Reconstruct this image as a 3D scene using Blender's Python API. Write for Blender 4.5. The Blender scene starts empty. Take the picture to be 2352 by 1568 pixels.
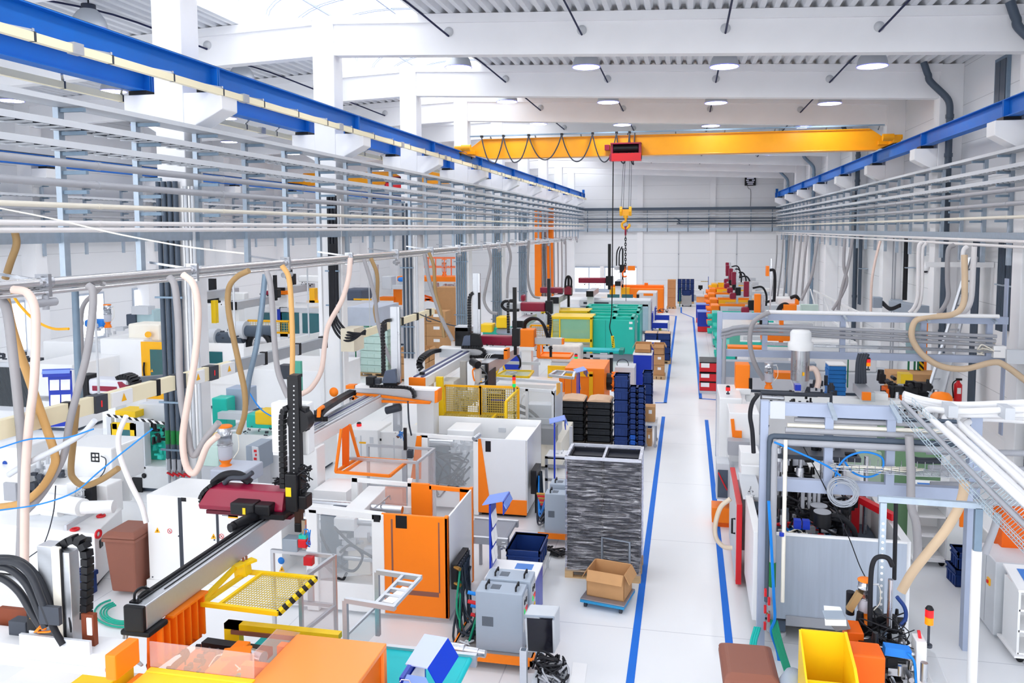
import bpy, bmesh, math, random
from mathutils import Vector, Matrix
RN = random.Random(11)
sc = bpy.context.scene
COL = sc.collection
PI = math.pi
# ------------------------------------------------------------------ camera
FPX, PPX, PPY, YAW, PITCH, ROLL = 1804.18, 1216.05, 660.94, -.1979, .0743, .0042
EYE = Vector((0, 0, 6.0))
_cy, _sy, _cp, _sp = math.cos(YAW), math.sin(YAW), math.cos(PITCH), math.sin(PITCH)
_f = Vector((_sy * _cp, _cy * _cp, -_sp)); _r = Vector((_cy, -_sy, 0)); _d = _f.cross(_r)
_c, _s = math.cos(ROLL), math.sin(ROLL)
CR, CD, CF = _r * _c + _d * _s, _r * -_s + _d * _c, _f
cam = bpy.data.cameras.new('camera'); camo = bpy.data.objects.new('camera', cam); COL.objects.link(camo)
cam.sensor_fit = 'HORIZONTAL'; cam.sensor_width = 36; cam.lens = FPX * 36 / 2352
cam.shift_x = (1176 - PPX) / 2352; cam.shift_y = (PPY - 784) / 2352
cam.clip_start = .1; cam.clip_end = 300
camo.matrix_world = Matrix(((CR.x, -CD.x, -CF.x, EYE.x), (CR.y, -CD.y, -CF.y, EYE.y), (CR.z, -CD.z, -CF.z, EYE.z), (0, 0, 0, 1)))
sc.camera = camo

def P(x, y, X=None, Y=None, Z=None):
    """the point of the plane X / Y / Z = const that the survey photo shows at pixel x, y"""
    d = CR * ((x - PPX) / FPX) + CD * ((y - PPY) / FPX) + CF
    t = (Z - EYE.z) / d.z if Z is not None else (Y - EYE.y) / d.y if Y is not None else (X - EYE.x) / d.x
    return EYE + d * t
# ------------------------------------------------------------------ materials
def lin(h):
    h = h.lstrip('#'); v = [int(h[i:i + 2], 16) / 255 for i in (0, 2, 4)]
    return tuple((c / 12.92 if c <= .04045 else ((c + .055) / 1.055) ** 2.4) for c in v) + (1,)
MATS = {}
def M(name, hx, rough=.5, metal=0., var=.06, scale=3., bump=0., coat=0., trans=0., alpha=1., emit=0., stretch=None):
    if name in MATS: return MATS[name]
    m = bpy.data.materials.new(name); m.use_nodes = True; MATS[name] = m
    nt = m.node_tree; b = nt.nodes['Principled BSDF']; L = nt.links.new
    c = lin(hx); b.inputs['Base Color'].default_value = c
    b.inputs['Specular IOR Level'].default_value = .3; b.inputs['Roughness'].default_value = rough; b.inputs['Metallic'].default_value = metal
    if coat: b.inputs['Coat Weight'].default_value = coat; b.inputs['Coat Roughness'].default_value = .15
    if trans: b.inputs['Transmission Weight'].default_value = trans; b.inputs['IOR'].default_value = 1.1
    if alpha < 1: b.inputs['Alpha'].default_value = alpha
    if emit: b.inputs['Emission Color'].default_value = c; b.inputs['Emission Strength'].default_value = emit
    if var or bump:
        tc = nt.nodes.new('ShaderNodeTexCoord'); mp = nt.nodes.new('ShaderNodeMapping'); n = nt.nodes.new('ShaderNodeTexNoise')
        n.inputs['Scale'].default_value = scale; n.inputs['Detail'].default_value = 5
        if stretch: mp.inputs['Scale'].default_value = stretch
        L(tc.outputs['Object'], mp.inputs['Vector']); L(mp.outputs['Vector'], n.inputs['Vector'])
        if var:
            mr = nt.nodes.new('ShaderNodeMapRange'); mr.inputs['To Min'].default_value = 1 - var * 2; mr.inputs['To Max'].default_value = 1 + var
            mx = nt.nodes.new('ShaderNodeMix'); mx.data_type = 'RGBA'; mx.blend_type = 'MULTIPLY'; mx.inputs['Factor'].default_value = 1
            L(n.outputs['Fac'], mr.inputs['Value']); mx.inputs['A'].default_value = c; L(mr.outputs['Result'], mx.inputs['B'])
            L(mx.outputs['Result'], b.inputs['Base Color'])
            r2 = nt.nodes.new('ShaderNodeMapRange'); r2.inputs['To Min'].default_value = max(0, rough - .08); r2.inputs['To Max'].default_value = min(1, rough + .1)
            L(n.outputs['Fac'], r2.inputs['Value']); L(r2.outputs['Result'], b.inputs['Roughness'])
        if bump:
            bp = nt.nodes.new('ShaderNodeBump'); bp.inputs['Strength'].default_value = bump; bp.inputs['Distance'].default_value = .02
            L(n.outputs['Fac'], bp.inputs['Height']); L(bp.outputs['Normal'], b.inputs['Normal'])
    return m
def stripes(name, h1, h2, period, axis=(1, 0, 1), duty=.5, rough=.5, metal=0):
    """two-colour bands across an axis of the object (hazard tape, panel joints, trays, grilles)"""
    if name in MATS: return MATS[name]
    m = M(name, h1, rough, metal, var=0); nt = m.node_tree; b = nt.nodes['Principled BSDF']; L = nt.links.new
    tc = nt.nodes.new('ShaderNodeTexCoord'); dp = nt.nodes.new('ShaderNodeVectorMath'); dp.operation = 'DOT_PRODUCT'
    dp.inputs[1].default_value = Vector(axis) / period
    fr = nt.nodes.new('ShaderNodeMath'); fr.operation = 'FRACT'; gt = nt.nodes.new('ShaderNodeMath'); gt.operation = 'GREATER_THAN'; gt.inputs[1].default_value = duty
    mx = nt.nodes.new('ShaderNodeMix'); mx.data_type = 'RGBA'; mx.inputs['A'].default_value = lin(h1); mx.inputs['B'].default_value = lin(h2)
    L(tc.outputs['Object'], dp.inputs[0]); L(dp.outputs['Value'], fr.inputs[0]); L(fr.outputs[0], gt.inputs[0]); L(gt.outputs[0], mx.inputs['Factor']); L(mx.outputs['Result'], b.inputs['Base Color'])
    return m
def clearmat(name, hx, amount, rough=.05, spec_tint=None):
    """clear sheet: mostly transparent, partly a glossy tinted surface"""
    if name in MATS: return MATS[name]
    m = M(name, hx, rough, var=0); nt = m.node_tree; b = nt.nodes['Principled BSDF']
    t = nt.nodes.new('ShaderNodeBsdfTransparent'); mx = nt.nodes.new('ShaderNodeMixShader'); mx.inputs[0].default_value = amount
    nt.links.new(t.outputs[0], mx.inputs[1]); nt.links.new(b.outputs[0], mx.inputs[2]); nt.links.new(mx.outputs[0], nt.nodes['Material Output'].inputs[0])
    return m
# ------------------------------------------------------------------ mesh building
class G:
    def __init__(s): s.v = []; s.f = []; s.sm = []
    def add(s, vs, fs, sm=False):
        n = len(s.v); s.v += [tuple(v) for v in vs]; s.f += [tuple(i + n for i in f) for f in fs]; s.sm += [sm] * len(fs); return s
    BF = [(0, 3, 2, 1), (4, 5, 6, 7), (0, 1, 5, 4), (1, 2, 6, 5), (2, 3, 7, 6), (3, 0, 4, 7)]
    def box(s, a, b):
        (x0, y0, z0), (x1, y1, z1) = a, b
        return s.add([(x0, y0, z0), (x1, y0, z0), (x1, y1, z0), (x0, y1, z0), (x0, y0, z1), (x1, y0, z1), (x1, y1, z1), (x0, y1, z1)], s.BF)
    def cb(s, c, d, rz=0, rx=0, ry=0):
        m = Matrix.Rotation(rz, 3, 'Z') @ Matrix.Rotation(ry, 3, 'Y') @ Matrix.Rotation(rx, 3, 'X'); c = Vector(c)
        vs = [c + m @ Vector((i * d[0] / 2, j * d[1] / 2, k * d[2] / 2)) for k in (-1, 1) for i, j in ((-1, -1), (1, -1), (1, 1), (-1, 1))]
        return s.add(vs, s.BF)
    def bar(s, p, q, w, h=None, up=(0, 0, 1)):
        p, q = Vector(p), Vector(q); h = w if h is None else h; t = (q - p).normalized(); u = Vector(up)
        if abs(t.dot(u)) > .98: u = Vector((0, 1, 0))
        a = t.cross(u).normalized() * w / 2; b = a.cross(t).normalized() * h / 2
        return s.add([p - a - b, p + a - b, p + a + b, p - a + b, q - a - b, q + a - b, q + a + b, q - a + b], s.BF)
    def cyl(s, p, q, r, r2=None, n=12, cap=True):
        p, q = Vector(p), Vector(q); r2 = r if r2 is None else r2; t = (q - p).normalized()
        a = t.cross(Vector((0, 0, 1)) if abs(t.z) < .9 else Vector((1, 0, 0))).normalized(); b = t.cross(a)
        ring = [a * math.cos(2 * PI * i / n) + b * math.sin(2 * PI * i / n) for i in range(n)]
        s.add([p + o * r for o in ring] + [q + o * r2 for o in ring], [(i, (i + 1) % n, n + (i + 1) % n, n + i) for i in range(n)], True)
        if cap: s.add([p + o * r for o in ring], [tuple(range(n))[::-1]]); s.add([q + o * r2 for o in ring], [tuple(range(n))])
        return s
    def tube(s, pts, r, n=8, closed=False, flat=1.):
        pts = [Vector(p) for p in pts]; m = len(pts); u = None; vs = []
        for i, p in enumerate(pts):
            t = (pts[(i + 1) % m] - pts[i - 1] if closed else pts[min(i + 1, m - 1)] - pts[max(i - 1, 0)])
            if t.length < 1e-6: t = Vector((0, 0, 1))
            t.normalize()
            if u is None: u = t.cross(Vector((0, 0, 1)) if abs(t.z) < .9 else Vector((1, 0, 0)))
            u = (u - t * u.dot(t)).normalized(); w = t.cross(u)
            rr = r(i / (m - 1)) if callable(r) else r
            vs += [p + (u * math.cos(2 * PI * k / n) * flat + w * math.sin(2 * PI * k / n)) * rr for k in range(n)]
        fs = [(i * n + k, i * n + (k + 1) % n, (i + 1) % m * n + (k + 1) % n, (i + 1) % m * n + k) for i in range(m if closed else m - 1) for k in range(n)]
        s.add(vs, fs, True)
        if not closed: s.add(vs[:n], [tuple(range(n))[::-1]]); s.add(vs[-n:], [tuple(range(n))])
        return s
    def lathe(s, c, prof, n=20, axis=None):
        c = Vector(c); m = Matrix.Identity(3) if axis is None else Vector((0, 0, 1)).rotation_difference(Vector(axis)).to_matrix()
        vs = [c + m @ Vector((r * math.cos(2 * PI * k / n), r * math.sin(2 * PI * k / n), z)) for r, z in prof for k in range(n)]
        fs = [(i * n + k, i * n + (k + 1) % n, (i + 1) * n + (k + 1) % n, (i + 1) * n + k) for i in range(len(prof) - 1) for k in range(n)]
        s.add(vs, fs, True)
        if prof[0][0] > 1e-4: s.add(vs[:n], [tuple(range(n))[::-1]])
        if prof[-1][0] > 1e-4: s.add(vs[-n:], [tuple(range(n))])
        return s
    def prism(s, poly, ax, a, b):
        k = {'x': lambda p, t: (t, p[0], p[1]), 'y': lambda p, t: (p[0], t, p[1]), 'z': lambda p, t: (p[0], p[1], t)}[ax]; n = len(poly)
        s.add([k(p, a) for p in poly] + [k(p, b) for p in poly], [tuple(range(n)), tuple(range(2 * n - 1, n - 1, -1))] + [(i, i + n, (i + 1) % n + n, (i + 1) % n) for i in range(n)]); return s
    def ring(s, c, R, r, axis=(0, 0, 1), n=20, k=6):
        c = Vector(c); m = Vector((0, 0, 1)).rotation_difference(Vector(axis)).to_matrix()
        return s.tube([c + m @ Vector((R * math.cos(2 * PI * i / n), R * math.sin(2 * PI * i / n), 0)) for i in range(n)], r, k, True)
    def quad(s, *p): return s.add(p, [tuple(range(len(p)))])
    def move(s, d, i0=0):
        s.v = s.v[:i0] + [(v[0] + d[0], v[1] + d[1], v[2] + d[2]) for v in s.v[i0:]]; return s
    def build(s, name, mat, par=None, bev=0, seg=2):
        if par is None:
            xs, ys, zs = zip(*s.v); o = Vector(((min(xs) + max(xs)) / 2, (min(ys) + max(ys)) / 2, min(zs)))
        else: o = wloc(par)
        me = bpy.data.meshes.new(name); me.from_pydata([Vector(v) - o for v in s.v], [], s.f); me.polygons.foreach_set('use_smooth', s.sm)
        bm = bmesh.new(); bm.from_mesh(me); bmesh.ops.recalc_face_normals(bm, faces=bm.faces)
        bm.to_mesh(me); bm.free()
        me.materials.append(mat); ob = bpy.data.objects.new(name, me); COL.objects.link(ob)
        if par is None: ob.location = o
        else: ob.parent = par
        if bev:
            md = ob.modifiers.new('edge', 'BEVEL'); md.width = bev; md.segments = seg; md.limit_method = 'ANGLE'; md.angle_limit = .7
        return ob
def wloc(o):
    v = Vector((0, 0, 0))
    while o is not None: v = v + o.location; o = o.parent
    return v
LABELS = {}
def S(o, label, cat, group=None, kind=None):
    o['label'] = label; o['category'] = cat
    if group: o['group'] = group
    if kind: o['kind'] = kind
    return o
def ST(o): o['kind'] = 'structure'; return o
def T(name, label, cat, loc=(0, 0, 0), group=None):
    o = bpy.data.objects.new(name, None); COL.objects.link(o); o.location = loc; o.empty_display_size = .1
    return S(o, label, cat, group)
def dup(root, loc=None, label=None, rz=None, group=None):
    def cp(o, par):
        c = o.copy(); COL.objects.link(c)
        if par is not None: c.parent = par
        for ch in list(o.children): cp(ch, c)
        return c
    r = cp(root, None)
    if loc is not None: r.location = loc
    if rz is not None: r.rotation_euler = (0, 0, rz)
    if label: r['label'] = label
    if group: r['group'] = group
    return r
def sp(pts, n=6):
    """a smooth run through the given points"""
    pts = [Vector(p) for p in pts]; q = [pts[0] * 2 - pts[1]] + pts + [pts[-1] * 2 - pts[-2]]; out = []
    for i in range(1, len(q) - 2):
        a, b, c, d = q[i - 1:i + 3]
        for k in range(n):
            t = k / n; out.append(.5 * (b * 2 + (c - a) * t + (a * 2 - b * 5 + c * 4 - d) * t * t + (b * 3 - a - c * 3 + d) * t ** 3))
    return out + [pts[-1]]
def hose(name, pts, r, mat, label, cat='hose', n=8, sub=6, par=None, group=None):
    o = G().tube(sp(pts, sub), r, n).build(name, mat, par)
    if par is None: S(o, label, cat, group)
    return o
# ------------------------------------------------------------------ palette
WHT = M('white_paint', '#f4f4f5', .45, var=.02); WCON = M('white_concrete', '#f2f2f4', .85, var=.03, scale=1.2)
MWHT = M('machine_white', '#f1f2f3', .35, var=.02, coat=.2); LGR = M('light_grey_paint', '#cfd3d9', .45, var=.03)
MGR = M('mid_grey_paint', '#9aa6b4', .45, var=.04); DGR = M('dark_grey_plastic', '#3d424c', .5); BLK = M('black_plastic', '#15161b', .4, var=.1)
BLKR = M('black_rubber', '#1d1e24', .6); STL = M('bright_steel', '#c9ccd2', .28, 1., var=.05); ALU = M('anodised_aluminium', '#cdd1d7', .38, .75, var=.04, stretch=(1, 20, 20), scale=2)
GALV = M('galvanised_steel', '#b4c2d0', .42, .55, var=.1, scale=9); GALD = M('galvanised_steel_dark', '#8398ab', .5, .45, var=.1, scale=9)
ORA = M('orange_paint', '#ff8416', .45, var=.02); ORD = M('orange_enamel_deep', '#f0660c', .45, var=.05); YEL = M('yellow_paint', '#f7cd12', .42, var=.03, coat=.2)
YELO = M('warm_yellow_paint', '#fdb813', .42, var=.03, coat=.2); CRY = M('crane_yellow', '#f2a20a', .35, var=.04, coat=.3); TEAL = M('teal_paint', '#25c3b0', .42, var=.03, coat=.2)
RED = M('red_paint', '#d81f2a', .4, var=.04, coat=.2); MAR = M('maroon_paint', '#8e1036', .35, var=.04, coat=.3); BLU = M('rail_blue', '#0d6cc9', .5, var=.05)
NAVY = M('navy_crate_plastic', '#1d3a7a', .45, var=.06); CBLU = M('cobalt_sheet', '#1637b4', .35, var=.03, coat=.2); LBLU = M('pale_blue_sheet', '#7f9be6', .35, var=.03)
CARD = M('cardboard', '#c99a6b', .9, var=.06, scale=6, bump=.05); WOOD = M('pallet_wood', '#d2b084', .85, var=.12, scale=4, stretch=(1, 8, 8)); BRN = M('brown_bin_plastic', '#8d5a4b', .5, var=.04)
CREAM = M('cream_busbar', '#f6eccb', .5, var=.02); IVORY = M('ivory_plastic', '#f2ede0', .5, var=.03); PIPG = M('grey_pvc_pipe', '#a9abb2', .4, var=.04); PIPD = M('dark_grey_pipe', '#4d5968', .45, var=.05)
PIPW = M('white_pvc_pipe', '#e9e6e6', .35, var=.03); CHR = M('polished_steel_pipe', '#d7d6d8', .22, .8, var=.05); HGR = M('grey_hose', '#a2a0a3', .5, var=.05); HBE = M('beige_hose', '#d9bfa0', .5, var=.06)
HBR = M('brown_hose', '#a98a5e', .5, var=.06); HPK = M('translucent_pale_hose', '#ead2c6', .4, var=.05); HTN = M('tan_hose', '#d8a868', .5, var=.05); GRN = M('green_hose', '#0f8f6d', .45); CYB = M('blue_air_line', '#1b86e0', .4)
GLS = clearmat('clear_guard_sheet', '#dfe6ec', .22); GLO = clearmat('orange_tinted_sheet', '#f0a888', .35); GLT = clearmat('teal_tinted_glass', '#1f6f7a', .78); GLP = clearmat('rose_tinted_sheet', '#e8c8c4', .3)
PAPER = M('white_paper', '#fbfbfb', .8, var=0); GRNL = M('green_lens', '#10b45a', .3, emit=.6, var=0); REDL = M('red_lens', '#e0262a', .3, emit=.3, var=0); AMBL = M('amber_lens', '#ff8a10', .3, emit=.3, var=0)
HAZ = stripes('hazard_tape', '#f7cd12', '#16161a', .16, (1, 1, 1)); HAZW = stripes('black_white_tape', '#f0f0f0', '#16161a', .16, (1, 1, 1)); CYAN = M('turquoise_belt', '#19c6cd', .5, var=.03); MINT = M('mint_tray', '#cfeae2', .5, var=.04)
PGRN = M('dark_green_paint', '#1d7a52', .5); SBLU = M('sky_blue_paint', '#2b86e6', .45)
# ------------------------------------------------------------------ the hall
YK = lambda k: 14.37 + 7 * k
Y0, Y1 = -9., 74.
XL, XR, XC = -27.6, 8.83, -10.3
zdeck = lambda x: 12.12 - .041 * abs(x - XC)
zbeam = lambda x: 11.0 - .041 * max(0, abs(x - XC) - .3)
fm = M('floor_coating', '#eceef1', .32, var=.035, scale=.5, coat=.15)
_nt = fm.node_tree; _b = _nt.nodes['Principled BSDF']
_tc = _nt.nodes.new('ShaderNodeTexCoord'); _br = _nt.nodes.new('ShaderNodeTexBrick'); _br.offset = 0
for k_, v_ in (('Scale', 1.), ('Mortar Size', .008), ('Brick Width', 3.5), ('Row Height', 3.5)): _br.inputs[k_].default_value = v_
_br.inputs['Color1'].default_value = _br.inputs['Color2'].default_value = (1, 1, 1, 1); _br.inputs['Mortar'].default_value = (.72, .73, .76, 1)
_old = _b.inputs['Base Color'].links[0].from_socket; _mx = _nt.nodes.new('ShaderNodeMix'); _mx.data_type = 'RGBA'; _mx.blend_type = 'MULTIPLY'; _mx.inputs['Factor'].default_value = 1
_nt.links.new(_tc.outputs['Object'], _br.inputs['Vector']); _nt.links.new(_old, _mx.inputs['A']); _nt.links.new(_br.outputs['Color'], _mx.inputs['B']); _nt.links.new(_mx.outputs['Result'], _b.inputs['Base Color'])
ST(G().box((XL, Y0, -.2), (XR, Y1, 0)).build('floor', fm))
wallm = stripes('wall_panels', '#eeeff1', '#c9cacd', 1.25, (0, 0, 1), .985, .75)
ST(G().box((XR, Y0, 0), (XR + .25, Y1 + .25, 12.2)).build('wall_right', wallm))
ST(G().box((XL - .25, Y0, 0), (XL, Y1 + .25, 12.2)).build('wall_left', wallm))
ST(G().box((XL - .25, Y1, 0), (XR + .25, Y1 + .25, 12.4)).build('wall_far', wallm))
deckm = M('galvanised_deck', '#e4e6ea', .6, 0, var=.05, scale=4)
for nm, xa, xb in (('ceiling', -7.4, XR), ('ceiling', XL, -13.1)):      # trapezoidal roof sheeting either side of the rooflight
    g = G(); x = xa; vs = []
    while x < xb - .05:
        for dx, dz in ((0, .15), (.09, .15), (.15, 0), (.29, 0)): vs.append((x + dx, zdeck(x + dx) + dz))
        x += .36
    vs.append((xb, zdeck(xb) + .15)); n = len(vs)
    g.add([(x, Y0, z) for x, z in vs] + [(x, Y1, z) for x, z in vs], [(i, i + 1, i + 1 + n, i + n) for i in range(n - 1)])
    ST(g.build(nm, deckm))
bm_ = G()
for k in range(-2, 9):
    y = YK(k); g = G()
    for xa, xb in ((-9.98, 8.15), (-27.2, -10.63)):
        for (za, zb, ya, yb) in ((0, .86, .06, .42), (.86, 1.1, -.04, .52)):
            P4 = lambda x, z: zbeam(x) + z
            g.add([(xa, y + ya, P4(xa, za)), (xb, y + ya, P4(xb, za)), (xb, y + yb, P4(xb, za)), (xa, y + yb, P4(xa, za)), (xa, y + ya, P4(xa, zb)), (xb, y + ya, P4(xb, zb)), (xb, y + yb, P4(xb, zb)), (xa, y + yb, P4(xa, zb))], G.BF)
    ST(g.build('beam', WCON))
    # row column with its two crane brackets, wall pier and pier bracket
    g = G().box((-10.63, y, 0), (-9.98, y + .6, 12.1)).prism([(-11.35, 8.77), (-11.35, 8.42), (-10.63, 8.0), (-9.98, 8.0), (-9.13, 8.42), (-9.13, 8.77)], 'y', y + .02, y + .58)
    if k > -2: ST(g.build('column', WCON, bev=.02))
    g = G().box((8.1, y, 0), (XR, y + .6, zdeck(8.5))).prism([(7.38, 8.62), (7.38, 8.26), (8.1, 7.85), (8.1, 8.62)], 'y', y + .02, y + .58)
    if k > -2: ST(g.build('pillar', WCON, bev=.02))
    g = G().box((XL, y, 0), (XL + .7, y + .6, zdeck(XL))).prism([(XL + 1.4, 8.62), (XL + 1.4, 8.26), (XL + .7, 7.85), (XL + .7, 8.62)], 'y', y + .02, y + .58)
    if k > -2: ST(g.build('pillar', WCON))
for xa, xb in ((-4.55, -4.03), (2.01, 2.52), (-17.5, -17)): ST(G().box((xa, Y1 - .25, 0), (xb, Y1, 12)).build('pillar', WCON))
# rooflight over the column row: kerbs, glazing bars, panes
for xa in (-13.1, -7.4): ST(G().box((xa - .05, Y0, zdeck(xa)), (xa + .05, Y1, zdeck(xa) + .75)).build('trim_1', WHT))
skm = bpy.data.materials.new('rooflight_sheet'); skm.use_nodes = True; _n = skm.node_tree; _n.nodes.clear()
_o = _n.nodes.new('ShaderNodeOutputMaterial'); _t = _n.nodes.new('ShaderNodeBsdfTranslucent'); _tr = _n.nodes.new('ShaderNodeBsdfTransparent'); _m = _n.nodes.new('ShaderNodeMixShader'); _m.inputs[0].default_value = .45
_n.links.new(_t.outputs[0], _m.inputs[1]); _n.links.new(_tr.outputs[0], _m.inputs[2]); _n.links.new(_m.outputs[0], _o.inputs[0])
arc = lambda r=2.85, n=14, z=.75: [(-10.25 - r * math.cos(PI * i / n), zdeck(-7.4) + z + 1.0 * math.sin(PI * i / n)) for i in range(n + 1)]
a_ = arc(); n = len(a_)
ST(G().add([(x, Y0, z) for x, z in a_] + [(x, Y1, z) for x, z in a_], [(i, i + 1, i + 1 + n, i + n) for i in range(n - 1)], True).build('window_1', skm))
sbar = M('rooflight_bar', '#b9c4dd', .5)
for j in range(40):
    y = 6.2 + j * 1.7; ST(G().tube([(x, y, z - .03) for x, z in a_], .022, 4).tube([(x, y + .16, z - .03) for x, z in a_], .022, 4).build('trim_2', sbar))
for x in (-12.2, -10.25, -8.3): ST(G().box((x - .03, Y0, zdeck(-7.4) + .75 + math.sqrt(max(0, 1 - ((x + 10.25) / 2.85) ** 2)) - .1), (x + .03, Y1, zdeck(-7.4) + .75 + math.sqrt(max(0, 1 - ((x + 10.25) / 2.85) ** 2)) - .03)).build('trim_3', sbar))
# floor lines
lm = M('blue_floor_line', '#1a6fd6', .7, var=.03)
fl = lambda n, pts, w=.11: ST(line(n, pts, w))
def line(n, pts, w):
    g = G()
    for a, b in zip(pts, pts[1:]):
        a, b = Vector((a[0], a[1], 0)), Vector((b[0], b[1], 0)); t = (b - a).normalized(); s = Vector((-t.y, t.x, 0)) * w / 2; a = a - t * w / 2 * .9; b = b + t * w / 2 * .9
        g.quad(a - s + Vector((0, 0, .004)), b - s + Vector((0, 0, .004)), b + s + Vector((0, 0, .004)), a + s + Vector((0, 0, .004)))
    return g.build(n, lm)
fl('trim_4', [(-.68, 4), (-.68, 25.1)]); fl('trim_5', [(-.98, 27.15), (-.68, 27.2), (-.68, 54.8), (-1.5, 55.6)])
fl('trim_6', [(.66, 4), (.66, 24.9)]); fl('trim_7', [(1.05, 28.0), (.53, 28.1), (.47, 54.0), (-.35, 57.), (-.38, 61)])
# gate at the far end, wall windows of the side bay
glow = M('daylight_pane', '#f3f8ff', .3, emit=1.1, var=0); frm = M('grey_window_frame', '#b9c2d0', .5)
g0 = G(); 
for i in range(4): g0.box((-10.5 + i * 1.5, Y1 - .1, .4), (-9.12 + i * 1.5, Y1 - .06, 2.35))
d1 = G().box((-10.7, Y1 - .14, 0), (-4.5, Y1 - .02, 2.5)).build('door_1', frm); ST(d1); g0.move((0, -.06, 0)).build('pane', glow, d1)
for i, y in enumerate((12.5, 16.5, 20, 24.2, 27.5, 31.3, 35)):
    w = ST(G().box((XL, y, .9), (XL + .06, y + 1.7, 3.1)).build('window_%d' % (i + 2), frm)); G().box((XL + .06, y + .1, 1), (XL + .08, y + .8, 3)).box((XL + .06, y + .9, 1), (XL + .08, y + 1.6, 3)).build('pane', glow, w)
# ------------------------------------------------------------------ light
w = bpy.data.worlds.new('daylight'); sc.world = w; w.use_nodes = True
bg = w.node_tree.nodes['Background']; bg.inputs[0].default_value = (.95, .97, 1, 1); bg.inputs[1].default_value = 2.4
def area(name, loc, sx, sy, power, col=(1, 1, 1), shape='RECTANGLE', rot=(0, 0, 0), spread=PI):
    l = bpy.data.lights.new(name, 'AREA'); l.shape = shape; l.size = sx; l.size_y = sy; l.energy = power; l.color = col; l.spread = spread
    o = bpy.data.objects.new(name, l); COL.objects.link(o); o.location = loc; o.rotation_euler = rot; return o
# high-bay lamps
lampm = M('lamp_aluminium', '#c3c8ce', .4, .5, var=.04); lampe = M('lamp_lens', '#ffffff', .3, emit=14, var=0); lrim = M('lamp_rim', '#8d8df4', .3, emit=.5, var=0); lcap = M('lamp_cap', '#3c4150', .5)
lamp0 = T('high_bay_lamp', 'x', 'lamp', (0, 0, 0))
G().lathe((0, 0, 0), [(.43, 0), (.42, .12), (.37, .26), (.27, .4), (.2, .47)], 24).build('lamp_shade', lampm, lamp0)
G().lathe((0, 0, 0), [(.2, .47), (.17, .52), (.17, .6), (0, .6)], 20).build('ballast_cap', lcap, lamp0)
G().ring((0, 0, 0), .43, .014, n=28).build('rim', lrim, lamp0)
G().lathe((0, 0, -.012), [(0, 0), (.41, .006)], 24).build('lens', lampe, lamp0)
rowname = ['over the column row side', 'left of the crane hoist line', 'straight over the aisle', 'along the pipe rack wall']
ordn = ['', 'nearest', 'second', 'third', 'fourth', 'fifth', 'sixth', 'seventh', 'eighth', 'ninth', 'tenth']
first = True
for ri, x in enumerate((-7.3, -3.15, 1.05, 5.25, -15.0, -20.0, -24.3)):
    for k in range(-2, 9):
        y = YK(k) + 3.5; 
        if y > 73: continue
        z = zbeam(x) + .33; area('lamp_light', (x, y, z - .04), .8, .8, 38 if ri < 4 else 22, (.97, .98, 1), 'DISK')
        if k < 0 or (k == 0 and ri != 4): continue
        if ri > 3 and k > 6: continue
        nm = 'one' if False else ordn[k]
        if ri < 4: lb = 'white dome lamp, %s from the camera in the row %s' % (ordn[k], ('beside the columns', 'just left of the red hoist', 'above the aisle', 'next to the right wall rack')[ri])
        else: lb = 'white dome lamp in the side bay, %s of the row %s' % (ordn[k + 1], ('behind the columns', 'in mid bay', 'near the far left wall')[ri - 4])
        if first: o = lamp0; o.location = (x, y, z); o['label'] = lb; first = False
        else: o = dup(lamp0, (x, y, z), lb)
        o['group'] = 'white dome lamps under the roof'
        G().cyl((x, y, z + .6), (x, y, zdeck(x) + .08), .02, n=6).move((0, 0, 0)).build('hanger', DGR, o)
# supply cables that sag from beam opening to beam opening, the opening collars
cabm = M('dark_cable', '#20264a', .5); collm = M('collar_grey', '#d0d2d6', .6)
for ri, x in enumerate((-6.55, -2.83, .92, 4.66, -14)):
    for k in range(1, 9 if ri < 4 else 4):
        y = YK(k); c = G().lathe((x, y + .055, zbeam(x) + .62), [(.13, 0), (.13, .03), (0, .03)], 18, (0, -1, 0)).build('cable_opening', collm)
        S(c, 'round cable opening in beam %d from the camera, %s' % (k, ('left lamp row', 'hoist lamp row', 'aisle lamp row', 'right lamp row', 'side bay')[ri]), 'opening', 'round cable openings in the roof beams')
        if k < 8:
            dx = (-1.9, -.75, .3, 1.35, -3.4)[ri]
            S(G().tube(sp([(x, y + .03, zbeam(x) + .5), (x + dx * .35, y - 2.4, zdeck(x + dx * .35) - .12), (x + dx * .7, y - 4.5, zdeck(x + dx * .7) - .05), (x + dx, y - 6.3, zdeck(x + dx))], 4), .028, 6).build('lamp_cable', cabm),
              'dark supply cable rising from beam %d to the roof, %s' % (k, ('left lamp row', 'hoist lamp row', 'aisle lamp row', 'right lamp row', 'side bay')[ri]), 'cable', 'dark lamp cables under the roof')
sc.view_settings.view_transform = 'Standard'; sc.view_settings.look = 'None'; sc.view_settings.gamma = 1; sc.view_settings.use_curve_mapping = False
sc.view_settings.exposure = .5
sc.cycles.max_bounces = 8; sc.cycles.diffuse_bounces = 6; sc.cycles.glossy_bounces = 2; sc.cycles.transmission_bounces = 3; sc.cycles.transparent_max_bounces = 12
sc.cycles.caustics_reflective = False; sc.cycles.caustics_refractive = False; sc.cycles.sample_clamp_indirect = 5
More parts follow.
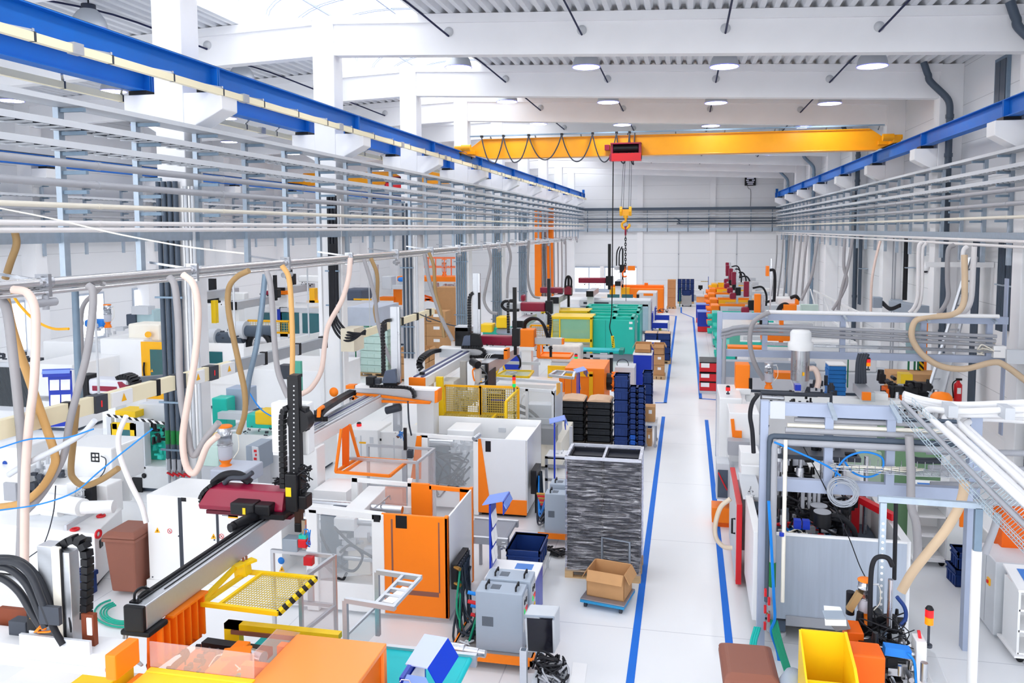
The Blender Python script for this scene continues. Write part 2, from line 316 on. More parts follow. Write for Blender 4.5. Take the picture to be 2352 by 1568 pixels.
# ------------------------------------------------------------------ crane runways
def ibeam(g, x, za, zb, ya, yb, w=.3, t=.02, tw=.014):
    poly = [(x - w / 2, za), (x + w / 2, za), (x + w / 2, za + t), (x + tw, za + t), (x + tw, zb - t), (x + w / 2, zb - t), (x + w / 2, zb), (x - w / 2, zb), (x - w / 2, zb - t), (x - tw, zb - t), (x - tw, za + t), (x - w / 2, za + t)]
    return g.prism(poly, 'y', ya, yb)
def runway(x, za, label, k0=-1, stop=True):
    r = T('crane_rail', label, 'crane rail', (x, 3, za)); zb = za + .44
    for k in range(k0, 9):
        ya, yb = YK(k) + .3, min(YK(k + 1) + .28, 73.2)
        g = ibeam(G(), x, za, zb, ya, yb)
        for y in (ya + .02, yb - .02): g.box((x - .14, y - .015, za + .02), (x + .14, y + .015, zb - .02))
        b = g.build('rail_beam', BLU, r)
        G().box((x - .03, ya, zb), (x + .03, yb, zb + .05)).build('running_rail', DGR, b)
        g = G()
        for y in (ya, yb):
            for z in (za + .1, za + .22, za + .34): g.cyl((x + .08, y - .03, z), (x + .08, y + .03, z), .016, n=6)
        g.build('bolt', STL, b)
        G().box((x - .2, ya - .25, za - .09), (x + .2, ya + .2, za)).build('bearing_plate', BLK, r)
    if stop: G().box((x - .1, 73.0, zb), (x + .1, 73.25, zb + .35)).build('end_stop', BLU, r)
    return r
runway(-9.5, 8.86, 'long blue crane rail on the hall side of the column brackets')
runway(-11.05, 8.86, 'blue crane rail on the side bay side of the column brackets')
runway(7.78, 8.71, 'blue crane rail on the right wall piers')
runway(-26.4, 8.71, 'blue crane rail along the far left wall')
def busbar(x, z, label, xr, ya=3., yb=72.5):
    r = T('conductor_rail', label, 'conductor rail', (x, ya, z))
    G().box((x - .045, ya, z - .06), (x + .045, yb, z + .06)).box((x - .05, ya, z - .068), (x + .05, yb, z - .06)).build('bar', CREAM, r)
    y = ya + .6; i = 0
    while y < yb:
        g = G().box((x - .05, y - .02, z - .07), (x + .05, y + .02, z + .07)); g.build('clamp', DGR, r)
        G().bar((x, y, z + .09), (xr, y - .35, z + .12), .04, .03).box((x - .02, y - .02, z + .06), (x + .02, y + .02, z + .12)).build('bracket', STL, r)
        if i % 3 == 1: G().box((x - .06, y + .7, z - .08), (x + .07, y + .9, z + .09)).build('joint_cover', PIPG, r)
        y += 1.55; i += 1
busbar(-9.16, 8.76, 'cream conductor rail clipped to the hall side crane rail', -9.4)
busbar(-11.45, 8.72, 'cream conductor rail of the side bay crane, behind the columns', -11.15)
# ------------------------------------------------------------------ overhead cranes
def crane(y, xa, xb, zt, hoistx, label, full=True):
    r = T('overhead_crane', label, 'crane', (xa, y, zt))
    G().prism([(xa + .75, zt + .52), (xb - .75, zt + .52), (xb - .12, zt + .08), (xb - .12, zt - .12), (xb - .5, zt - .28), (xa + 1.1, zt - .28), (xa + .25, zt - .1), (xa + .1, zt + .05)], 'y', y - .22, y + .22) \
        .box((xa + .8, y - .3, zt + .5), (xb - .8, y + .3, zt + .54)).box((xa + 1.1, y - .3, zt - .3), (xb - .5, y + .3, zt - .26)).build('girder', CRY, r, .01)
    for x, s in ((xa, 1), (xb, -1)):
        e = G().box((x - .14, y - 1.1, zt - .12), (x + .14, y + 1.1, zt + .14)).box((x + s * .14, y - .35, zt - .1), (x + s * .5, y + .35, zt + .05)).build('end_truck', CRY, r, .01)
        for d in (-.9, .9): G().cyl((x - .05, y + d, zt - .05), (x + .05, y + d, zt - .05), .15, n=16).build('wheel', BLK, e)
        G().cyl((x + s * .1, y - 1.0, zt + .1), (x + s * .5, y - 1.0, zt + .1), .14, n=14).cyl((x - s * .2, y - 1, zt + .1), (x + s * .1, y - 1.0, zt + .1), .1, n=14).build('travel_motor', CRY, e)
    hx = hoistx
    h = G().box((hx - .75, y - .75, zt - .1), (hx - .55, y - .3, zt + .12)).box((hx - .55, y - .85, zt - .55), (hx + .75, y - .3, zt - .3)).box((hx - .5, y - .8, zt - .5), (hx - .4, y - .3, zt + .18)).box((hx + .65, y - .8, zt - .5), (hx + .75, y - .3, zt + .18)).box((hx - .5, y - .5, zt - .3), (hx + .75, y - .42, zt + .18)).box((hx - .5, y - .85, zt + .12), (hx + .75, y - .3, zt + .18)).build('hoist', MAR, r, .008)
    G().box((hx - .45, y - .87, zt - .57), (hx + .75, y - .85, zt - .25)).build('hoist_front_plate', RED, h)
    G().cyl((hx - .38, y - .62, zt - .02), (hx + .62, y - .62, zt - .02), .17, n=18).build('rope_drum', BLK, h)
    if not full: return r
    zh = 6.75
    g = G()
    for dx in (-.16, -.09, .1, .17): g.cyl((hx + .18 + dx, y - .62, zt - .5), (hx + .12 + dx * 1.2, y - .62, zh), .009, n=5)
    g.build('hoist_rope', DGR, r)
    b = G()
    for dx in (-.19, .19): b.cyl((hx + .12 + dx - .05, y - .62, zh - .02), (hx + .12 + dx + .05, y - .62, zh - .02), .2, n=18)
    b.box((hx - .06, y - .72, zh - .2), (hx + .3, y - .52, zh + .06)).cyl((hx + .12, y - .62, zh - .3), (hx + .12, y - .62, zh - .15), .1, n=14)
    b = b.build('hook_block', YELO, r)
    G().tube(sp([(hx + .12, y - .62, zh - .3), (hx + .12, y - .62, zh - .42), (hx - .02, y - .62, zh - .52), (hx - .01, y - .62, zh - .68), (hx + .13, y - .62, zh - .74), (hx + .27, y - .62, zh - .64), (hx + .26, y - .62, zh - .54)]), .05).build('hook', YELO, b)
    tr = G().box((xa + .3, y - .42, zt + .62), (xb - .3, y - .36, zt + .68))
    for i in range(9): tr.bar((xa + 1.2 + i * 1.95, y - .4, zt + .64), (xa + 1.2 + i * 1.95, y - .15, zt + .5), .04)
    tr = tr.build('festoon_track', GALD, r)
    A = [(1106, 322), (1156, 321), (1214, 320), (1290, 316), (1361, 314), (1416, 314), (1446, 313), (1458, 312)]; B = [(1135, 375), (1182, 373), (1252, 367), (1325, 371), (1388, 372), (1432, 375), (1455, 378)]
    for a, b_, c in zip(A, B, A[1:]):
        p, q, s = (P(*t, Y=y - .55) for t in (a, b_, c)); p.z = s.z = zt + .6; w_ = (s.x - p.x)
        G().tube(sp([p, p.lerp(s, .12) + Vector((0, 0, (q.z - p.z) * .45)), p.lerp(s, .3) + Vector((0, 0, (q.z - p.z) * .86)), q, p.lerp(s, .7) + Vector((0, 0, (q.z - p.z) * .86)), p.lerp(s, .88) + Vector((0, 0, (q.z - p.z) * .45)), s]), .028, 6).build('festoon_cable', DGR, r)
        G().cb((p.x, y - .5, zt + .62), (.1, .14, .09)).build('cable_trolley', BLK, r)
    px = P(1408, 500, Y=y - .6).x
    pc = G().tube(sp([(px, y - .6, zt - .3), (px - .01, y - .6, 7), (px - .02, y - .6, 4.6), (px - .04, y - .6, 2.6), (px - .12, y - .6, 1.9), (px - .02, y - .6, 1.5)]), .024, 6).build('pendant_cable', BLK, r)
    G().cb((px + .02, y - .6, 1.28), (.12, .1, .5), ry=-.12).build('pendant_control', YEL, pc)
    g = G()
    for i in range(5): g.cyl((px + .045 - i * .012, y - .66, 1.45 - i * .09), (px + .045 - i * .012, y - .64, 1.45 - i * .09), .025, n=8)
    g.build('button', BLK, pc)
    return r
crane(33.4, -9.5, 7.78, 9.34, -2.62, 'yellow overhead crane girder with maroon hoist and cable loops across the hall')
crane(50, -26.4, -11.05, 9.32, -19.0, 'far yellow overhead crane girder in the side bay, seen behind the rack', False)
# chain hung from the crane hook
hx = -2.5; ch = T('lifting_chain', 'dark lifting chain with a red hook hanging from the yellow crane hook', 'chain', (hx, 32.8, 4.4)); G().ring((hx, 32.78, 5.88), .14, .03, (1, 0, 0)).cyl((hx, 32.78, 6.02), (hx, 32.78, 6.12), .05).build('top_shackle', MAR, ch)
g = G()
for i in range(13): g.tube([Vector((hx, 32.78, 5.68 - i * .105)) + Vector((math.cos(t) * .035 * (i % 2), math.cos(t) * .035 * (1 - i % 2), math.sin(t) * .075)) for t in [k * PI / 4 for k in range(8)]], .016, 5, True)
g.build('link', BLK, ch)
G().tube(sp([(hx, 32.78, 4.45), (hx - .02, 32.78, 4.3), (hx - .12, 32.78, 4.16), (hx - .06, 32.78, 4.02), (hx + .06, 32.78, 4.05)]), .032).build('hook', ORD, ch)
G().cyl((hx + .02, 32.78, 4.0), (hx + .03, 32.78, 3.0), .012, n=5).build('wire_sling', DGR, ch)
# ------------------------------------------------------------------ pipe racks
def rack(label, xp, xo, ys, H, ya, yb, chrome=True):
    """posts at xp, everything carried on arms that reach to xo"""
    s = 1 if xo > xp else -1; r = T('pipe_rack', label, 'pipe rack', (xp, ya, 5.2))
    (zt, zp1, zp2, zg1, zg2, zc, zw1, zw2, zch) = H
    pm = am = None
    for y in ys:
        if pm is None:
            g = G().box((xp - .05, y - .06, zch - .75), (xp + .05, y + .06, zt)); p = g.build('post', GALV, r); pm = p.data; y00 = y
        else:
            p = bpy.data.objects.new('post', pm); COL.objects.link(p); p.parent = r; p.location = (0, y - y00, 0)
        for z in (zt - .05, zp1 - .1, zp2 - .1, zg1 - .12, zg2 - .12, zc - .09):
            if am is None:
                a = G().box((xp, y - .03, z - .03), (xo, y + .03, z + .03)).build('arm', GALD, p); am = a.data; za = z
            else:
                a = bpy.data.objects.new('arm', am); COL.objects.link(a); a.parent = p; a.location = (0, 0, z - za)
            if p.data is pm and y != y00 and False: pass
    lo, hi = min(xp, xo), max(xp, xo)
    G().box((lo, ya, zt), (hi, yb, zt + .012)).box((xo - .012, ya, zt - .005), (xo + .012, yb, zt + .075)).box((xp - .012, ya, zt), (xp + .012, yb, zt + .075)).build('solid_tray', LGR, r)
    for z in (zp1, zp2):
        g = G().box((xo - .012, ya, z - .05), (xo + .012, yb, z + .05)).box((xp + s * .08 - .012, ya, z - .05), (xp + s * .08 + .012, yb, z + .05)); y = ya + .1
        while y < yb: g.box((lo + .02, y, z - .065), (hi - .02, y + .13, z - .05)); y += .31
        t = g.build('cable_tray', LGR, r)
        g = G()
        for i, (dx, rr) in enumerate(((.12, .02), (.2, .016), (.27, .022))): g.tube([(xp + s * (dx + .05 * math.sin(y * .7 + i * 2)), y, z - .02 + .03 * math.sin(y * 1.3 + i)) for y in [ya + j * 1.2 for j in range(int((yb - ya) / 1.2))]], rr, 5)
        g.build('cable', DGR, t)
    for z, rad, m, nm in ((zg1, .062, PIPG, 'grey_pipe'), (zg2, .06, PIPG, 'grey_pipe'), (zc, .042, M('cream_pipe', '#e9e3d4', .4, var=.03), 'cream_pipe'), (zw1, .042, PIPW, 'white_pipe'), (zw2, .04, PIPW, 'white_pipe')):
        g = G().cyl((xo - s * .06, ya, z), (xo - s * .06, yb, z), rad, n=12, cap=True); y = ya + 1
        while y < yb: g.cyl((xo - s * .06, y, z), (xo - s * .06, y + .1, z), rad * 1.12, n=12); y += 3.5
        g.build(nm, m, r)
    G().box((xp - .1, ya, zch - .09), (xp - .02, yb, zch + .09)).build('channel', GALV, r)
    return r
ys = [10.94 + 1.79 * i for i in range(-4, 35)]
rack('tall grey rack of trays and pipes running in front of the left columns', -9.82, -9.34, ys, (7.96, 7.65, 7.33, 7.05, 6.74, 6.4, 6.125, 6.02, 5.9), 3.2, 73)
rack('tall grey rack of trays and pipes along the right wall piers', 8.08, 7.72, [22.43 + 1.83 * i - .3 for i in range(-6, 28)], (7.86, 7.49, 7.17, 6.92, 6.58, 6.25, 5.66, 5.53, 5.78), 10, 73)
rack('grey pipe rack on the far left wall of the side bay', -26.85, -26.5, [12 + 2.4 * i for i in range(26)], (7.96, 7.5, 7.2, 6.95, 6.65, 6.4, 6.1, 6.0, 5.7), 8, 73)
# rack along the end wall
r = T('pipe_rack', 'dark rack of conduits running across the far end wall', 'pipe rack', (-10, 73.7, 5.6))
for i in range(10): G().box((-9.2 + i * 1.85, 73.6, 5.7), (-9.14 + i * 1.85, 73.72, 7.75)).build('post', GALD, r)
G().box((-10.2, 73.25, 7.7), (8.3, 73.7, 7.95)).build('solid_tray', PIPD, r)
for z, m, rr in ((7.42, LGR, .05), (7.16, LGR, .05), (6.93, PIPD, .06), (6.68, PIPD, .06), (6.4, LGR, .035)): G().cyl((-10, 73.55, z), (8.2, 73.55, z), rr, n=8).build('conduit', m, r)
G().tube(sp([(-1.2, 73.5, 6.93), (-.9, 73.5, 6.93), (-.6, 73.5, 6.7), (-.2, 73.5, 6.66), (8.2, 73.5, 6.66)], 3), .07, 8).tube(sp([(-1.2, 73.45, 6.68), (-.9, 73.45, 6.68), (-.6, 73.45, 6.48), (-.2, 73.45, 6.45), (8.2, 73.45, 6.45)], 3), .05, 8).build('offset_conduit', PIPD, r)
G().box((-10.2, 73.6, 5.78), (8.3, 73.7, 6.08)).build('channel', GALV, r)
# square extractor fan on the end wall
f = T('wall_fan', 'square black fan high on the far end wall', 'fan', (5.55, 73.9, 9.85))
G().box((5.06, 73.8, 9.86), (6.02, 73.99, 10.8)).build('housing', BLK, f, .02)
g = G()
for i in range(5):
    w_ = .38 - abs(i - 2) * .07; z = 10.33 + (i - 2) * .17
    if i == 2: g.box((5.16, 73.76, z - .05), (5.4, 73.81, z + .05)).box((5.68, 73.76, z - .05), (5.92, 73.81, z + .05))
    else: g.box((5.54 - w_, 73.76, z - .05), (5.54 + w_, 73.81, z + .05))
g.build('louvre', M('fan_louvre', '#eef0ff', .4), f)
G().tube(sp([(5.3, 73.85, 9.85), (5.4, 73.9, 9.6), (5.6, 73.95, 9.4), (5.6, 73.95, 8)]), .02, 5).build('power_cord', DGR, f)
# vertical seams / rods on the end wall
for x, lb in ((-.75, 'thin vertical rod on the end wall between the two piers'), (4.45, 'thin vertical rod on the end wall right of the piers')):
    o = G().cyl((x, 73.93, .5), (x, 73.93, 5.7), .022, n=6); [o.cyl((x, 73.93, z), (x, 73.93, z + .1), .06, n=6) for z in (1, 3.6)]; S(o.build('wall_rod', PIPG), lb, 'rod')
# louvre high on the right wall
v = T('wall_louvre', 'tall grey louvre panel high on the right wall', 'vent', (8.8, 25, 9.3)); G().box((8.74, 24.55, 9.1), (8.83, 25.5, 10.85)).build('frame', GALD, v); G().box((8.72, 24.65, 9.2), (8.75, 25.02, 10.75)).box((8.72, 25.06, 9.2), (8.75, 25.4, 10.75)).build('panel', PIPD, v)
# rain pipes on the right wall piers
for k in (1, 2, 4, 6, 8):
    y = YK(k) - .28
    o = G().tube([(7.5, y, zdeck(7.8)), (7.62, y, zdeck(7.8) - .35)] + sp([(7.66, y, 10.95), (7.72, y, 10.75), (8.2, y, 10.25), (8.32, y, 10.0), (8.34, y, 9.7)], 4) + [(8.34, y, 6), (8.34, y, .05)], .11, 12)
    for z in (9.55, 8.3, 5.2, 2.5): o.cyl((8.34, y, z), (8.34, y, z + .12), .13, n=12)
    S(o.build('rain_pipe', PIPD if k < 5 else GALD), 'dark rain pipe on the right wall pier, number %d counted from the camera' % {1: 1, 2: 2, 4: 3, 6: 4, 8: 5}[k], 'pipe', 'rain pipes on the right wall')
# ------------------------------------------------------------------ pipe drops on the row columns
def drops(k, xs, rad, m, zt, zb, label, valves=True):
    y = YK(k) - rad - .03; r = T('riser_pipes', label, 'pipe set', (-10.3, y, zb))
    for x in xs:
        p = G().cyl((x, y, zb), (x, y, zt), rad, n=10).build('riser', m, r)
        if valves:
            G().cyl((x, y, zb + .33), (x, y, zb + .62), rad * 1.05, n=10).build('green_band', M('green_band', '#1d7d3c', .5), p)
            G().cyl((x, y, zb - .22), (x, y, zb + .02), rad * 1.15, n=10).cyl((x, y, zb - .5), (x, y, zb - .22), rad * .6, n=8).build('valve', STL, p); G().cb((x + .06, y - rad, zb - .3), (.16, .03, .03), ry=.4).build('valve_handle', RED, p)
    g = G()
    for z in (zb + .2, zb + 1.2, (zb + zt) / 2 + .5): g.box((min(xs) - .12, y - rad - .03, z), (max(xs) + .12, y - rad, z + .04))
    g.build('strut', GALD, r); return r
drops(0, (-10.56, -10.43, -10.3, -10.17), .05, PIPD, 7.0, 1.25, 'four dark riser pipes with green bands on the nearest column')
drops(1, (-10.2, -10.1, -10.0), .05, M('black_pipe', '#22242c', .45), 7.0, 3.6, 'bundle of black risers on the second column', False)
drops(2, (-10.55, -10.4, -10.25), .04, PIPD, 7.0, 1.1, 'three dark riser pipes on the third column from the camera', False)
for k in (3, 4, 5, 6):
    drops(k, tuple(-10.55 + .11 * i for i in range(5)), .035, GALD, 7.2, .8, 'grey conduits down the front of the %s column from the camera' % ordn[k + 1], False)
def wconduits(k, xs, zb, lab, m=None):
    r = T('column_conduits', lab, 'conduit set', (-9.9, YK(k), zb))
    for i, x in enumerate(xs): G().cyl((x, YK(k) - .03, zb), (x, YK(k) - .03, 6.9), .022 + .012 * (i % 2), n=8).build('conduit', m or (LGR if i % 2 else WHT), r)
    return r
wconduits(0, (-10.05, -9.98, -9.9, -9.82), 1.4, 'pale conduits beside the nearest column front')
wconduits(1, (-10.5, -9.93, -9.85), .5, 'pale conduits on the second column front')
wconduits(2, (-10.12, -10.02), .5, 'thin pale conduits on the third column front')
# bundles on the right wall, named by what they are
def bundle(x0, x1, n, rad, ya, y0px, y1px, m, label, X=8.5, cat='pipe set'):
    a = P(x0, y0px, X=X); b = P(x1, y0px, X=X); zb = P(x0, y1px, X=X).z; r = T('wall_pipes', label, cat, (X, a.y, zb))
    for i in range(n): t = i / max(1, n - 1); y = a.y + (b.y - a.y) * t; G().cyl((X, y, zb), (X, y, a.z + .2), rad, n=8).build('pipe', m, r)
    G().box((X - .06, min(a.y, b.y) - .15, zb + (a.z - zb) * .55), (X + .3, max(a.y, b.y) + .15, zb + (a.z - zb) * .55 + .04)).build('strut', GALV, r); return r
bundle(2041, 2058, 4, .035, 0, 552, 850, PIPG, 'four slim grey pipes on the right wall left of the black cable ladder')
bundle(2082, 2084, 1, .09, 0, 555, 690, BLK, 'black vertical cable ladder on the right wall')
bundle(2238, 2250, 5, .04, 0, 560, 945, PIPD, 'dark pipe bundle reaching low on the right wall beside the aluminium ladder')
bundle(2297, 2309, 4, .045, 0, 570, 760, PIPD, 'dark pipe bundle by the right picture edge, left of its twin', 8.6)
bundle(2317, 2330, 4, .045, 0, 575, 760, PIPD, 'dark pipe bundle nearest the right picture edge', 8.6)
bundle(1976, 1979, 2, .05, 0, 550, 700, PIPD, 'pair of dark pipes on the right wall beside the second visible pier', 8.5)
# chromed feed line along the left machines
r = T('feed_line', 'pair of shiny feed pipes below the left rack, running down the hall', 'pipe', (-8.9, 3, 5.2))
for x, z, rad, nm in ((-8.9, 5.285, .062, 'main_pipe'), (-8.86, 5.14, .03, 'lower_pipe'), (-9.0, 5.2, .04, 'rear_pipe')):
    G().cyl((x, 3, z), (x, 62, z), rad, n=12).build(nm, CHR, r)
for i in range(17):
    y = 9.4 + i * 3.42; a = G().cyl((-8.9, y, 5.285), (-8.9, y + .22, 5.285), .085, n=12).box((-9.02, y + .08, 5.08), (-8.8, y + .14, 5.4)).bar((-8.9, y + .1, 5.3), (-9.8, y + .1, 5.42), .04).build('coupling', STL, r)
    if i % 2 == 0: G().cyl((-8.86, y - .1, 5.0), (-8.86, y + .25, 5.0), .06, n=10).cyl((-8.86, y + .08, 5.1), (-8.86, y + .08, 4.9), .045, n=10).build('tee_valve', PIPG, a)
# ------------------------------------------------------------------ builders shared by the machines
def fb(g, x0, y0, x1, y1, Y, d):
    a, b = P(x0, y1, Y=Y), P(x1, y0, Y=Y); return g.box((a.x, Y, a.z), (b.x, Y + d, b.z))
def ff(g, pts, Y, t):
    q = [P(x, y, Y=Y) for x, y in pts]; return g.prism([(p.x, p.z) for p in q], 'y', Y, Y + t)
def sd(g, pts, X, t):
    q = [P(x, y, X=X) for x, y in pts]; return g.prism([(p.y, p.z) for p in q], 'x', X - t, X)
def tp(g, pts, Z, t):
    q = [P(x, y, Z=Z) for x, y in pts]; return g.prism([(p.x, p.y) for p in q], 'z', Z - t, Z)
def path(pts, sub=6, **k):
    return sp([P(x, y, **k) for x, y in pts], sub)
def chain(g, pts, w, h, side=(0, 1, 0), pitch=.07):
    """an energy chain: separate links along a smooth run, w across, h thick"""
    pts = sp(pts, 8); L = [0]
    for a, b in zip(pts, pts[1:]): L.append(L[-1] + (b - a).length)
    n = max(3, int(L[-1] / pitch)); j = 0; prev = None
    for i in range(n + 1):
        t = L[-1] * i / n
        while j < len(L) - 2 and L[j + 1] < t: j += 1
        p = pts[j].lerp(pts[j + 1], (t - L[j]) / max(1e-6, L[j + 1] - L[j]))
        if prev is not None:
            s = Vector(side); d = (p - prev).normalized(); up = s.cross(d)
            if up.length > .1: g.bar(prev + d * .006, p - d * .006, w, h, up)
        prev = p
    return g
def cables(name, runs, r, mat, par, n=6):
    for q in runs: G().tube(sp(q), r, n).build(name, mat, par)
def tangle(c, d, n, r=.014, seed=1, turns=4):
    """a loose knot of cable inside the box c +- d"""
    q = random.Random(seed); g = G(); c = Vector(c)
    for i in range(n):
        g.tube(sp([c + Vector((q.uniform(-1, 1) * d[0], q.uniform(-1, 1) * d[1], q.uniform(-1, 1) * d[2])) for _ in range(turns)], 5), r * q.uniform(.7, 1.3), 5)
    return g
def gear(c, d, n, seed=2):
    """valve blocks, cylinders, fittings packed into the box c +- d: the inside of a machine"""
    q = random.Random(seed); g = G(); c = Vector(c)
    for i in range(n):
        p = c + Vector((q.uniform(-1, 1) * d[0], q.uniform(-1, 1) * d[1], q.uniform(-1, 1) * d[2])); k = q.random(); s = min(d) * q.uniform(.15, .5)
        if k < .4: g.cb(p, (s * q.uniform(.6, 2), s, s * q.uniform(.6, 1.6)), q.choice((0, 0, .3)))
        elif k < .75: g.cyl(p, p + Vector(q.choice(((1, 0, 0), (0, 1, 0), (0, 0, 1)))) * s * 2.2, s * .4, n=10)
        else: g.cyl(p, p + Vector((0, 0, s * 1.5)), s * .55, s * .4, n=10)
    return g
def hopper(label, c, s=1., hat=ORA, body=None, leg=True, group=None, base=ORA):
    """vacuum loader: orange lid, polished drum, clear bowl, orange cone"""
    x, y, z = c; r = T('hopper_loader', label, 'loader', c, group)
    G().lathe((x, y, z + 1.0 * s), [(.17 * s, 0), (.172 * s, .02 * s), (.14 * s, .04 * s), (0, .045 * s)], 24).build('lid', hat, r)
    b = G().lathe((x, y, z + .62 * s), [(.155 * s, 0), (.155 * s, .2 * s), (.162 * s, .2 * s), (.162 * s, .215 * s), (.155 * s, .215 * s), (.155 * s, .38 * s)], 24).build('drum', STL, r)
    G().cyl((x + .15 * s, y, z + .92 * s), (x + .3 * s, y, z + .93 * s), .025 * s, n=8).build('suction_port', LGR, b)
    G().ring((x, y, z + .6 * s), .165 * s, .014 * s).ring((x, y, z + .83 * s), .162 * s, .01 * s).build('clamp_ring', STL, b)
    G().lathe((x, y, z + .25 * s), [(.12 * s, 0), (.15 * s, .05 * s), (.155 * s, .36 * s)], 24).build('bowl', clearmat('hopper_bowl', '#d4d6e2', .75, .3), r)
    G().lathe((x, y, z), [(.16 * s, 0), (.16 * s, .03 * s), (.135 * s, .05 * s), (.135 * s, .12 * s), (.085 * s, .16 * s), (.14 * s, .26 * s)], 24).build('cone', base, r)
    G().tube(sp([(x + .28 * s, y, z + .92 * s), (x + .33 * s, y, z + .8 * s), (x + .33 * s, y, z + .5 * s), (x + .2 * s, y, z + .3 * s)]), .012 * s, 6).build('air_line', IVORY, r)
    return r
def crate(name, label, c, d, mat=None, rz=0, group=None, rows=2, lid=False):
    """ribbed euro crate, open top: built about the origin, then placed"""
    mat = mat or NAVY; w, l, h = d; r = T(name, label, 'crate', (0, 0, 0), group); t = .02
    g = G().box((-w / 2 + .02, -l / 2 + .02, 0), (w / 2 - .02, l / 2 - .02, t))
    for sx in (-1, 1): g.box((sx * (w / 2 - .02), -l / 2 + .02, 0), (sx * (w / 2 - .035), l / 2 - .02, h))
    for sy in (-1, 1): g.box((-w / 2 + .02, sy * (l / 2 - .02), 0), (w / 2 - .02, sy * (l / 2 - .035), h))
    if lid: g.box((-w / 2 + .02, -l / 2 + .02, h - .02), (w / 2 - .02, l / 2 - .02, h))
    g.build('body', mat, r)
    g = G()
    for sx in (-1, 1): g.box((sx * w / 2, -l / 2, h - .035), (sx * (w / 2 - .035), l / 2, h)).box((sx * (w / 2 - .005), -l / 2 + .01, h * .62), (sx * (w / 2 - .025), l / 2 - .01, h * .7))
    for sy in (-1, 1): g.box((-w / 2, sy * l / 2, h - .035), (w / 2, sy * (l / 2 - .035), h)).box((-w / 2 + .01, sy * (l / 2 - .005), h * .62), (w / 2 - .01, sy * (l / 2 - .025), h * .7))
    g.build('rim', mat, r)
    g = G()
    for i in range(1, 4):
        for sy in (-1, 1): g.box((-w / 2 + w * i / 4 - .008, sy * (l / 2 - .004), .02), (-w / 2 + w * i / 4 + .008, sy * (l / 2 - .025), h * .62))
        for sx in (-1, 1): g.box((sx * (w / 2 - .004), -l / 2 + l * i / 4 - .008, .02), (sx * (w / 2 - .025), -l / 2 + l * i / 4 + .008, h * .62))
    g.build('rib', mat, r)
    r.location = c; r.rotation_euler.z = rz
    return r
def carton(label, c, d, rz=0, open_=False, group=None, tape=True):
    w, l, h = d; r = T('cardboard_box', label, 'box', (0, 0, 0), group); t = .012
    if open_:
        g = G().box((-w / 2, -l / 2, 0), (w / 2, l / 2, t))
        for sx in (-1, 1): g.box((sx * w / 2, -l / 2, 0), (sx * (w / 2 - t), l / 2, h))
        for sy in (-1, 1): g.box((-w / 2, sy * l / 2, 0), (w / 2, sy * (l / 2 - t), h))
        g.build('body', CARD, r)
        f = .4 * min(w, l)
        for sx in (-1, 1): G().cb((sx * (w / 2 + f * .22), 0, h - f * .38), (.01, l * .94, f * .92), ry=-sx * .52).build('flap', CARD, r)
        for sy in (-1, 1): G().cb((0, sy * (l / 2 + f * .22), h - f * .38), (w * .94, .01, f * .92), rx=sy * .52).build('flap', CARD, r)
    else:
        G().box((-w / 2, -l / 2, 0), (w / 2, l / 2, h)).build('body', CARD, r, .008)
        if tape:
            G().box((-w / 2 - .002, -.03, h - .12), (w / 2 + .002, .03, h + .002)).build('tape', M('brown_tape', '#b98752', .4, var=.02), r)
            G().box((-w * .12, -l / 2 - .003, h * .55), (w * .2, -l / 2, h * .8)).build('shipping_label', PAPER, r)
    r.location = c; r.rotation_euler.z = rz
    return r
def pallet(label, c, d=(1.2, .8), rz=0, mat=None):
    w, l = d; r = T('pallet', label, 'pallet', (0, 0, 0)); mat = mat or WOOD
    for i in range(5): G().box((-w / 2, -l / 2 + (l - .1) * i / 4, .12), (w / 2, -l / 2 + (l - .1) * i / 4 + .1, .145)).build('deck_board', mat, r)
    for sx in (-1, 0, 1):
        for sy in (-1, 0, 1): G().cb((sx * (w / 2 - .07), sy * (l / 2 - .05), .07), (.14, .1, .1)).build('block', mat, r)
    for sy in (-1, 0, 1): G().box((-w / 2, sy * (l / 2 - .05) - .05, 0), (w / 2, sy * (l / 2 - .05) + .05, .02)).build('skid_board', mat, r)
    r.location = c; r.rotation_euler.z = rz; return r
def wheelie(label, c, rz=0, lidmat=None):
    r = T('wheelie_bin', label, 'bin', (0, 0, 0)); m = BRN
    def lo(z, w, l): return [(-w / 2, -l / 2, z), (w / 2, -l / 2, z), (w / 2, l / 2, z), (-w / 2, l / 2, z)]
    v = lo(.06, .44, .46) + lo(.95, .55, .6) ; G().add(v, [(0, 1, 2, 3), (0, 1, 5, 4), (1, 2, 6, 5), (2, 3, 7, 6), (3, 0, 4, 7), (4, 5, 6, 7)]).build('body', m, r, .03)
    G().box((-.3, -.33, .93), (.3, .33, .99)).build('rim', m, r, .015)
    v = lo(.99, .6, .66) + lo(1.03, .6, .66) + lo(1.09, .46, .5); q = [(0, 1, 2, 3)] + [(4 * k + i, 4 * k + (i + 1) % 4, 4 * k + 4 + (i + 1) % 4, 4 * k + 4 + i) for k in (0, 1) for i in range(4)] + [(8, 9, 10, 11)]
    lidp = G().add(v, q).build('lid', m, r, .02)
    G().cyl((-.2, .36, 1.0), (.2, .36, 1.0), .018, n=8).box((-.22, .3, .98), (-.18, .37, 1.02)).box((.18, .3, .98), (.22, .37, 1.02)).build('handle', m, r)
    for s in (-1, 1): G().cyl((s * .2, .24, .1), (s * .27, .24, .1), .1, n=16).build('wheel', BLK, r)
    r.location = c; r.rotation_euler.z = rz
    return r, lidp
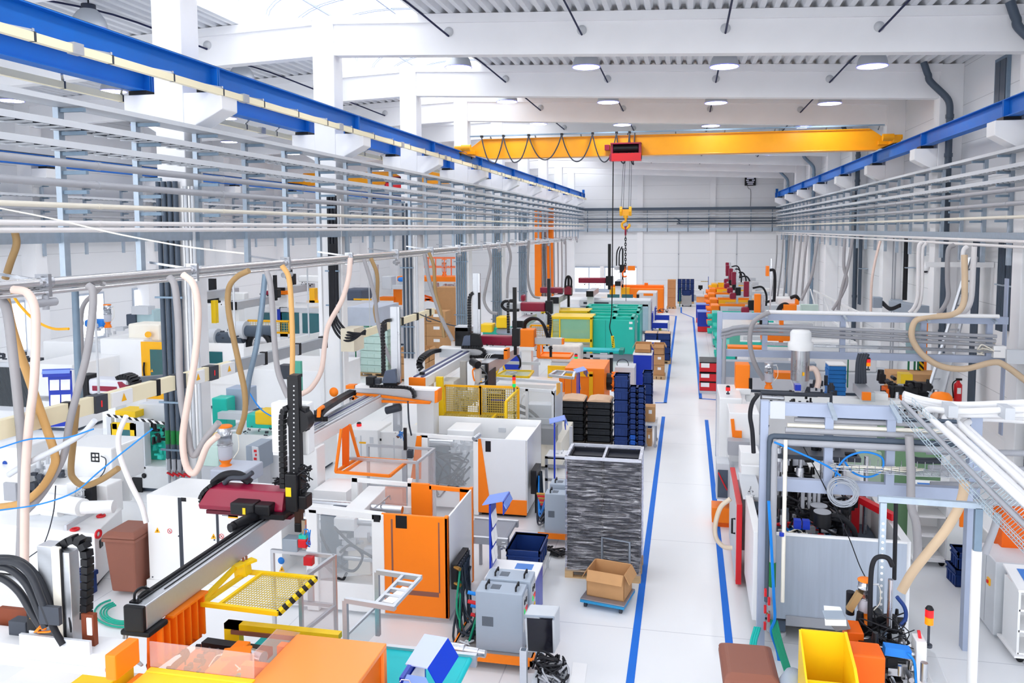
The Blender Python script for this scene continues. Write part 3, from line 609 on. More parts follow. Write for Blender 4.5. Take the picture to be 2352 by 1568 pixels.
def beacon(label, c, h, cols=('r', 'a', 'g'), rad=.032):
    r = T('signal_tower', label, 'signal light', c); x, y, z = c; G().cyl(c, (x, y, z + h), .014, n=8).cyl(c, (x, y, z + .03), .04, n=10).build('pole', DGR, r)
    for i, k in enumerate(reversed(cols)): G().cyl((x, y, z + h + i * .085), (x, y, z + h + .08 + i * .085), rad, n=12).build('lens', {'r': REDL, 'a': AMBL, 'g': GRNL}[k], r)
    G().cyl((x, y, z + h + len(cols) * .085), (x, y, z + h + len(cols) * .085 + .03), rad, rad * .6, n=12).build('cap', BLK, r); return r
def temper(label, c, w=.55, l=.5, h=.85, group=None):
    """grey mould temperature controller with handles, grille and a control face on the aisle side"""
    x, y, z = c; r = T('temperature_controller', label, 'control unit', c, group); m = M('controller_grey', '#a7b3c2', .4, var=.02)
    G().box((x - w / 2, y - l / 2, z), (x + w / 2, y + l / 2, z + h)).build('housing', m, r, .012)
    for sx in (-.3, .34): G().tube([(x + w * sx, y - .09, z + h), (x + w * sx, y - .09, z + h + .05), (x + w * sx, y + .09, z + h + .05), (x + w * sx, y + .09, z + h)], .014, 6).build('handle', BLK, r)
    gr = stripes('grille_slots', '#7d8896', '#3c4148', .018, (1, 0, 1), .5)
    G().box((x - w * .36, y - l / 2 - .004, z + h * .42), (x - w * .12, y - l / 2, z + h * .58)).build('grille', gr, r); G().box((x - w * .22, y - .07, z + h), (x - w * .02, y + .07, z + h + .003)).build('vent', gr, r)
    f = G().box((x + w / 2, y - l * .4, z + h * .35), (x + w / 2 + .012, y + l * .4, z + h * .93)).build('control_face', M('controller_face', '#c9ced4', .4), r)
    for i, (dy, dz, mm) in enumerate(((-.2, .82, BLK), (.1, .82, BLK), (-.2, .66, GRNL), (0, .66, REDL), (.2, .66, RED), (-.1, .5, RED), (.15, .5, YEL))): G().cb((x + w / 2 + .016, y + l * dy, z + h * dz), (.012, l * .14, h * .07)).build('button', mm, f)
    return r
def docboard(label, c, h=1.0, w=.3, rz=0):
    """blue document board with a sloping hood and papers in pockets"""
    r = T('document_board', label, 'notice board', (0, 0, 0)); G().box((-.03, -w / 2, 0), (0, w / 2, h)).build('board', CBLU, r)
    G().prism([(-.12, h + .02), (.2, h + .1), (.26, h - .02), (.25, h - .03), (.19, h + .085), (-.12, h + .005)], 'y', -w / 2 - .05, w / 2 + .05).build('hood', LBLU, r)
    G().box((.2, -w / 2 - .05, h - .12), (.215, w / 2 + .05, h + .09)).build('hood_front', CBLU, r)
    for i in range(3):
        for sy in (-1, 1): G().cb((.012, sy * w * .23, h * (.22 + .27 * i)), (.008, w * .4, h * .2), ry=-.12).build('paper', PAPER, r)
    r.location = c; r.rotation_euler.z = rz; return r
def sticker(g_mat, pts, Y, par, name='sign'):
    return ff(G(), pts, Y - .004, .004).build(name, g_mat, par)
def warn(px, py, s, Y, par):
    """yellow warning triangle with a black bolt"""
    a = ff(G(), [(px - s, py + s), (px + s, py + s), (px, py - s)], Y - .006, .006).build('warning_sign', YELO, par)
    ff(G(), [(px + s * .15, py - s * .4), (px - s * .3, py + s * .35), (px + s * .02, py + s * .3), (px - s * .1, py + s * .85), (px + s * .3, py + s * .1), (px, py + s * .12)], Y - .009, .003).build('bolt_mark', BLK, a)
def noentry(px, py, s, Y, par):
    p = P(px, py, Y=Y - .006); r = s * Y / FPX
    a = G().lathe(p, [(r, 0), (r, .004), (0, .004)], 20, (0, -1, 0)).build('prohibition_sign', PAPER, par)
    G().ring((p.x, p.y - .005, p.z), r * .9, r * .1, (0, 1, 0), 20).bar((p.x - r * .6, p.y - .006, p.z + r * .6), (p.x + r * .6, p.y - .006, p.z - r * .6), r * .18, .003, (0, 1, 0)).build('red_ring', RED, a)
    G().bar((p.x - r * .3, p.y - .006, p.z - r * .4), (p.x + r * .35, p.y - .006, p.z + r * .35), r * .16, .002, (0, 1, 0)).build('figure_mark', BLK, a)
# ------------------------------------------------------------------ nearest machine on the left: orange and yellow, with the long silver beam
m = T('moulding_machine', 'orange and yellow machine with a rose tinted guard, cut by the lower picture edge', 'machine', (-4.3, 6.6, 0))
o = G().box((-3.93, 5.55, .25), (-3.0, 7.24, 1.75)).build('cabinet', M('orange_panel', '#f57a14', .45, var=.03), m, .01)  # deeper orange puts the shade of the cabinet side into its colour
G().box((-3.95, 5.5, 1.75), (-2.96, 7.28, 1.8)).box((-3.0, 7.2, .25), (-2.96, 7.28, 1.75)).build('cabinet_lid', M('orange_lid_lit', '#ff9440', .38, var=.02, coat=.2), m, .008)  # lighter orange puts the light on the cabinet top into its colour
a = P(340, 1535, Y=6.38); b = P(582, 1566, Y=6.38)
G().box((a.x, 5.9, .2), (b.x, 6.38, b.z)).box((a.x, 6.34, .2), (b.x, 6.42, a.z)).build('side_panel', YEL, m, .01)
G().box((a.x + .1, 6.45, .3), (-2.98, 7.6, 1.0)).build('bed', MWHT, m)
ff(G(), [(343, 1473), (583, 1502), (583, 1558), (345, 1530)], 6.42, .012).build('front_guard', GLP, m)
sd(G(), [(583, 1500), (638, 1444), (690, 1452), (585, 1560)], -3.96, .012).build('side_guard', GLP, m)
G().bar(P(486, 1566, Z=1.25), P(562, 1492, Z=1.25), .16, .22).cb(P(545, 1515, Z=1.3), (.3, .2, .2), .4).build('clamp_arm', ORA, m, .01)
G().cyl(P(556, 1500, Z=1.32), P(605, 1512, Z=1.32), .075, n=16).build('cylinder', STL, m)
G().bar(P(470, 1478, Z=1.1), P(620, 1500, Z=1.1), .12, .1).build('tie_bar', BLK, m)
gear(P(470, 1530, Z=1.15), (.35, .25, .12), 26, 5).build('hydraulics', DGR, m)
G().tube(path([(340, 1530), (385, 1505), (420, 1494), (428, 1505), (400, 1530), (392, 1552)], Z=1.25), .035).build('black_hose', BLKR, m)
cables('wire', [[P(*q, Z=1.3) for q in ((480, 1530), (500, 1505), (525, 1512), (550, 1535), (575, 1550))], [P(*q, Z=1.3) for q in ((545, 1540), (560, 1530), (572, 1545), (580, 1555))]], .008, IVORY, m)
G().box((-4.5, 7.1, 1.3), (-3.96, 7.2, 1.5)).cb(P(655, 1490, Z=1.5), (.14, .1, .1)).build('limit_block', ORA, m)
# beam on its ribbed orange stand
XB0, XB1, ZB0, ZB1 = -5.76, -5.53, 1.81, 2.08
gm = T('gantry_robot', 'linear robot with dark red arm cover and long silver beam with black end cap', 'robot', (XB0, 7, 0))
bm2 = G().box((XB0, 7.02, ZB0), (XB1, 10.5, ZB1)).build('beam', ALU, gm, .015)
G().box((XB0 + .035, 7.15, ZB1), (XB0 + .075, 10.5, ZB1 + .03)).box((XB0 + .1, 7.1, ZB1), (XB0 + .115, 10.5, ZB1 + .01)).box((XB0 + .17, 7.4, ZB1), (XB0 + .185, 10.5, ZB1 + .008)).build('guide_rail', BLK, bm2)
G().tube(sp([(XB0 + .055, 7.3, ZB1 + .04), (XB0 + .05, 7.2, ZB1 + .1), (XB0 + .05, 7.1, ZB1 + .09), (XB0 + .05, 7.08, ZB1 + .01)]), .014).tube(sp([(XB0 + .11, 7.3, ZB1 + .03), (XB0 + .11, 7.18, ZB1 + .08), (XB0 + .1, 7.1, ZB1 + .06), (XB0 + .1, 7.06, ZB1 + .01)]), .01).box((XB0 + .02, 7.04, ZB1), (XB0 + .13, 7.1, ZB1 + .02)).build('end_loop', BLK, bm2)
G().box((XB0 - .005, 6.97, ZB0 - .005), (XB1 + .005, 7.03, ZB1 + .005)).box((XB0 - .06, 6.98, ZB0 - .06), (XB1 + .06, 7.3, ZB0)).build('end_cap', BLK, gm, .02)
st = sd(G(), [(343, 1447), (466, 1359), (464, 1462), (343, 1548)], XB1 - .02, .03); st.box((XB1 - .2, 7.15, .3), (XB1 - .02, 8.35, 1.0)); st = st.build('stand', ORD, gm)
g = G()
for i in range(7):
    x = 364 + i * 16; t = 1447 - 71.5 * (x - 343) / 100; p = P(x, t, X=XB1); q = P(x - 2, t + 95, X=XB1); g.box((XB1 - .02, p.y - .012, q.z), (XB1 + .05, p.y + .012, p.z - .02))
g.build('rib', ORA, st)
p, q = P(385, 1416, X=XB1), P(466, 1357, X=XB1); G().bar((XB1 + .02, p.y, p.z), (XB1 + .02, q.y, q.z), .1, .025).build('top_flange', ORA, st)
G().box((-5.5, 8.35, 1.15), (-4.0, 8.45, 1.22)).box((-5.5, 8.35, .4), (-5.3, 8.45, 1.22)).build('cross_rail', YEL, gm); G().box((-5.4, 8.33, 1.1), (-4.0, 8.36, 1.15)).build('painted_shadow_strip', BRN, gm)  # brown strip under the yellow rail is painted shade
# carriage, dark red arm cover, black vertical arm
Yc = 9.75
c0 = G().box((XB0 - .08, 9.45, ZB1 + .03), (XB1 + .25, 10.2, ZB1 + .1)).build('carriage', BLK, gm)
fb(G(), 528, 1158, 582, 1182, 9.4, .25).build('drive_motor', BLK, c0, .02); fb(G(), 583, 1162, 618, 1184, 9.42, .3).build('gearbox', BLK, c0, .02)
p = P(552, 1200, Y=9.25); G().cyl((p.x, 9.1, p.z), (p.x + .1, 9.5, p.z + .02), .075, n=14).cyl((p.x - .03, 9.05, p.z), (p.x, 9.12, p.z), .06, n=14).build('servo_motor', BLK, c0)
fb(G(), 557, 1167, 563, 1181, 9.39, .01).build('yellow_tag', YEL, c0)
# cover: half-octagon section along X
q0, q1 = P(474, 1150, Y=Yc), P(664, 1150, Y=Yc); zb_ = P(560, 1170, Y=Yc).z; zt_ = P(560, 1114, Y=Yc).z; sec = [(Yc - .17, zb_ + .03), (Yc - .2, zb_ + .1), (Yc - .12, zt_ - .02), (Yc + .1, zt_), (Yc + .22, zb_ + .12), (Yc + .2, zb_)]
n = len(sec); va = [(q0.x, y, z) for y, z in sec]; vb = [(q1.x, y, z) for y, z in sec]; va[2] = (q0.x + .13, sec[2][0], sec[2][1]); va[3] = (q0.x + .2, sec[3][0], sec[3][1]); va[4] = (q0.x + .12,) + sec[4]
cv = G().add(va + vb, [tuple(range(n)), tuple(range(n, 2 * n))] + [(i, (i + 1) % n, n + (i + 1) % n, n + i) for i in range(n)]).build('arm_cover', MAR, gm, .015)
G().box((q0.x + .1, Yc - .16, zb_ - .03), (q1.x + .1, Yc + .16, zb_ + .02)).build('arm_profile', M('maroon_dark', '#5c0d24', .4), cv)
chain(G(), [P(478, 1150, Y=Yc), P(472, 1140, Y=Yc), P(480, 1122, Y=Yc), P(500, 1105, Y=Yc)], .3, .05).build('bellows', BLK, cv)
G().tube(sp([P(490, 1110, Y=Yc + .1), P(515, 1092, Y=Yc + .1), P(548, 1090, Y=Yc + .1), P(575, 1108, Y=Yc + .1)]), .06, 8).build('cable_sleeve', BLKR, cv)
G().tube(sp([P(515, 1110, Y=Yc), P(530, 1098, Y=Yc), P(560, 1097, Y=Yc), P(580, 1085, Y=Yc)]), .035, 8).build('sleeve_bracket', DGR, cv)
va_ = fb(G(), 667, 866, 684, 1180, 9.6, .1).build('vertical_arm', BLK, gm, .006)
g = G(); [fb(g, 673.5, 885 + i * 10.5, 676, 888 + i * 10.5, 9.595, .01) for i in range(20)]; g.build('hole', M('steel_speck', '#d8dadf', .4), va_)
fb(G(), 663, 862, 683, 868, 9.58, .14).build('top_plate', BLK, va_)
fb(G(), 624, 928, 705, 1042, 9.85, .22).build('drive_cover', MWHT, va_, .03)
g = G(); p = P(690, 965, Y=9.7); g.cyl((p.x, 9.62, p.z), (p.x, 9.8, p.z), .16, n=20); fb(g, 681, 937, 702, 990, 9.65, .12); g.build('belt_guard', BLK, va_, .01)
chain(G(), [P(652, 1120, Y=9.62), P(650, 1040, Y=9.62), P(649, 970, Y=9.62), P(653, 940, Y=9.62), P(664, 934, Y=9.62)], .1, .07).build('energy_chain', BLK, va_)
fb(G(), 655, 1090, 680, 1175, 9.52, .3).build('slide_head', BLK, gm, .02); fb(G(), 684, 1140, 702, 1170, 9.55, .2).build('lock_unit', BLK, gm, .02); fb(G(), 656, 1120, 668, 1140, 9.515, .01).build('yellow_tag', YEL, gm)
fb(G(), 676, 1165, 689, 1205, 9.56, .1).build('wrist', M('bronze', '#3d2a24', .4, .4), gm, .01); fb(G(), 676, 1203, 690, 1222, 9.54, .12).build('gripper_flange', BLK, gm, .01)
tangle(P(700, 1088, Y=9.6), (.1, .08, .12), 8, .012, 3).build('coiled_cable', BLKR, gm); tangle(P(640, 1105, Y=9.7), (.09, .06, .06), 5, .01, 4).build('loose_cable', BLKR, gm); tangle(P(700, 1120, Y=9.6), (.06, .05, .08), 4, .01, 4).build('loose_cable', BLKR, gm)
fb(G(), 694, 1195, 700, 1262, 9.5, .05).build('gripper_post', STL, gm); tangle(P(703, 1230, Y=9.5), (.07, .05, .18), 6, .006, 8).build('air_hose', CYB, gm)
fb(G(), 648, 1240, 682, 1266, 9.45, .18).build('sensor_box', MGR, gm, .01); fb(G(), 684, 1240, 702, 1258, 9.45, .14).build('red_valve', RED, gm, .01); fb(G(), 686, 1230, 702, 1242, 9.47, .1).build('teal_cap', TEAL, gm)
cables('floor_lead', [[P(285, 1455, Y=7.1), P(284, 1485, Y=7.1), P(300, 1510, Y=7), P(325, 1528, Y=6.9)], [P(293, 1453, Y=7.1), P(290, 1480, Y=7.1), P(305, 1505, Y=7), P(327, 1527, Y=6.9)]], .012, PIPG, gm)
# yellow mesh shelf bolted under the beam
sh = T('mesh_shelf', 'yellow wire mesh shelf with a black striped edge bracketed under the silver beam', 'shelf', (-4.9, 8.5, 1.65)); Z = 1.66
pts = [P(*q, Z=Z) for q in ((463, 1386), (569, 1313), (725, 1328), (640, 1408))]; A, B, C_, D = pts
fr = G()
for p, q in ((A, B), (B, C_), (D, A)): fr.bar(p, q, .05, .05)
fr.bar(A.lerp(D, .22), B.lerp(C_, .22), .04, .04).build('frame', YEL, sh); G().bar(C_, D, .055, .055).build('front_edge', HAZ, sh)
w_ = G(); E0, F0 = A.lerp(D, .22), B.lerp(C_, .22)
for i in range(1, 22): w_.bar(E0.lerp(D, i / 22), F0.lerp(C_, i / 22), .007)
for i in range(1, 17): w_.bar(E0.lerp(F0, i / 17), D.lerp(C_, i / 17), .007)
w_.build('wire_mesh', M('yellow_wire', '#d9bf57', .5), sh)
G().bar(A + Vector((0, 0, .03)), P(543, 1300, Z=1.8), .05).bar(B.lerp(A, .1), B.lerp(A, .1) + Vector((-.02, 0, .16)), .16, .14).bar(P(538, 1302, Z=1.81), P(584, 1284, Z=1.81), .12, .03).build('bracket', YEL, sh)
g = G(); [g.cyl(P(x, y, Z=1.81), P(x, y, Z=1.81) + Vector((0, 0, .06)), .015, n=6) for x, y in ((559, 1291), (566, 1287))]; g.build('bolt', BRN, sh)
# aluminium guard cell behind the shelf
gc = T('guard_cell', 'clear guard cell of aluminium profile between the mesh shelf and the orange cabinet machine', 'guard', (-4.8, 9, 0))
p1, p2, p3 = P(626, 1264, Z=1.55), P(768, 1277, Z=1.55), P(690, 1332, Z=1.55)
p4 = p1 + (p3 - p2); F = lambda p, z: Vector((p.x, p.y, z))
fr = G()
for a, b in ((p1, p2), (p2, p3)):
    for z in (1.55, .85): fr.bar(F(a, z), F(b, z), .045)
for p in (p1, p2, p3): fr.bar(F(p, 0), F(p, 1.57), .045)
fr.build('profile', ALU, gc)
G().quad(F(p2, .15), F(p3, .15), F(p3, 1.52), F(p2, 1.52)).build('clear_panel', GLP, gc); G().quad(F(p1, .15), F(p2, .15), F(p2, 1.52), F(p1, 1.52)).build('clear_panel', GLS, gc)
x0 = P(711, 1285, Y=p1.y - .05); G().box((x0.x - .06, p1.y - .12, x0.z - .06), (x0.x + .07, p1.y - .03, x0.z + .06)).build('red_socket', RED, gc, .01)
fb(G(), 707, 1310, 717, 1385, p1.y, .05).build('profile_post', ALU, gc)
yy = p1.y - .03; a_ = P(646, 1287, Y=yy); G().lathe(a_, [(.05, 0), (.05, .004), (0, .004)], 18, (0, -1, 0)).build('blue_sign', SBLU, gc); warn(647, 1306, 6.5, yy, gc)
# silver goal frames with a ladder rest in front of the orange cabinet
gf = T('profile_frame', 'bright aluminium frame with a ladder shaped rest, in front of the orange cabinet', 'frame', (-3.9, 9, 0)); Yq = 9.0
fr = G(); z1 = P(865, 1312, Y=9.0).z; a = P(866, 1312, Y=9.0); b = P(970, 1326, Y=9.0); c = P(793, 1377, Y=7.75); d = P(908, 1396, Y=7.75); z2 = z1
c = P(793, 1377, Z=z1); d = P(908, 1396, Z=z1); a = P(866, 1312, Z=z1); b = P(968, 1327, Z=z1)
fr.bar(a, b, .055).bar(c, d, .055).bar(F(a, .9), a, .055).bar(F(c, .9), c, .055).build('profile', ALU, gf)
l1, l2 = d.lerp(c, .05), b.lerp(a, .02); m1, m2 = d.lerp(c, .4), b.lerp(a, .4); ld = G().bar(l1, l2, .04).bar(m1, m2, .04)
for t in (.3, .5, .75): ld.bar(l1.lerp(l2, t), m1.lerp(m2, t), .045)
ld.build('ladder_rest', ALU, gf); G().bar(l1.lerp(m1, .5).lerp(l2, .1), l1.lerp(m1, .5).lerp(l2, .62), .13, .02).build('sliding_plate', WHT, gf)
G().quad(F(a, .95), F(c, .95), F(c, 1.3), F(a, 1.3)).build('side_pane', clearmat('aqua_sheet', '#8fd4e0', .3), gf); G().bar(F(a, 1.3), F(c, 1.3), .03).build('pane_edge', ALU, gf)
# turquoise belt conveyor and what stands on it
cv = T('belt_conveyor', 'turquoise belt conveyor behind the nearest orange cabinet', 'conveyor', (-3.2, 8.4, 0))
G().box((-5.2, 7.95, .84), (-2.5, 8.72, .9)).cyl((-2.5, 7.95, .87), (-2.5, 8.72, .87), .035, n=12).build('belt', CYAN, cv); G().box((-5.2, 8.72, .78), (-2.42, 8.78, .93)).build('side_rail', ALU, cv)
for x in (-4.9, -2.8):
    for y in (8.0, 8.68): G().box((x - .03, y - .03, 0), (x + .03, y + .03, .84)).build('leg', ALU, cv)
g = G().cyl((-2.85, 8.88, .9), (-2.6, 8.86, .9), .075, n=16).cyl((-2.6, 8.86, .9), (-2.42, 8.84, .9), .055, n=14).cyl((-2.42, 8.84, .9), (-2.33, 8.83, .9), .045, n=12); g.build('gear_motor', STL, cv)
G().box((-2.52, 7.93, .78), (-2.43, 8.0, .92)).build('belt_tensioner', BLK, cv)
# blue hoods and crates below them at the picture edge
hd = T('document_stand', 'blue document hood leaning over crates beside the nearest orange cabinet', 'notice board', (-2.6, 7.5, 0))
sl = [P(*q) for q in ()]
q = [P(975, 1455, Z=1.55), P(1029, 1464, Z=1.55), P(982, 1534, Z=1.5), P(931, 1524, Z=1.5)]
G().add([tuple(v) for v in q] + [(v.x, v.y, v.z - .012) for v in q], G.BF).build('hood_top', M('pale_blue_lid', '#c3cdf2', .35, var=.02), hd)
e1, e2 = q[1], q[2]; G().add([e1, e2, e2 + Vector((.12, 0, -.2)), e1 + Vector((.12, 0, -.2)), e1 + Vector((0, 0, -.012)), e2 + Vector((0, 0, -.012)), e2 + Vector((.11, 0, -.2)), e1 + Vector((.11, 0, -.2))], G.BF).build('hood_front', M('royal_blue', '#0a3fd0', .35, var=.02), hd)
G().box((-2.8, 7.2, 0), (-2.76, 7.9, 1.5)).build('board', CBLU, hd); G().box((-2.75, 7.25, 1.15), (-2.74, 7.8, 1.42)).build('paper', PAPER, hd)
h2 = T('document_stand', 'second blue hood with a wire handle at the very bottom edge, left of the aisle', 'notice board', (-2.6, 6.9, 0)); q = [P(935, 1548, Z=1.5), P(978, 1555, Z=1.5), P(1000, 1600, Z=1.45), P(915, 1590, Z=1.45)]
G().add([tuple(v) for v in q] + [(v.x, v.y, v.z - .012) for v in q], G.BF).build('hood_top', LBLU, h2); G().tube([P(918, 1566, Z=1.53), P(922, 1560, Z=1.55), P(940, 1562, Z=1.55), P(945, 1572, Z=1.53)], .006).build('wire_handle', STL, h2); G().box((-2.72, 6.4, 0), (-2.68, 6.95, 1.45)).build('board', CBLU, h2)
crate('crate', 'dark blue crate under the hoods, left one by the orange cabinet', (-2.78, 7.05, .9), (.32, .5, .22)); crate('crate', 'dark blue crate under the hoods, right one nearer the aisle', (-2.4, 7.0, .9), (.3, .45, .22))
st_ = T('crate_stand', 'low grey stand carrying the crates below the blue hoods', 'stand', (-2.6, 7, 0)); G().box((-3.0, 6.6, .86), (-2.2, 7.4, .9)).build('top', LGR, st_); [G().box((x - .02, y - .02, 0), (x + .02, y + .02, .86)).build('leg', LGR, st_) for x in (-2.96, -2.24) for y in (6.64, 7.36)]
# ------------------------------------------------------------------ second machine: white frame with the big orange cabinet
m = T('moulding_machine', 'white machine with a tall plain orange cabinet door and clear front guard', 'machine', (-4.6, 11.7, 0)); Yf = 11.1
G().box((-4.57, Yf, .08), (-3.5, Yf + .05, 1.66)).box((-3.56, Yf, .08), (-3.5, Yf + .07, 1.68)).build('front_door', ORA, m, .012)
g = G(); fb(g, 900.5, 1192, 901.5, 1362, Yf - .003, .004); fb(g, 1008, 1200, 1009, 1362, Yf - .003, .004); fb(g, 901, 1361, 1008, 1362, Yf - .003, .004); g.build('panel_seam', BRN, m)
fb(G(), 909, 1185, 934, 1212, Yf - .006, .006).build('pictogram_plate', BLK, m)
G().box((-3.53, Yf + .05, .08), (-3.5, 12.5, 1.655)).build('side_panel', MWHT, m, .006)
g = G().box((-3.54, 12.44, .05), (-3.49, 12.52, 1.68)); fb(g, 945, 1112, 985, 1190, 12.5, .06); ff(g, [(985, 1114), (1080, 1124), (1080, 1132), (985, 1124)], 12.5, .06); fb(g, 1056, 1122, 1080, 1190, 12.5, .06); fb(g, 985, 1115, 991, 1186, 12.5, .06); g.build('rear_door_frame', ORA, m, .006)
ff(G(), [(991, 1124), (1056, 1130), (1056, 1190), (991, 1190)], 12.53, .01).build('rear_window', GLS, m)
fb(G(), 857, 1182, 880, 1407, Yf - .02, .12).build('front_post', MWHT, m, .01); ff(G(), [(705, 1160), (876, 1181), (876, 1196), (709, 1178)], Yf - .02, .12).build('top_rail', MWHT, m, .01); fb(G(), 706, 1170, 727, 1400, Yf - .02, .1).build('left_post', MWHT, m, .01)
ff(G(), [(727, 1182), (857, 1196), (857, 1318), (727, 1330)], Yf, .012).build('clear_guard', GLS, m)
fb(G(), 858, 1183, 872, 1198, Yf - .026, .006).build('pictogram_plate', BLK, m)
G().box((-6.6, Yf + .02, .05), (-4.6, 12.5, .5)).build('bed', MWHT, m, .01); G().box((-6.6, Yf + .1, 0), (-3.52, 12.45, .08)).build('plinth', LGR, m)
G().box((-4.55, Yf + .1, .1), (-3.6, 12.4, .45)).build('inner_base', LGR, m)
fb(G(), 800, 1265, 850, 1320, Yf + .35, .5).build('fixed_platen', IVORY, m, .01); G().bar(P(790, 1205, Z=1.35), P(868, 1128, Z=1.35), .34, .2).build('injection_block', MWHT, m, .015)
fb(G(), 738, 1186, 782, 1300, Yf + .3, .5).build('moving_platen', PIPD, m, .01)
for i, (y, z) in enumerate(((11.5, 1.35), (12.1, 1.35), (11.5, .75), (12.1, .75))): G().cyl((-6.4, y, z), (-4.6, y, z), .065, n=14).build('tie_bar', STL, m)
gear((-5.15, 11.6, .95), (.4, .3, .3), 22, 7).build('mould_fittings', LGR, m); cables('hose_loop', [[(-5.7, 11.25, 1.3), (-5.4, 11.2, .8), (-5.1, 11.22, .65), (-4.95, 11.25, .9), (-5.15, 11.25, 1.05), (-5.35, 11.3, .9)], [(-5.4, 11.2, 1.35), (-5.1, 11.18, 1.1), (-4.75, 11.2, .9), (-4.6, 11.25, .75)], [(-5.6, 11.25, .7), (-5.3, 11.2, .5), (-5.2, 11.2, .62)]], .022, BLKR, m)
ff(G(), [(710, 1146), (947, 1166), (947, 1180), (710, 1160)], 12.55, .06).build('rear_rail', MWHT, m)
fb(G(), 808, 1097, 820, 1180, 12.6, .05).build('rear_post', MWHT, m); fb(G(), 937, 1100, 946, 1180, 12.6, .05).build('rear_post', MWHT, m); ff(G(), [(808, 1097), (946, 1110), (946, 1118), (808, 1106)], 12.6, .05).build('rear_top_rail', MWHT, m)
fb(G(), 885, 1120, 932, 1160, 12.7, .02).build('rose_panel', GLO, m)
G().bar(P(858, 1168, Z=1.45), P(892, 1140, Z=1.45), .02).tube([P(890, 1140, Z=1.45), P(895, 1138, Z=1.45), P(897, 1146, Z=1.45)], .012).build('hook_rod', STL, m)
# ------------------------------------------------------------------ white switch cabinet, brown bin, left white machine
k = T('switch_cabinet', 'tall white switch cabinet with two doors and warning signs behind the silver beam', 'cabinet', (-7.6, 11.3, 0)); Yk = 11.2
b = P(336, 1135, Y=Yk); e = P(615, 1158, Y=Yk)
G().box((b.x, Yk, .22), (-6.3, 12.1, 1.66)).build('body', MWHT, k, .01); G().box((b.x - .04, Yk - .03, 0), (-6.3, 12.1, .22)).build('plinth', MWHT, k, .006)
g = G(); fb(g, 415, 1143, 416.5, 1330, Yk - .003, .004); fb(g, 499, 1150, 500.5, 1280, Yk - .003, .004); g.build('door_gap', DGR, k)
for x, y in ((361, 1217), (490, 1231)): warn(x, y, 6, Yk, k)
for x, y in ((390, 1219), (509, 1231)): noentry(x, y, 7, Yk, k)
fb(G(), 416, 1143, 427, 1151, Yk - .004, .004).build('label_plate', BLK, k)
g = G(); [g.cyl(P(x, y, Y=Yk - .01), P(x, y, Y=Yk - .01) + Vector((0, .012, 0)), .012, n=8) for x, y in ((410, 1231), (492, 1240), (350, 1325))]; g.build('lock', DGR, k)
gr = stripes('louvre_slots', '#f1f2f3', '#555b66', .03, (0, 0, 1), .55); fb(G(), 510, 1157, 545, 1185, Yk - .004, .005).build('vent', gr, k); fb(G(), 463, 1393, 495, 1428, Yk - .01, .01)
fb(G(), 524, 1184, 546, 1189, Yk - .004, .004).build('yellow_strip', YELO, k)
wb, wl = wheelie('brown wheelie bin with a grey pipe clip, beside the white switch cabinet', (-9.06, 11.22, 0), .05)
g = G().box((-.03, -.31, .27), (.1, -.27, .5)).build('pipe_clip', LGR, wb); G().cyl((.035, -.31, .32), (.035, -.345, .47), .04, n=12).build('pipe_socket', STL, wb)
fb(G(), 303, 1190, 316, 1193, 11.0, .0005)
# white injection unit and bed at far left
m = T('moulding_machine', 'all white machine with its injection unit on a boxy bed, left of the brown bin', 'machine', (-11, 11.6, 0))
tpz = .95
c1, c2, c3, c4 = P(217, 1226, Z=tpz), P(280, 1166, Z=tpz), P(0, 1110, Z=tpz), P(-40, 1196, Z=tpz)
bd = G().prism([(c1.x, c1.y), (c2.x, c2.y), (c2.x - 2.4, c2.y + .2), (c1.x - 2.6, c1.y + .1)], 'z', .08, tpz).build('bed', MWHT, m, .015); G().prism([(c1.x - .08, c1.y + .1), (c2.x - .08, c2.y - .1), (c2.x - 2.3, c2.y), (c1.x - 2.5, c1.y + .2)], 'z', 0, .08).build('plinth', BLK, m)
for x, y in ((172, 1215), (232, 1184)): G().ring(P(x, y, Z=tpz + .02), .06, .02).build('red_ring', RED, m)
G().ring(P(226, 1226, X=c1.x + .02), .06, .022, (1, 0, 0)).build('red_ring', RED, m)
dirv = (c2 - c1).normalized()
for t, z, w_, h_ in ((.12, .7, .12, .14), (.3, .72, .1, .05)): q = c1 + (c2 - c1) * t * 1.6; G().cb((q.x + .012, q.y, z), (.012, w_, h_), math.atan2(dirv.y, dirv.x) - PI / 2).build('pictogram_plate', BLK, m)
G().cb((c1.x - .14, c1.y - .005, .85), (.16, .012, .09)).build('pictogram_plate', BLK, m); G().cb((c1.x - .28, c1.y - .006, .88), (.14, .012, .04)).build('yellow_strip', YELO, m)
zz = 1.45
G().cyl(P(92, 1148, Z=1.3), P(190, 1165, Z=1.3), .15, n=20).cyl(P(190, 1165, Z=1.3), P(262, 1163, Z=1.3), .11, n=18).build('barrel', MWHT, m)
G().cyl(P(100, 1172, Z=1.12), P(140, 1176, Z=1.12), .085, n=16).cyl(P(60, 1178, Z=1.12), P(100, 1172, Z=1.12), .06, n=14).build('injection_cylinder', MWHT, m)
fb(G(), 155, 1115, 245, 1180, 12.0, .4).build('injection_housing', MWHT, m, .02); fb(G(), 122, 1140, 144, 1160, 11.75, .02).build('gauge_window', DGR, m); fb(G(), 90, 1115, 160, 1160, 12.1, .5).build('hydraulic_unit', MWHT, m, .02)
fb(G(), 195, 1118, 210, 1160, 11.8, .12).build('level_gauge', BLK, m); tangle(P(186, 1135, Y=11.8), (.12, .1, .16), 6, .012, 9).build('hydraulic_hose', LGR, m)
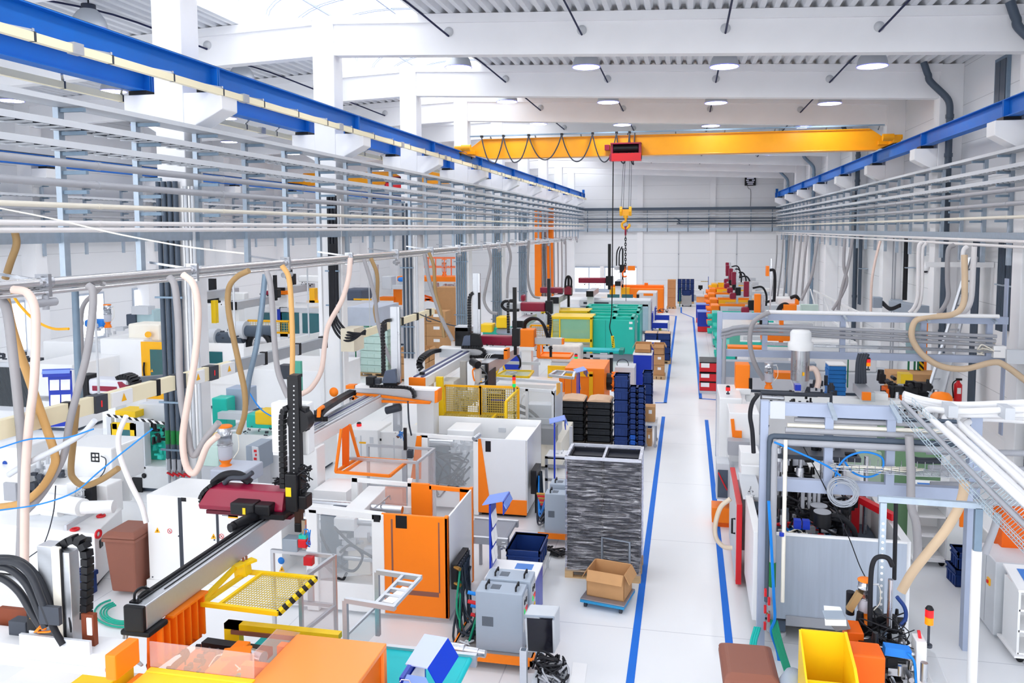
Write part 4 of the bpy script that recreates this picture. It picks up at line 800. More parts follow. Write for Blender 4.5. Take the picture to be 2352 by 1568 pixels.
G().prism([(P(62, 1188, Z=1.0).x, P(62, 1188, Z=1).y), (P(185, 1190, Z=1.0).x, P(185, 1190, Z=1).y), (P(213, 1175, Z=1.0).x, P(213, 1175, Z=1.0).y + .2), (P(70, 1175, Z=1).x, P(70, 1175, Z=1).y + .3)], 'z', .95, 1.05).build('slide_frame', LGR, m)
G().bar(P(150, 1212, Z=1.0), P(212, 1175, Z=1.0), .05, .1).build('slide_rail', LGR, m); G().cyl(P(236, 1180, Z=1), P(236, 1180, Z=1.0) + Vector((0, 0, .25)), .02, n=8).build('stop_pin', STL, m)
b0 = fb(G(), 145, 1030, 255, 1110, 12.6, .9).build('terminal_box', MWHT, m, .03); fb(G(), 209, 1040, 227, 1060, 12.59, .01).build('socket_plate', BLK, b0); g = G(); [fb(g, 212 + 8 * i, 1043 + 9 * j, 217 + 8 * i, 1048 + 9 * j, 12.585, .01) for i in (0, 1) for j in (0, 1)]; g.build('socket', WHT, b0)
G().tube(path([(232, 1047), (243, 1055), (240, 1080), (228, 1098), (222, 1110)], Y=12.55), .01).build('cord', DGR, b0)
fb(G(), -30, 1030, 40, 1075, 12.2, .9).build('rear_cover', MWHT, m, .03); p = P(11, 1064, Y=12.19); G().lathe(p, [(.05, 0), (.05, .005), (0, .005)], 18, (0, -1, 0)).build('round_badge', M('badge_blue', '#1f4fb0', .4), m)
fb(G(), -40, 1080, 40, 1190, 11.9, .6).build('left_housing', MWHT, m, .02); fb(G(), 8, 1110, 35, 1150, 11.85, .1).build('motor', PIPG, m, .02)
gear(P(75, 1110, Y=12.2), (.4, .3, .25), 30, 12).build('clamp_fittings', DGR, m); gear(P(110, 1090, Y=12.4), (.3, .2, .2), 20, 13).build('valve', LGR, m)
ff(G(), [(232, 1100), (298, 1095), (298, 1150), (250, 1150)], 12.9, .06).build('flap_door', MWHT, m); G().tube([P(*q, Y=12.6) for q in ((246, 1113), (270, 1140), (268, 1150), (240, 1133), (246, 1113))], .014).build('handle_frame', STL, m)
# orange ended robot beam cut by the lower left corner
r = T('gantry_robot', 'white robot beam with an orange end cap in the bottom left corner', 'robot', (-5.8, 6, 0)); Y_ = 6.0
q = [(-6.9, 2.03), (-5.05, 1.97)]
z1 = P(200, 1505, Y=Y_).z; zt = P(240, 1492, Y=Y_ + .28).z
G().box((-7.5, Y_, 1.93), (P(243, 1540, Y=Y_).x, Y_ + .3, 2.14)).build('beam', M('robot_white', '#e6e7ea', .4, .1), r, .012); G().box((-7.5, Y_ - .01, 1.99), (P(243, 1540, Y=Y_).x, Y_ + .001, 2.02)).build('groove', LGR, r)
G().box((P(243, 1540, Y=Y_).x, Y_ - .012, 1.915), (P(268, 1540, Y=Y_).x, Y_ + .312, 2.155)).build('end_cap', ORA, r, .015)
fb(G(), 96, 1256, 124, 1480, 6.1, .14).build('vertical_profile', ALU, r, .005); fb(G(), 128, 1258, 135, 1482, 6.08, .03).build('belt_strip', IVORY, r); fb(G(), 137, 1270, 158, 1478, 6.1, .12).build('second_profile', ALU, r, .005); fb(G(), 135, 1262, 140, 1478, 6.085, .03).build('belt_slot', BLK, r)
chain(G(), [P(136, 1258, Y=6.18), P(150, 1246, Y=6.18), P(172, 1236, Y=6.18), P(192, 1248, Y=6.18), P(200, 1275, Y=6.18), P(200, 1340, Y=6.18), P(198, 1420, Y=6.18)], .09, .07).build('energy_chain', BLK, r)
fb(G(), 190, 1412, 214, 1492, 6.12, .05).build('chain_guide', M('rust_brown', '#7e3d24', .5), r); fb(G(), 200, 1420, 209, 1458, 6.11, .01).build('label_plate', PAPER, r)
H_ = [[(-30, 1290), (30, 1290), (70, 1320), (100, 1390), (115, 1430)], [(-30, 1300), (20, 1305), (60, 1340), (88, 1400), (105, 1440)], [(-30, 1318), (10, 1330), (45, 1360), (75, 1410), (95, 1440)], [(-30, 1281), (40, 1286), (85, 1325), (110, 1380), (125, 1420)]]
cables('black_hose', [[P(x, y, Y=5.95 + .04 * i) for x, y in h] for i, h in enumerate(H_)], .034, M('hose_black_sheen', '#2b2e35', .35), r, 10)
fb(G(), 90, 1396, 134, 1432, 5.92, .04).build('hose_clamp', DGR, r); G().tube(path([(118, 1430), (130, 1455), (145, 1480)], Y=5.97), .03).build('black_hose', BLKR, r)
fb(G(), 62, 1400, 92, 1450, 6.1, .15).build('servo_motor', BLK, r, .01); fb(G(), 66, 1450, 92, 1470, 6.08, .15).build('gearbox', STL, r, .01); fb(G(), 20, 1430, 58, 1465, 6.15, .12).build('valve_block', DGR, r, .01); fb(G(), 0, 1402, 60, 1470, 6.35, .05).build('carriage_plate', M('rust_brown', '#7e3d24', .5), r); fb(G(), 68, 1412, 76, 1421, 6.09, .01).build('yellow_mark', YELO, r)
fb(G(), 45, 1474, 205, 1486, 5.98, .03).build('slide_rail', LGR, r); tangle(P(165, 1440, Y=6.15), (.05, .05, .25), 6, .012, 33).build('cable', BLKR, r); tangle(P(100, 1440, Y=6.0), (.08, .04, .08), 3, .012, 34).build('orange_cable', ORA, r)
G().box((-7.2, 6.05, 0), (-6.9, 6.3, 1.93)).build('column', MWHT, r)
u = T('moulding_machine', 'machine with a yellow corner and orange block, mostly below the bottom left corner', 'machine', (-6.2, 6.2, 0)); G().box((-6.9, 6.5, .1), (-5.6, 7.0, 1.35)).build('bed', MWHT, u, .01); G().box((-6.0, 6.4, 1.2), (-5.6, 6.9, 1.5)).build('corner_guard', YEL, u, .01); G().box((-5.55, 6.45, 1.0), (-5.2, 6.9, 1.42)).build('clamp_block', ORA, u, .01); gear((-5.2, 6.5, 1.3), (.4, .2, .15), 20, 6).build('fittings', PIPG, u)
G().box((-5.62, 6.5, .2), (-5.3, 6.8, 1.0)).build('pedestal', MWHT, u)
# blue toolbox, coiled green hose on the floor
tb = T('tool_box', 'navy blue ribbed tool box on the floor left of the brown bin', 'box', (-9.9, 10.85, 0)); G().box((-10.05, 10.7, 0), (-9.6, 11.05, .3)).build('body', NAVY, tb, .01); G().box((-10.07, 10.68, .3), (-9.58, 11.07, .37)).build('lid', NAVY, tb, .01); g = G(); [g.box((-10.0 + .08 * i, 10.72, .37), (-9.97 + .08 * i, 11.03, .39)) for i in range(6)]; g.build('rib', NAVY, tb); G().box((-9.9, 10.69, .18), (-9.75, 10.7, .24)).build('latch', YELO, tb)
g = G()
for i, s in enumerate((1, .8, .7, .6)): g.tube([P(285 + (-68 * math.cos(t)) * s, 1407 + 33 * math.sin(t) * s, Z=.03 + .02 * i) for t in [k_ * PI / 14 - 1.1 for k_ in range(16)]], .016, 6)
S(g.build('garden_hose', M('sea_green_hose', '#1fa38c', .45)), 'sea green hose coiled on the floor left of the black beam cap', 'hose')
# ------------------------------------------------------------------ white gantry on the second machine
r = T('gantry_robot', 'white beam robot with grey drive rails and a cross arm edged in orange', 'robot', (-6.7, 13, 0))
b = G().box((-7.1, 12.4, 2.06), (-6.62, 17.3, 2.3)).build('beam', MWHT, r, .01)
G().cyl((-6.66, 12.4, 2.315), (-6.66, 17.3, 2.315), .035, n=10).box((-7.04, 12.4, 2.3), (-6.98, 17.3, 2.33)).box((-6.86, 12.4, 2.3), (-6.82, 17.3, 2.32)).build('guide_rail', ALU, b); G().box((-6.76, 12.4, 2.3), (-6.72, 17.3, 2.31)).box((-6.95, 12.4, 2.3), (-6.9, 17.3, 2.31)).build('rail_slot', M('slate_strip', '#4a4f78', .4), b)
G().box((-6.98, 12.95, 1.2), (-6.55, 13.3, 2.06)).build('column', MWHT, r, .02); fb(G(), 720, 1130, 795, 1168, 12.7, .7).build('foot', WHT, r); G().box((-7.1, 12.5, 1.1), (-6.1, 13.6, 1.2)).build('foot_plate', LGR, r)
g = G(); [g.cyl(P(x, y, Z=1.2), P(x, y, Z=1.2) + Vector((0, 0, .04)), .03, n=8) for x, y in ((733, 1139), (741, 1136), (775, 1113), (772, 1130))]; g.build('bolt', BLK, r)
chain(G(), [P(811, 899, Y=16.0), P(790, 910, Y=15.6), P(765, 925, Y=14.6), P(742, 940, Y=13.8), P(730, 955, Y=13.4), P(731, 962, Y=13.4), P(745, 962, Y=13.6)], .16, .09, (1, .3, 0)).build('energy_chain', BLK, r); G().tube([P(732, 958, Y=13.38), P(733, 940, Y=13.4), P(742, 934, Y=13.7)], .04).build('orange_cable', ORA, r)
Yx = 16.3; c = ff(G(), [(812, 888), (1005, 897), (1005, 925), (812, 916)], Yx, .25).build('cross_arm', ALU, r, .01)
ff(G(), [(816, 885), (1004, 894), (1004, 898), (816, 891)], Yx - .02, .28).build('arm_top', WHT, c); ff(G(), [(794, 885), (813, 885), (813, 893), (794, 893)], Yx - .03, .2).build('orange_tip', ORA, r)
ff(G(), [(998, 898), (1006, 895), (1005, 924), (998, 926)], Yx - .03, .31).build('end_cap', ORA, r, .005)
g = G()
for q in ([(814, 902), (870, 906), (990, 922), (988, 927), (870, 912), (812, 908)], [(809, 912), (870, 918), (988, 926), (987, 928), (868, 924), (808, 918)], [(814, 902), (820, 902), (812, 918), (807, 918)], [(869, 907), (876, 907), (873, 920), (866, 920)]): ff(g, q, Yx - .06, .03)
g.build('orange_trim', ORA, c)
chain(G(), [P(850, 886, Y=Yx - .08), P(900, 888, Y=Yx - .08), P(935, 890, Y=Yx - .08), P(948, 897, Y=Yx - .08), P(952, 914, Y=Yx - .08)], .1, .06).build('energy_chain', BLK, c)
a = fb(G(), 899, 705, 911, 880, Yx + .1, .09).build('vertical_profile', ALU, r); fb(G(), 911, 705, 917, 880, Yx + .12, .07).build('second_profile', STL, r)
fb(G(), 840, 866, 858, 884, Yx, .2).build('servo_motor', BLK, r, .01); fb(G(), 858, 870, 872, 882, Yx + .05, .15).build('coupling', DGR, r, .01); ff(G(), [(884, 852), (906, 848), (910, 880), (876, 880)], Yx - .02, .12).build('slide_housing', M('slate_cover', '#5a6478', .4), r, .01); fb(G(), 880, 880, 912, 884, Yx, .2).build('slide_plate', BLK, r)
chain(G(), [P(881, 860, Y=Yx + .05), P(880, 800, Y=Yx + .05), P(879, 755, Y=Yx + .05), P(884, 738, Y=Yx + .05), P(898, 735, Y=Yx + .05)], .1, .07).build('energy_chain', BLK, a)
fb(G(), 903, 925, 919, 990, Yx + .1, .12).build('lower_arm', STL, r); fb(G(), 913, 920, 918, 975, Yx + .08, .05).build('pneumatic_tube', LGR, r)
g = gear(P(913, 998, Y=Yx + .1), (.1, .08, .08), 10, 21); g.build('gripper', M('bronze_fitting', '#7d5a48', .4, .4), r); tangle(P(920, 1000, Y=Yx), (.08, .06, .1), 5, .007, 22).build('air_hose', CYB, r)
p = P(895, 937, Y=Yx); G().cyl(p - Vector((.08, 0, .06)), p + Vector((.25, 0, .03)), .085, n=14).build('arm_motor', DGR, r); G().tube(path([(937, 920), (938, 950), (940, 975), (945, 1000)], Y=Yx - .05), .02).build('cable', DGR, r)
G().lathe(P(767, 900, Y=15.2), [(.1, 0), (.1, .01), (0, .012)], 24, (0, -1, 0)).build('orange_disc', ORA, r)
# orange drop tray hung under it
tr = T('drop_tray', 'orange framed tray with a clear rose sheet hung below the white beam', 'tray', (-5.8, 13.8, 1.5)); Z = 1.5
A, B, C_, D = (P(*q, Z=Z) for q in ((771, 1083), (824, 1051), (936, 1059), (895, 1093)))
fr = G(); [fr.bar(p, q, .045, .05) for p, q in ((A, B), (B, C_), (C_, D), (D, A), (A.lerp(D, .15), B.lerp(C_, .12)))]; fr.build('frame', ORA, tr); G().quad(A.lerp(D, .15), B.lerp(C_, .12), C_, D).build('clear_sheet', GLO, tr)
G().bar(A, P(784, 985, Y=A.y + .1), .045).bar(B, P(803, 975, Y=A.y + .6), .045).build('strut', ORA, tr); ff(G(), [(785, 985), (801, 975), (801, 1070), (786, 1074)], A.y + .35, .03).build('plate_strut', ORD, tr)
# clear guard cell of the third machine
gc = T('guard_cell', 'clear guard cell of grey aluminium profile behind the orange drop tray', 'guard', (-5.4, 15, 0))
p1, p2, p3 = P(845, 1022, Z=1.55), P(997, 1031, Z=1.55), P(958, 1062, Z=1.55); F = lambda p, z: Vector((p.x, p.y, z))
fr = G(); [fr.bar(F(a, z), F(b, z), .05) for a, b in ((p1, p2), (p2, p3), (p3, p3 + (p1 - p2))) for z in (1.55, .7)]; [fr.bar(F(p, 0), F(p, 1.57), .05) for p in (p1, p2, p3)]; fr.build('profile', ALU, gc)
G().quad(F(p2, .1), F(p3, .1), F(p3, 1.53), F(p2, 1.53)).build('clear_panel', GLP, gc); G().quad(F(p1, .1), F(p2, .1), F(p2, 1.53), F(p1, 1.53)).build('clear_panel', GLS, gc)
p = P(930, 1012, Y=p1.y - .1); g = G(); fb(g, 927, 983, 933, 1033, p1.y - .15, .04); g.build('mast', BLK, gc); fb(G(), 935, 1035, 946, 1052, p1.y - .12, .1).build('door_switch', DGR, gc); fb(G(), 925, 1035, 933, 1180, p1.y - .08, .05).build('profile_post', ALU, gc)
# ------------------------------------------------------------------ third machine: white with the slanted orange panel
m = T('moulding_machine', 'white machine with a slanted orange corner panel behind the orange cabinet machine', 'machine', (-5, 16, 0)); Y3 = 15.6
fb(G(), 1102, 1011, 1210, 1150, Y3, .03).build('front_panel', LGR if False else M('panel_pale_grey', '#e3e6eb', .4, var=.02), m, .01)
ff(G(), [(1098, 1008), (1104, 1008), (1124, 1146), (1210, 1150), (1210, 1184), (1098, 1176)], Y3 - .02, .03).build('orange_panel', ORA, m, .006)
q = [P(1210, 1012, Y=Y3), P(1236, 985, Y=17.2), P(1236, 1152, Y=17.2), P(1210, 1184, Y=Y3)]
G().box((-3.22, Y3, .12), (-3.19, 17.2, 1.66)).build('side_panel', MWHT, m, .006); G().box((-5.6, 17.17, .1), (-3.19, 17.2, 1.7)).build('rear_panel', MWHT, m, .006); G().box((-3.75, Y3 + .05, 1.5), (-3.25, 17.1, 1.56)).build('cover_strip', WHT, m)
fb(G(), 1088, 1010, 1098, 1182, Y3 - .02, .1).build('front_post', MWHT, m, .01); ff(G(), [(955, 996), (1098, 1006), (1098, 1014), (957, 1003)], Y3 - .02, .1).build('top_rail', MWHT, m); fb(G(), 968, 1000, 982, 1180, Y3 - .02, .1).build('left_post', MWHT, m); ff(G(), [(957, 1001), (968, 1001), (967, 1100), (943, 1100)], Y3 - .03, .03).build('orange_wedge', ORA, m)
ff(G(), [(982, 1004), (1088, 1012), (1088, 1120), (982, 1110)], Y3, .01).build('clear_guard', GLS, m); fb(G(), 1115, 1013, 1127, 1037, Y3 - .006, .006).build('pictogram_plate', BLK, m)
G().box((-7.6, Y3 + .1, .1), (-3.25, 17.1, .55)).build('bed', MWHT, m, .01); G().box((-4.2, Y3 + .1, 0), (-3.25, 17.1, .12)).build('plinth', BLK, m)
fb(G(), 985, 1014, 1032, 1120, Y3 + .3, .6).build('moving_platen', PIPD, m, .01); fb(G(), 1036, 1020, 1062, 1120, Y3 + .3, .6).build('fixed_platen', LGR, m, .01); p = P(985, 1015, Y=Y3 + .2); G().cyl(p, p + Vector((.55, 0, .0)), .08, n=16).cyl(p + Vector((.1, .05, -.95)), p + Vector((.8, .05, -.95)), .05, n=12).build('tie_bar', STL, m)
gear(P(1060, 1030, Y=Y3 + .2), (.25, .15, .15), 34, 31).build('mould_fittings', LGR, m); tangle(P(1040, 1085, Y=Y3 + .2), (.4, .15, .5), 10, .02, 32).build('hose', BLKR, m); G().box((-5.1, 16.2, 1.3), (-4.5, 16.9, 1.65)).build('injection_block', MWHT, m, .02)
G().cyl(P(1088, 1008, Z=1.7), P(1102, 998, Z=1.75), .05, n=10).build('handle', STL, m); fb(G(), 1145, 983, 1161, 992, 17.15, .05).build('terminal_box', LGR, m)
# white cabinets behind the drop tray
k = T('switch_cabinet', 'white control cabinet with a red lamp on top behind the orange drop tray', 'cabinet', (-7.2, 17.4, 0)); fb(G(), 806, 988, 868, 1180, 17.3, .9).build('body', MWHT, k, .02); fb(G(), 872, 995, 962, 1180, 17.45, .8).build('second_body', MWHT, k, .02); g = G(); fb(g, 829, 1000, 830, 1100, 17.295, .004); fb(g, 905, 1005, 906, 1100, 17.445, .004); g.build('door_gap', LGR, k); g = G(); fb(g, 812, 1004, 818, 1016, 17.29, .01); fb(g, 849, 1004, 857, 1018, 17.29, .01); g.build('vent', LGR, k); fb(G(), 825, 1015, 840, 1018, 17.29, .01).build('yellow_strip', YELO, k); fb(G(), 872, 1007, 876, 1012, 17.29, .01).build('lock', BLK, k)
beacon('red signal lamp on the white cabinet behind the orange drop tray', P(825, 989, Y=17.6), .1, ('r',), .06)
g = gear(P(860, 985, Y=17.8), (.3, .15, .1), 10, 41); S(g.build('valve_cluster', LGR), 'pale grey valve cluster on the white cabinet right of its red lamp', 'valves')
ws = T('machine_stand', 'white robot stand with bolts left of the yellow cage', 'stand', (-6.4, 18, 0)); fb(G(), 958, 905, 995, 1000, 17.0, .4).build('post', MWHT, ws, .01); G().box((-7.2, 17.9, .9), (-5.9, 18.3, 1.0)).build('foot_plate', LGR, ws); g = G(); [g.cyl(P(x, y, Z=1.0), P(x, y, Z=1.0) + Vector((0, 0, .05)), .04, n=8) for x, y in ((984, 985), (990, 978), (996, 972), (1003, 966), (1007, 961))]; g.build('bolt', BLK, ws); G().box((-7.2, 18.3, 0), (-5.9, 19.2, .9)).build('bed', MWHT, ws, .01)
# ------------------------------------------------------------------ fourth machine: yellow cage, glazed grey cabin
m = T('moulding_machine', 'machine in a yellow wire cage with a grey glazed cabin beside it', 'machine', (-5, 19.3, 0)); Yc = 18.5
wires = M('yellow_wire', '#d9bf57', .5)
def cage(par, pts, Y, nx, nz, bars, name='wire_panel'):
    g = G(); (x0, y0), (x1, y1) = pts; a, b = P(x0, y1, Y=Y), P(x1, y0, Y=Y)
    for i in range(nx + 1): x = a.x + (b.x - a.x) * i / nx; g.box((x - .006, Y, a.z), (x + .006, Y + .008, b.z))
    for j in range(nz + 1): z = a.z + (b.z - a.z) * j / nz; g.box((a.x, Y, z - .006), (b.x, Y + .008, z + .006))
    p = g.build(name, wires, par); f = G(); w = bars
    f.box((a.x - w, Y - .01, a.z), (a.x + w, Y + .03, b.z)).box((b.x - w, Y - .01, a.z), (b.x + w, Y + .03, b.z)).box((a.x, Y - .01, b.z - w), (b.x, Y + .03, b.z + w)).box((a.x, Y - .01, a.z - w), (b.x, Y + .03, a.z + w)); f.build('frame', YELO, p)
cage(m, ((1023, 888), (1104, 1050)), Yc, 22, 34, .025); cage(m, ((1104, 890), (1190, 1050)), Yc, 18, 30, .03)
p0, p1 = P(1164, 925, Y=Yc - .9), P(1190, 905, Y=Yc); G().bar(P(1162, 1000, Y=Yc - .8), P(1162, 922, Y=Yc - .8), .06).bar(P(1162, 922, Y=Yc - .8), P(1188, 897, Y=Yc), .05).bar(P(1162, 998, Y=Yc - .8), P(1188, 985, Y=Yc), .05).build('gate_frame', YEL, m)
g = G(); q = [P(1162, 922, Y=Yc - .8), P(1188, 897, Y=Yc), P(1162, 998, Y=Yc - .8), P(1188, 985, Y=Yc)]
for i in range(12): t = i / 12; g.bar(q[0].lerp(q[1], t), q[2].lerp(q[3], t), .008)
for i in range(14): t = i / 14; g.bar(q[0].lerp(q[2], t), q[1].lerp(q[3], t), .008)
g.build('gate_wire', wires, m)
A, B, C_, D = (P(*q, Z=1.45) for q in ((1000, 958), (1023, 947), (1140, 951), (1128, 965)))
G().bar(A, B, .07).bar(B, C_ + Vector((.25, 0, 0)), .07).bar(C_, D, .06).bar(A, A.lerp(D, .3), .05).build('tray_frame', YEL, m); g = G(); [g.bar(A.lerp(D, t / 20), B.lerp(C_, t / 20), .008) for t in range(21)]; [g.bar(A.lerp(B, t / 8), D.lerp(C_, t / 8), .008) for t in range(8)]; g.build('tray_wire', wires, m)
G().bar(P(1012, 952, Y=17.8), P(1010, 865, Y=17.8), .16, .1).bar(P(1001, 955, Y=17.6), P(1006, 870, Y=17.9), .05).bar(P(1022, 946, Y=18), P(1015, 870, Y=18), .05).build('yellow_stand', YEL, m)
G().bar(P(1012, 962, Y=17.4), P(1134, 968, Y=17.4), .12, .1).build('white_rail', MWHT, m); fb(G(), 1133, 966, 1140, 971, 17.38, .12).build('orange_tip', ORA, m)
fb(G(), 1026, 892, 1040, 980, Yc + .25, .3).build('cream_post', IVORY, m); fb(G(), 1000, 876, 1042, 1000, Yc + .6, .6).build('cream_cabinet', IVORY, m, .02); fb(G(), 1108, 893, 1116, 1000, Yc + .15, .1).build('grey_post', LGR, m); fb(G(), 1124, 895, 1150, 1000, Yc + .4, .5).build('platen', M('dark_platen', '#6b6048', .5), m); fb(G(), 1122, 898, 1150, 903, Yc + .35, .1).build('roller', STL, m); fb(G(), 1128, 917, 1165, 921, Yc + .38, .06).build('blue_bar', CBLU, m)
gear(P(1070, 925, Y=Yc + .5), (.5, .3, .3), 30, 51).build('mould_fittings', LGR, m); G().box((-7.2, 18.9, .1), (-3.0, 21, .75)).build('bed', IVORY, m, .02)
beacon('red, amber and green signal tower on the yellow cage', P(1181, 950, Y=Yc - .15), .66, ('r', 'a', 'g'), .042)
G().tube(path([(1181, 905), (1181, 950), (1182, 962), (1179, 985), (1180, 1010)], Y=Yc - .18), .018).build('signal_cable', BLK, m)
# glazed cabin
Yg = 19.0; fr = G(); ff(fr, [(1100, 884), (1266, 896), (1272, 900), (1272, 908), (1264, 902), (1100, 890)], Yg, .08); fb(fr, 1267, 898, 1274, 1050, Yg, .08); fb(fr, 1207, 893, 1213, 975, Yg, .06); ff(fr, [(1140, 866), (1284, 876), (1290, 882), (1290, 888), (1282, 882), (1140, 872)], Yg + 1.1, .08); fb(fr, 1284, 880, 1291, 960, Yg + 1.1, .08)
fr.bar(P(1270, 900, Y=Yg), P(1288, 880, Y=Yg + 1.1), .06).build('cabin_frame', LGR, m); fb(G(), 1214, 899, 1267, 990, Yg + .02, .01).build('cabin_window', GLS, m); fb(G(), 1193, 895, 1206, 975, Yg + .02, .01).build('cabin_window', GLS, m); fb(G(), 1196, 962, 1270, 1060, Yg + .03, .05).build('cabin_panel', LGR, m)
s = G().box((P(1272, 900, Y=Yg).x, Yg, .2), (P(1272, 900, Y=Yg).x + .03, Yg + 1.15, 2.0)).build('cabin_side', M('pale_side', '#c9cfd8', .4), m); X_ = P(1272, 900, Y=Yg).x + .034; sd(G(), [(1279, 880), (1287, 878), (1287, 900), (1279, 908)], X_ + .3, .01).build('yellow_warning_plate', YELO, m)
cables('black_hose', [[P(x, y, Y=Yg + .2 + .1 * i) for x, y in h] for i, h in enumerate(([(1193, 930), (1220, 945), (1240, 965), (1246, 990)], [(1193, 945), (1215, 955), (1235, 975), (1240, 995)]))], .04, BLKR, m); G().box((-4.0, 19.6, .8), (-3.2, 20.0, 1.5)).build('injection_unit', LGR, m, .02); G().tube(path([(1205, 905), (1198, 915), (1196, 930)], Y=Yg + .4), .03).build('white_hose', WHT, m)
fb(G(), 1238, 985, 1274, 1020, 18.6, .5).build('chute', M('chute_grey', '#8d9094', .5), m); 
# industrial robot hanging over the cage
rb = T('articulated_robot', 'grey jointed robot arm with a metal gripper reaching down into the yellow cage', 'robot', (-5.2, 19, 1.6))
fb(G(), 1058, 830, 1070, 1000, 19.3, .12).build('column', M('column_grey', '#aaa7a2', .5), rb); fb(G(), 1090, 828, 1102, 880, 18.9, .18).build('upper_arm', M('arm_grey', '#c8c5c2', .45), rb, .01)
G().cyl(P(1085, 830, Y=19), P(1098, 838, Y=18.8), .1, n=14).build('shoulder_joint', BLK, rb); G().bar(P(1097, 880, Y=18.95), P(1093, 898, Y=18.9), .11, .1).bar(P(1094, 898, Y=18.85), P(1086, 918, Y=18.8), .12, .12).bar(P(1112, 888, Y=18.8), P(1098, 918, Y=18.8), .08).build('forearm', M('arm_grey', '#c8c5c2', .45), rb); gear(P(1088, 922, Y=18.8), (.16, .1, .08), 14, 61).build('gripper', STL, rb); gear(P(1107, 873, Y=18.8), (.05, .05, .05), 5, 62).build('brass_fitting', YELO, rb); G().tube(path([(1102, 842), (1115, 855), (1121, 868), (1112, 877), (1100, 880)], Y=18.75), .015).build('cable', DGR, rb)
G().tube(path([(1092, 845), (1086, 850), (1087, 865), (1090, 875)], Y=18.85), .02).build('orange_cable', ORA, rb)
# ------------------------------------------------------------------ third gantry
r = T('gantry_robot', 'white beam robot with an orange block end, dark rails and a tall grey mast', 'robot', (-6.1, 17, 0))
G().box((-6.24, 17.05, 2.36), (-5.88, 21.6, 2.6)).build('beam', MWHT, r, .01); G().box((-6.18, 17.1, 2.6), (-6.13, 21.6, 2.625)).box((-6.0, 17.1, 2.6), (-5.94, 21.6, 2.625)).build('guide_rail', M('slate_strip', '#4a4f78', .4), r); G().box((-6.25, 16.98, 2.35), (-5.87, 17.06, 2.61)).build('end_cap', ORA, r, .005); G().box((-6.1, 17.3, 2.62), (-6.0, 17.4, 2.68)).build('stop', BLK, r)
G().box((-6.2, 17.6, .8), (-5.95, 17.9, 2.36)).build('column', MWHT, r)
Yx = 21.0; c = ff(G(), [(1009, 800), (1157, 806), (1157, 826), (1009, 820)], Yx, .3).build('cross_arm', ALU, r, .01); ff(G(), [(1009, 797), (1165, 803), (1165, 806), (1009, 801)], Yx - .02, .33).build('arm_top', WHT, c); ff(G(), [(1157, 802), (1165, 802), (1165, 825), (1157, 825)], Yx - .02, .34).build('end_cap', ORA, r); ff(G(), [(1105, 812), (1157, 814), (1157, 825), (1105, 822)], Yx - .01, .02).build('black_panel', BLK, c)
chain(G(), [P(1060, 797, Y=Yx - .1), P(1095, 798, Y=Yx - .1), P(1110, 803, Y=Yx - .1), P(1113, 810, Y=Yx - .1), P(1105, 818, Y=Yx - .1), P(1080, 819, Y=Yx - .1), P(1055, 817, Y=Yx - .1)], .1, .08).build('energy_chain', BLK, c)
chain(G(), [P(1008, 804, Y=Yx), P(990, 808, Y=Yx - .4), P(974, 818, Y=Yx - .9), P(964, 830, Y=Yx - 1.1), P(964, 842, Y=Yx - 1.1), P(969, 849, Y=Yx - 1.1)], .16, .1, (1, .2, 0)).build('energy_chain', BLK, r)
fb(G(), 1087, 628, 1096, 770, Yx + .1, .1).build('vertical_profile', ALU, r); fb(G(), 1096, 628, 1102, 770, Yx + .12, .08).build('second_profile', STL, r); chain(G(), [P(1079, 770, Y=Yx + .1), P(1078, 720, Y=Yx + .1), P(1078, 690, Y=Yx + .1), P(1081, 677, Y=Yx + .1), P(1088, 672, Y=Yx + .1)], .1, .09).build('energy_chain', BLK, r)
fb(G(), 1045, 752, 1080, 797, Yx + .3, .4).build('drive_cabinet', BLK, r, .01); fb(G(), 1045, 750, 1085, 760, Yx + .3, .4).build('cabinet_top', LGR, r); ff(G(), [(1065, 772), (1080, 770), (1080, 796), (1060, 796)], Yx - .02, .2).build('slide_housing', M('slate_cover', '#5a6478', .4), r, .01); ff(G(), [(1082, 765), (1100, 768), (1107, 797), (1080, 797)], Yx - .02, .15).build('slide_block', BLK, r); fb(G(), 1098, 672, 1102, 710, Yx + .05, .05).build('black_bumper', BLK, r)
cables('white_lead', [[P(1112 + 5 * i, 825, Y=Yx - .05), P(1118 + 5 * i, 815, Y=Yx - .05), P(1126 + 5 * i, 812, Y=Yx - .05)] for i in range(3)], .012, WHT, r)
# maroon cross robot of the fourth machine
r = T('gantry_robot', 'robot with a maroon arm and black mast left of the plain orange box', 'robot', (-5, 22.5, 0)); Yr = 22.0
fb(G(), 1102, 772, 1178, 793, Yr, .35).build('arm_cover', MAR, r, .05, 3); gear(P(1140, 790, Y=Yr - .1), (.3, .08, .06), 12, 71).build('drive_motor', BLK, r); fb(G(), 1178, 660, 1185, 790, Yr - .05, .1).build('vertical_arm', BLK, r); chain(G(), [P(1168, 765, Y=Yr), P(1167, 700, Y=Yr), P(1172, 690, Y=Yr), P(1181, 690, Y=Yr)], .08, .07).build('energy_chain', BLK, r); fb(G(), 1176, 755, 1192, 795, Yr - .15, .2).build('slide_head', BLK, r, .01); fb(G(), 1180, 795, 1186, 815, Yr - .1, .1).build('wrist', BLK, r)
bm4 = sd(G(), [(1120, 868), (1192, 812), (1192, 797), (1110, 840)], P(1120, 850, Y=19.8).x, .3).build('beam', ALU, r); q = P(1104, 838, Y=19.6); w = P(1120, 858, Y=19.6); G().box((q.x, 19.55, w.z), (w.x + .02, 19.65, q.z + .05)).build('end_cap', BLK, r); G().box((q.x + .08, 19.7, .9), (w.x - .02, 20.6, w.z)).build('column', M('black_column', '#23252a', .45), r)
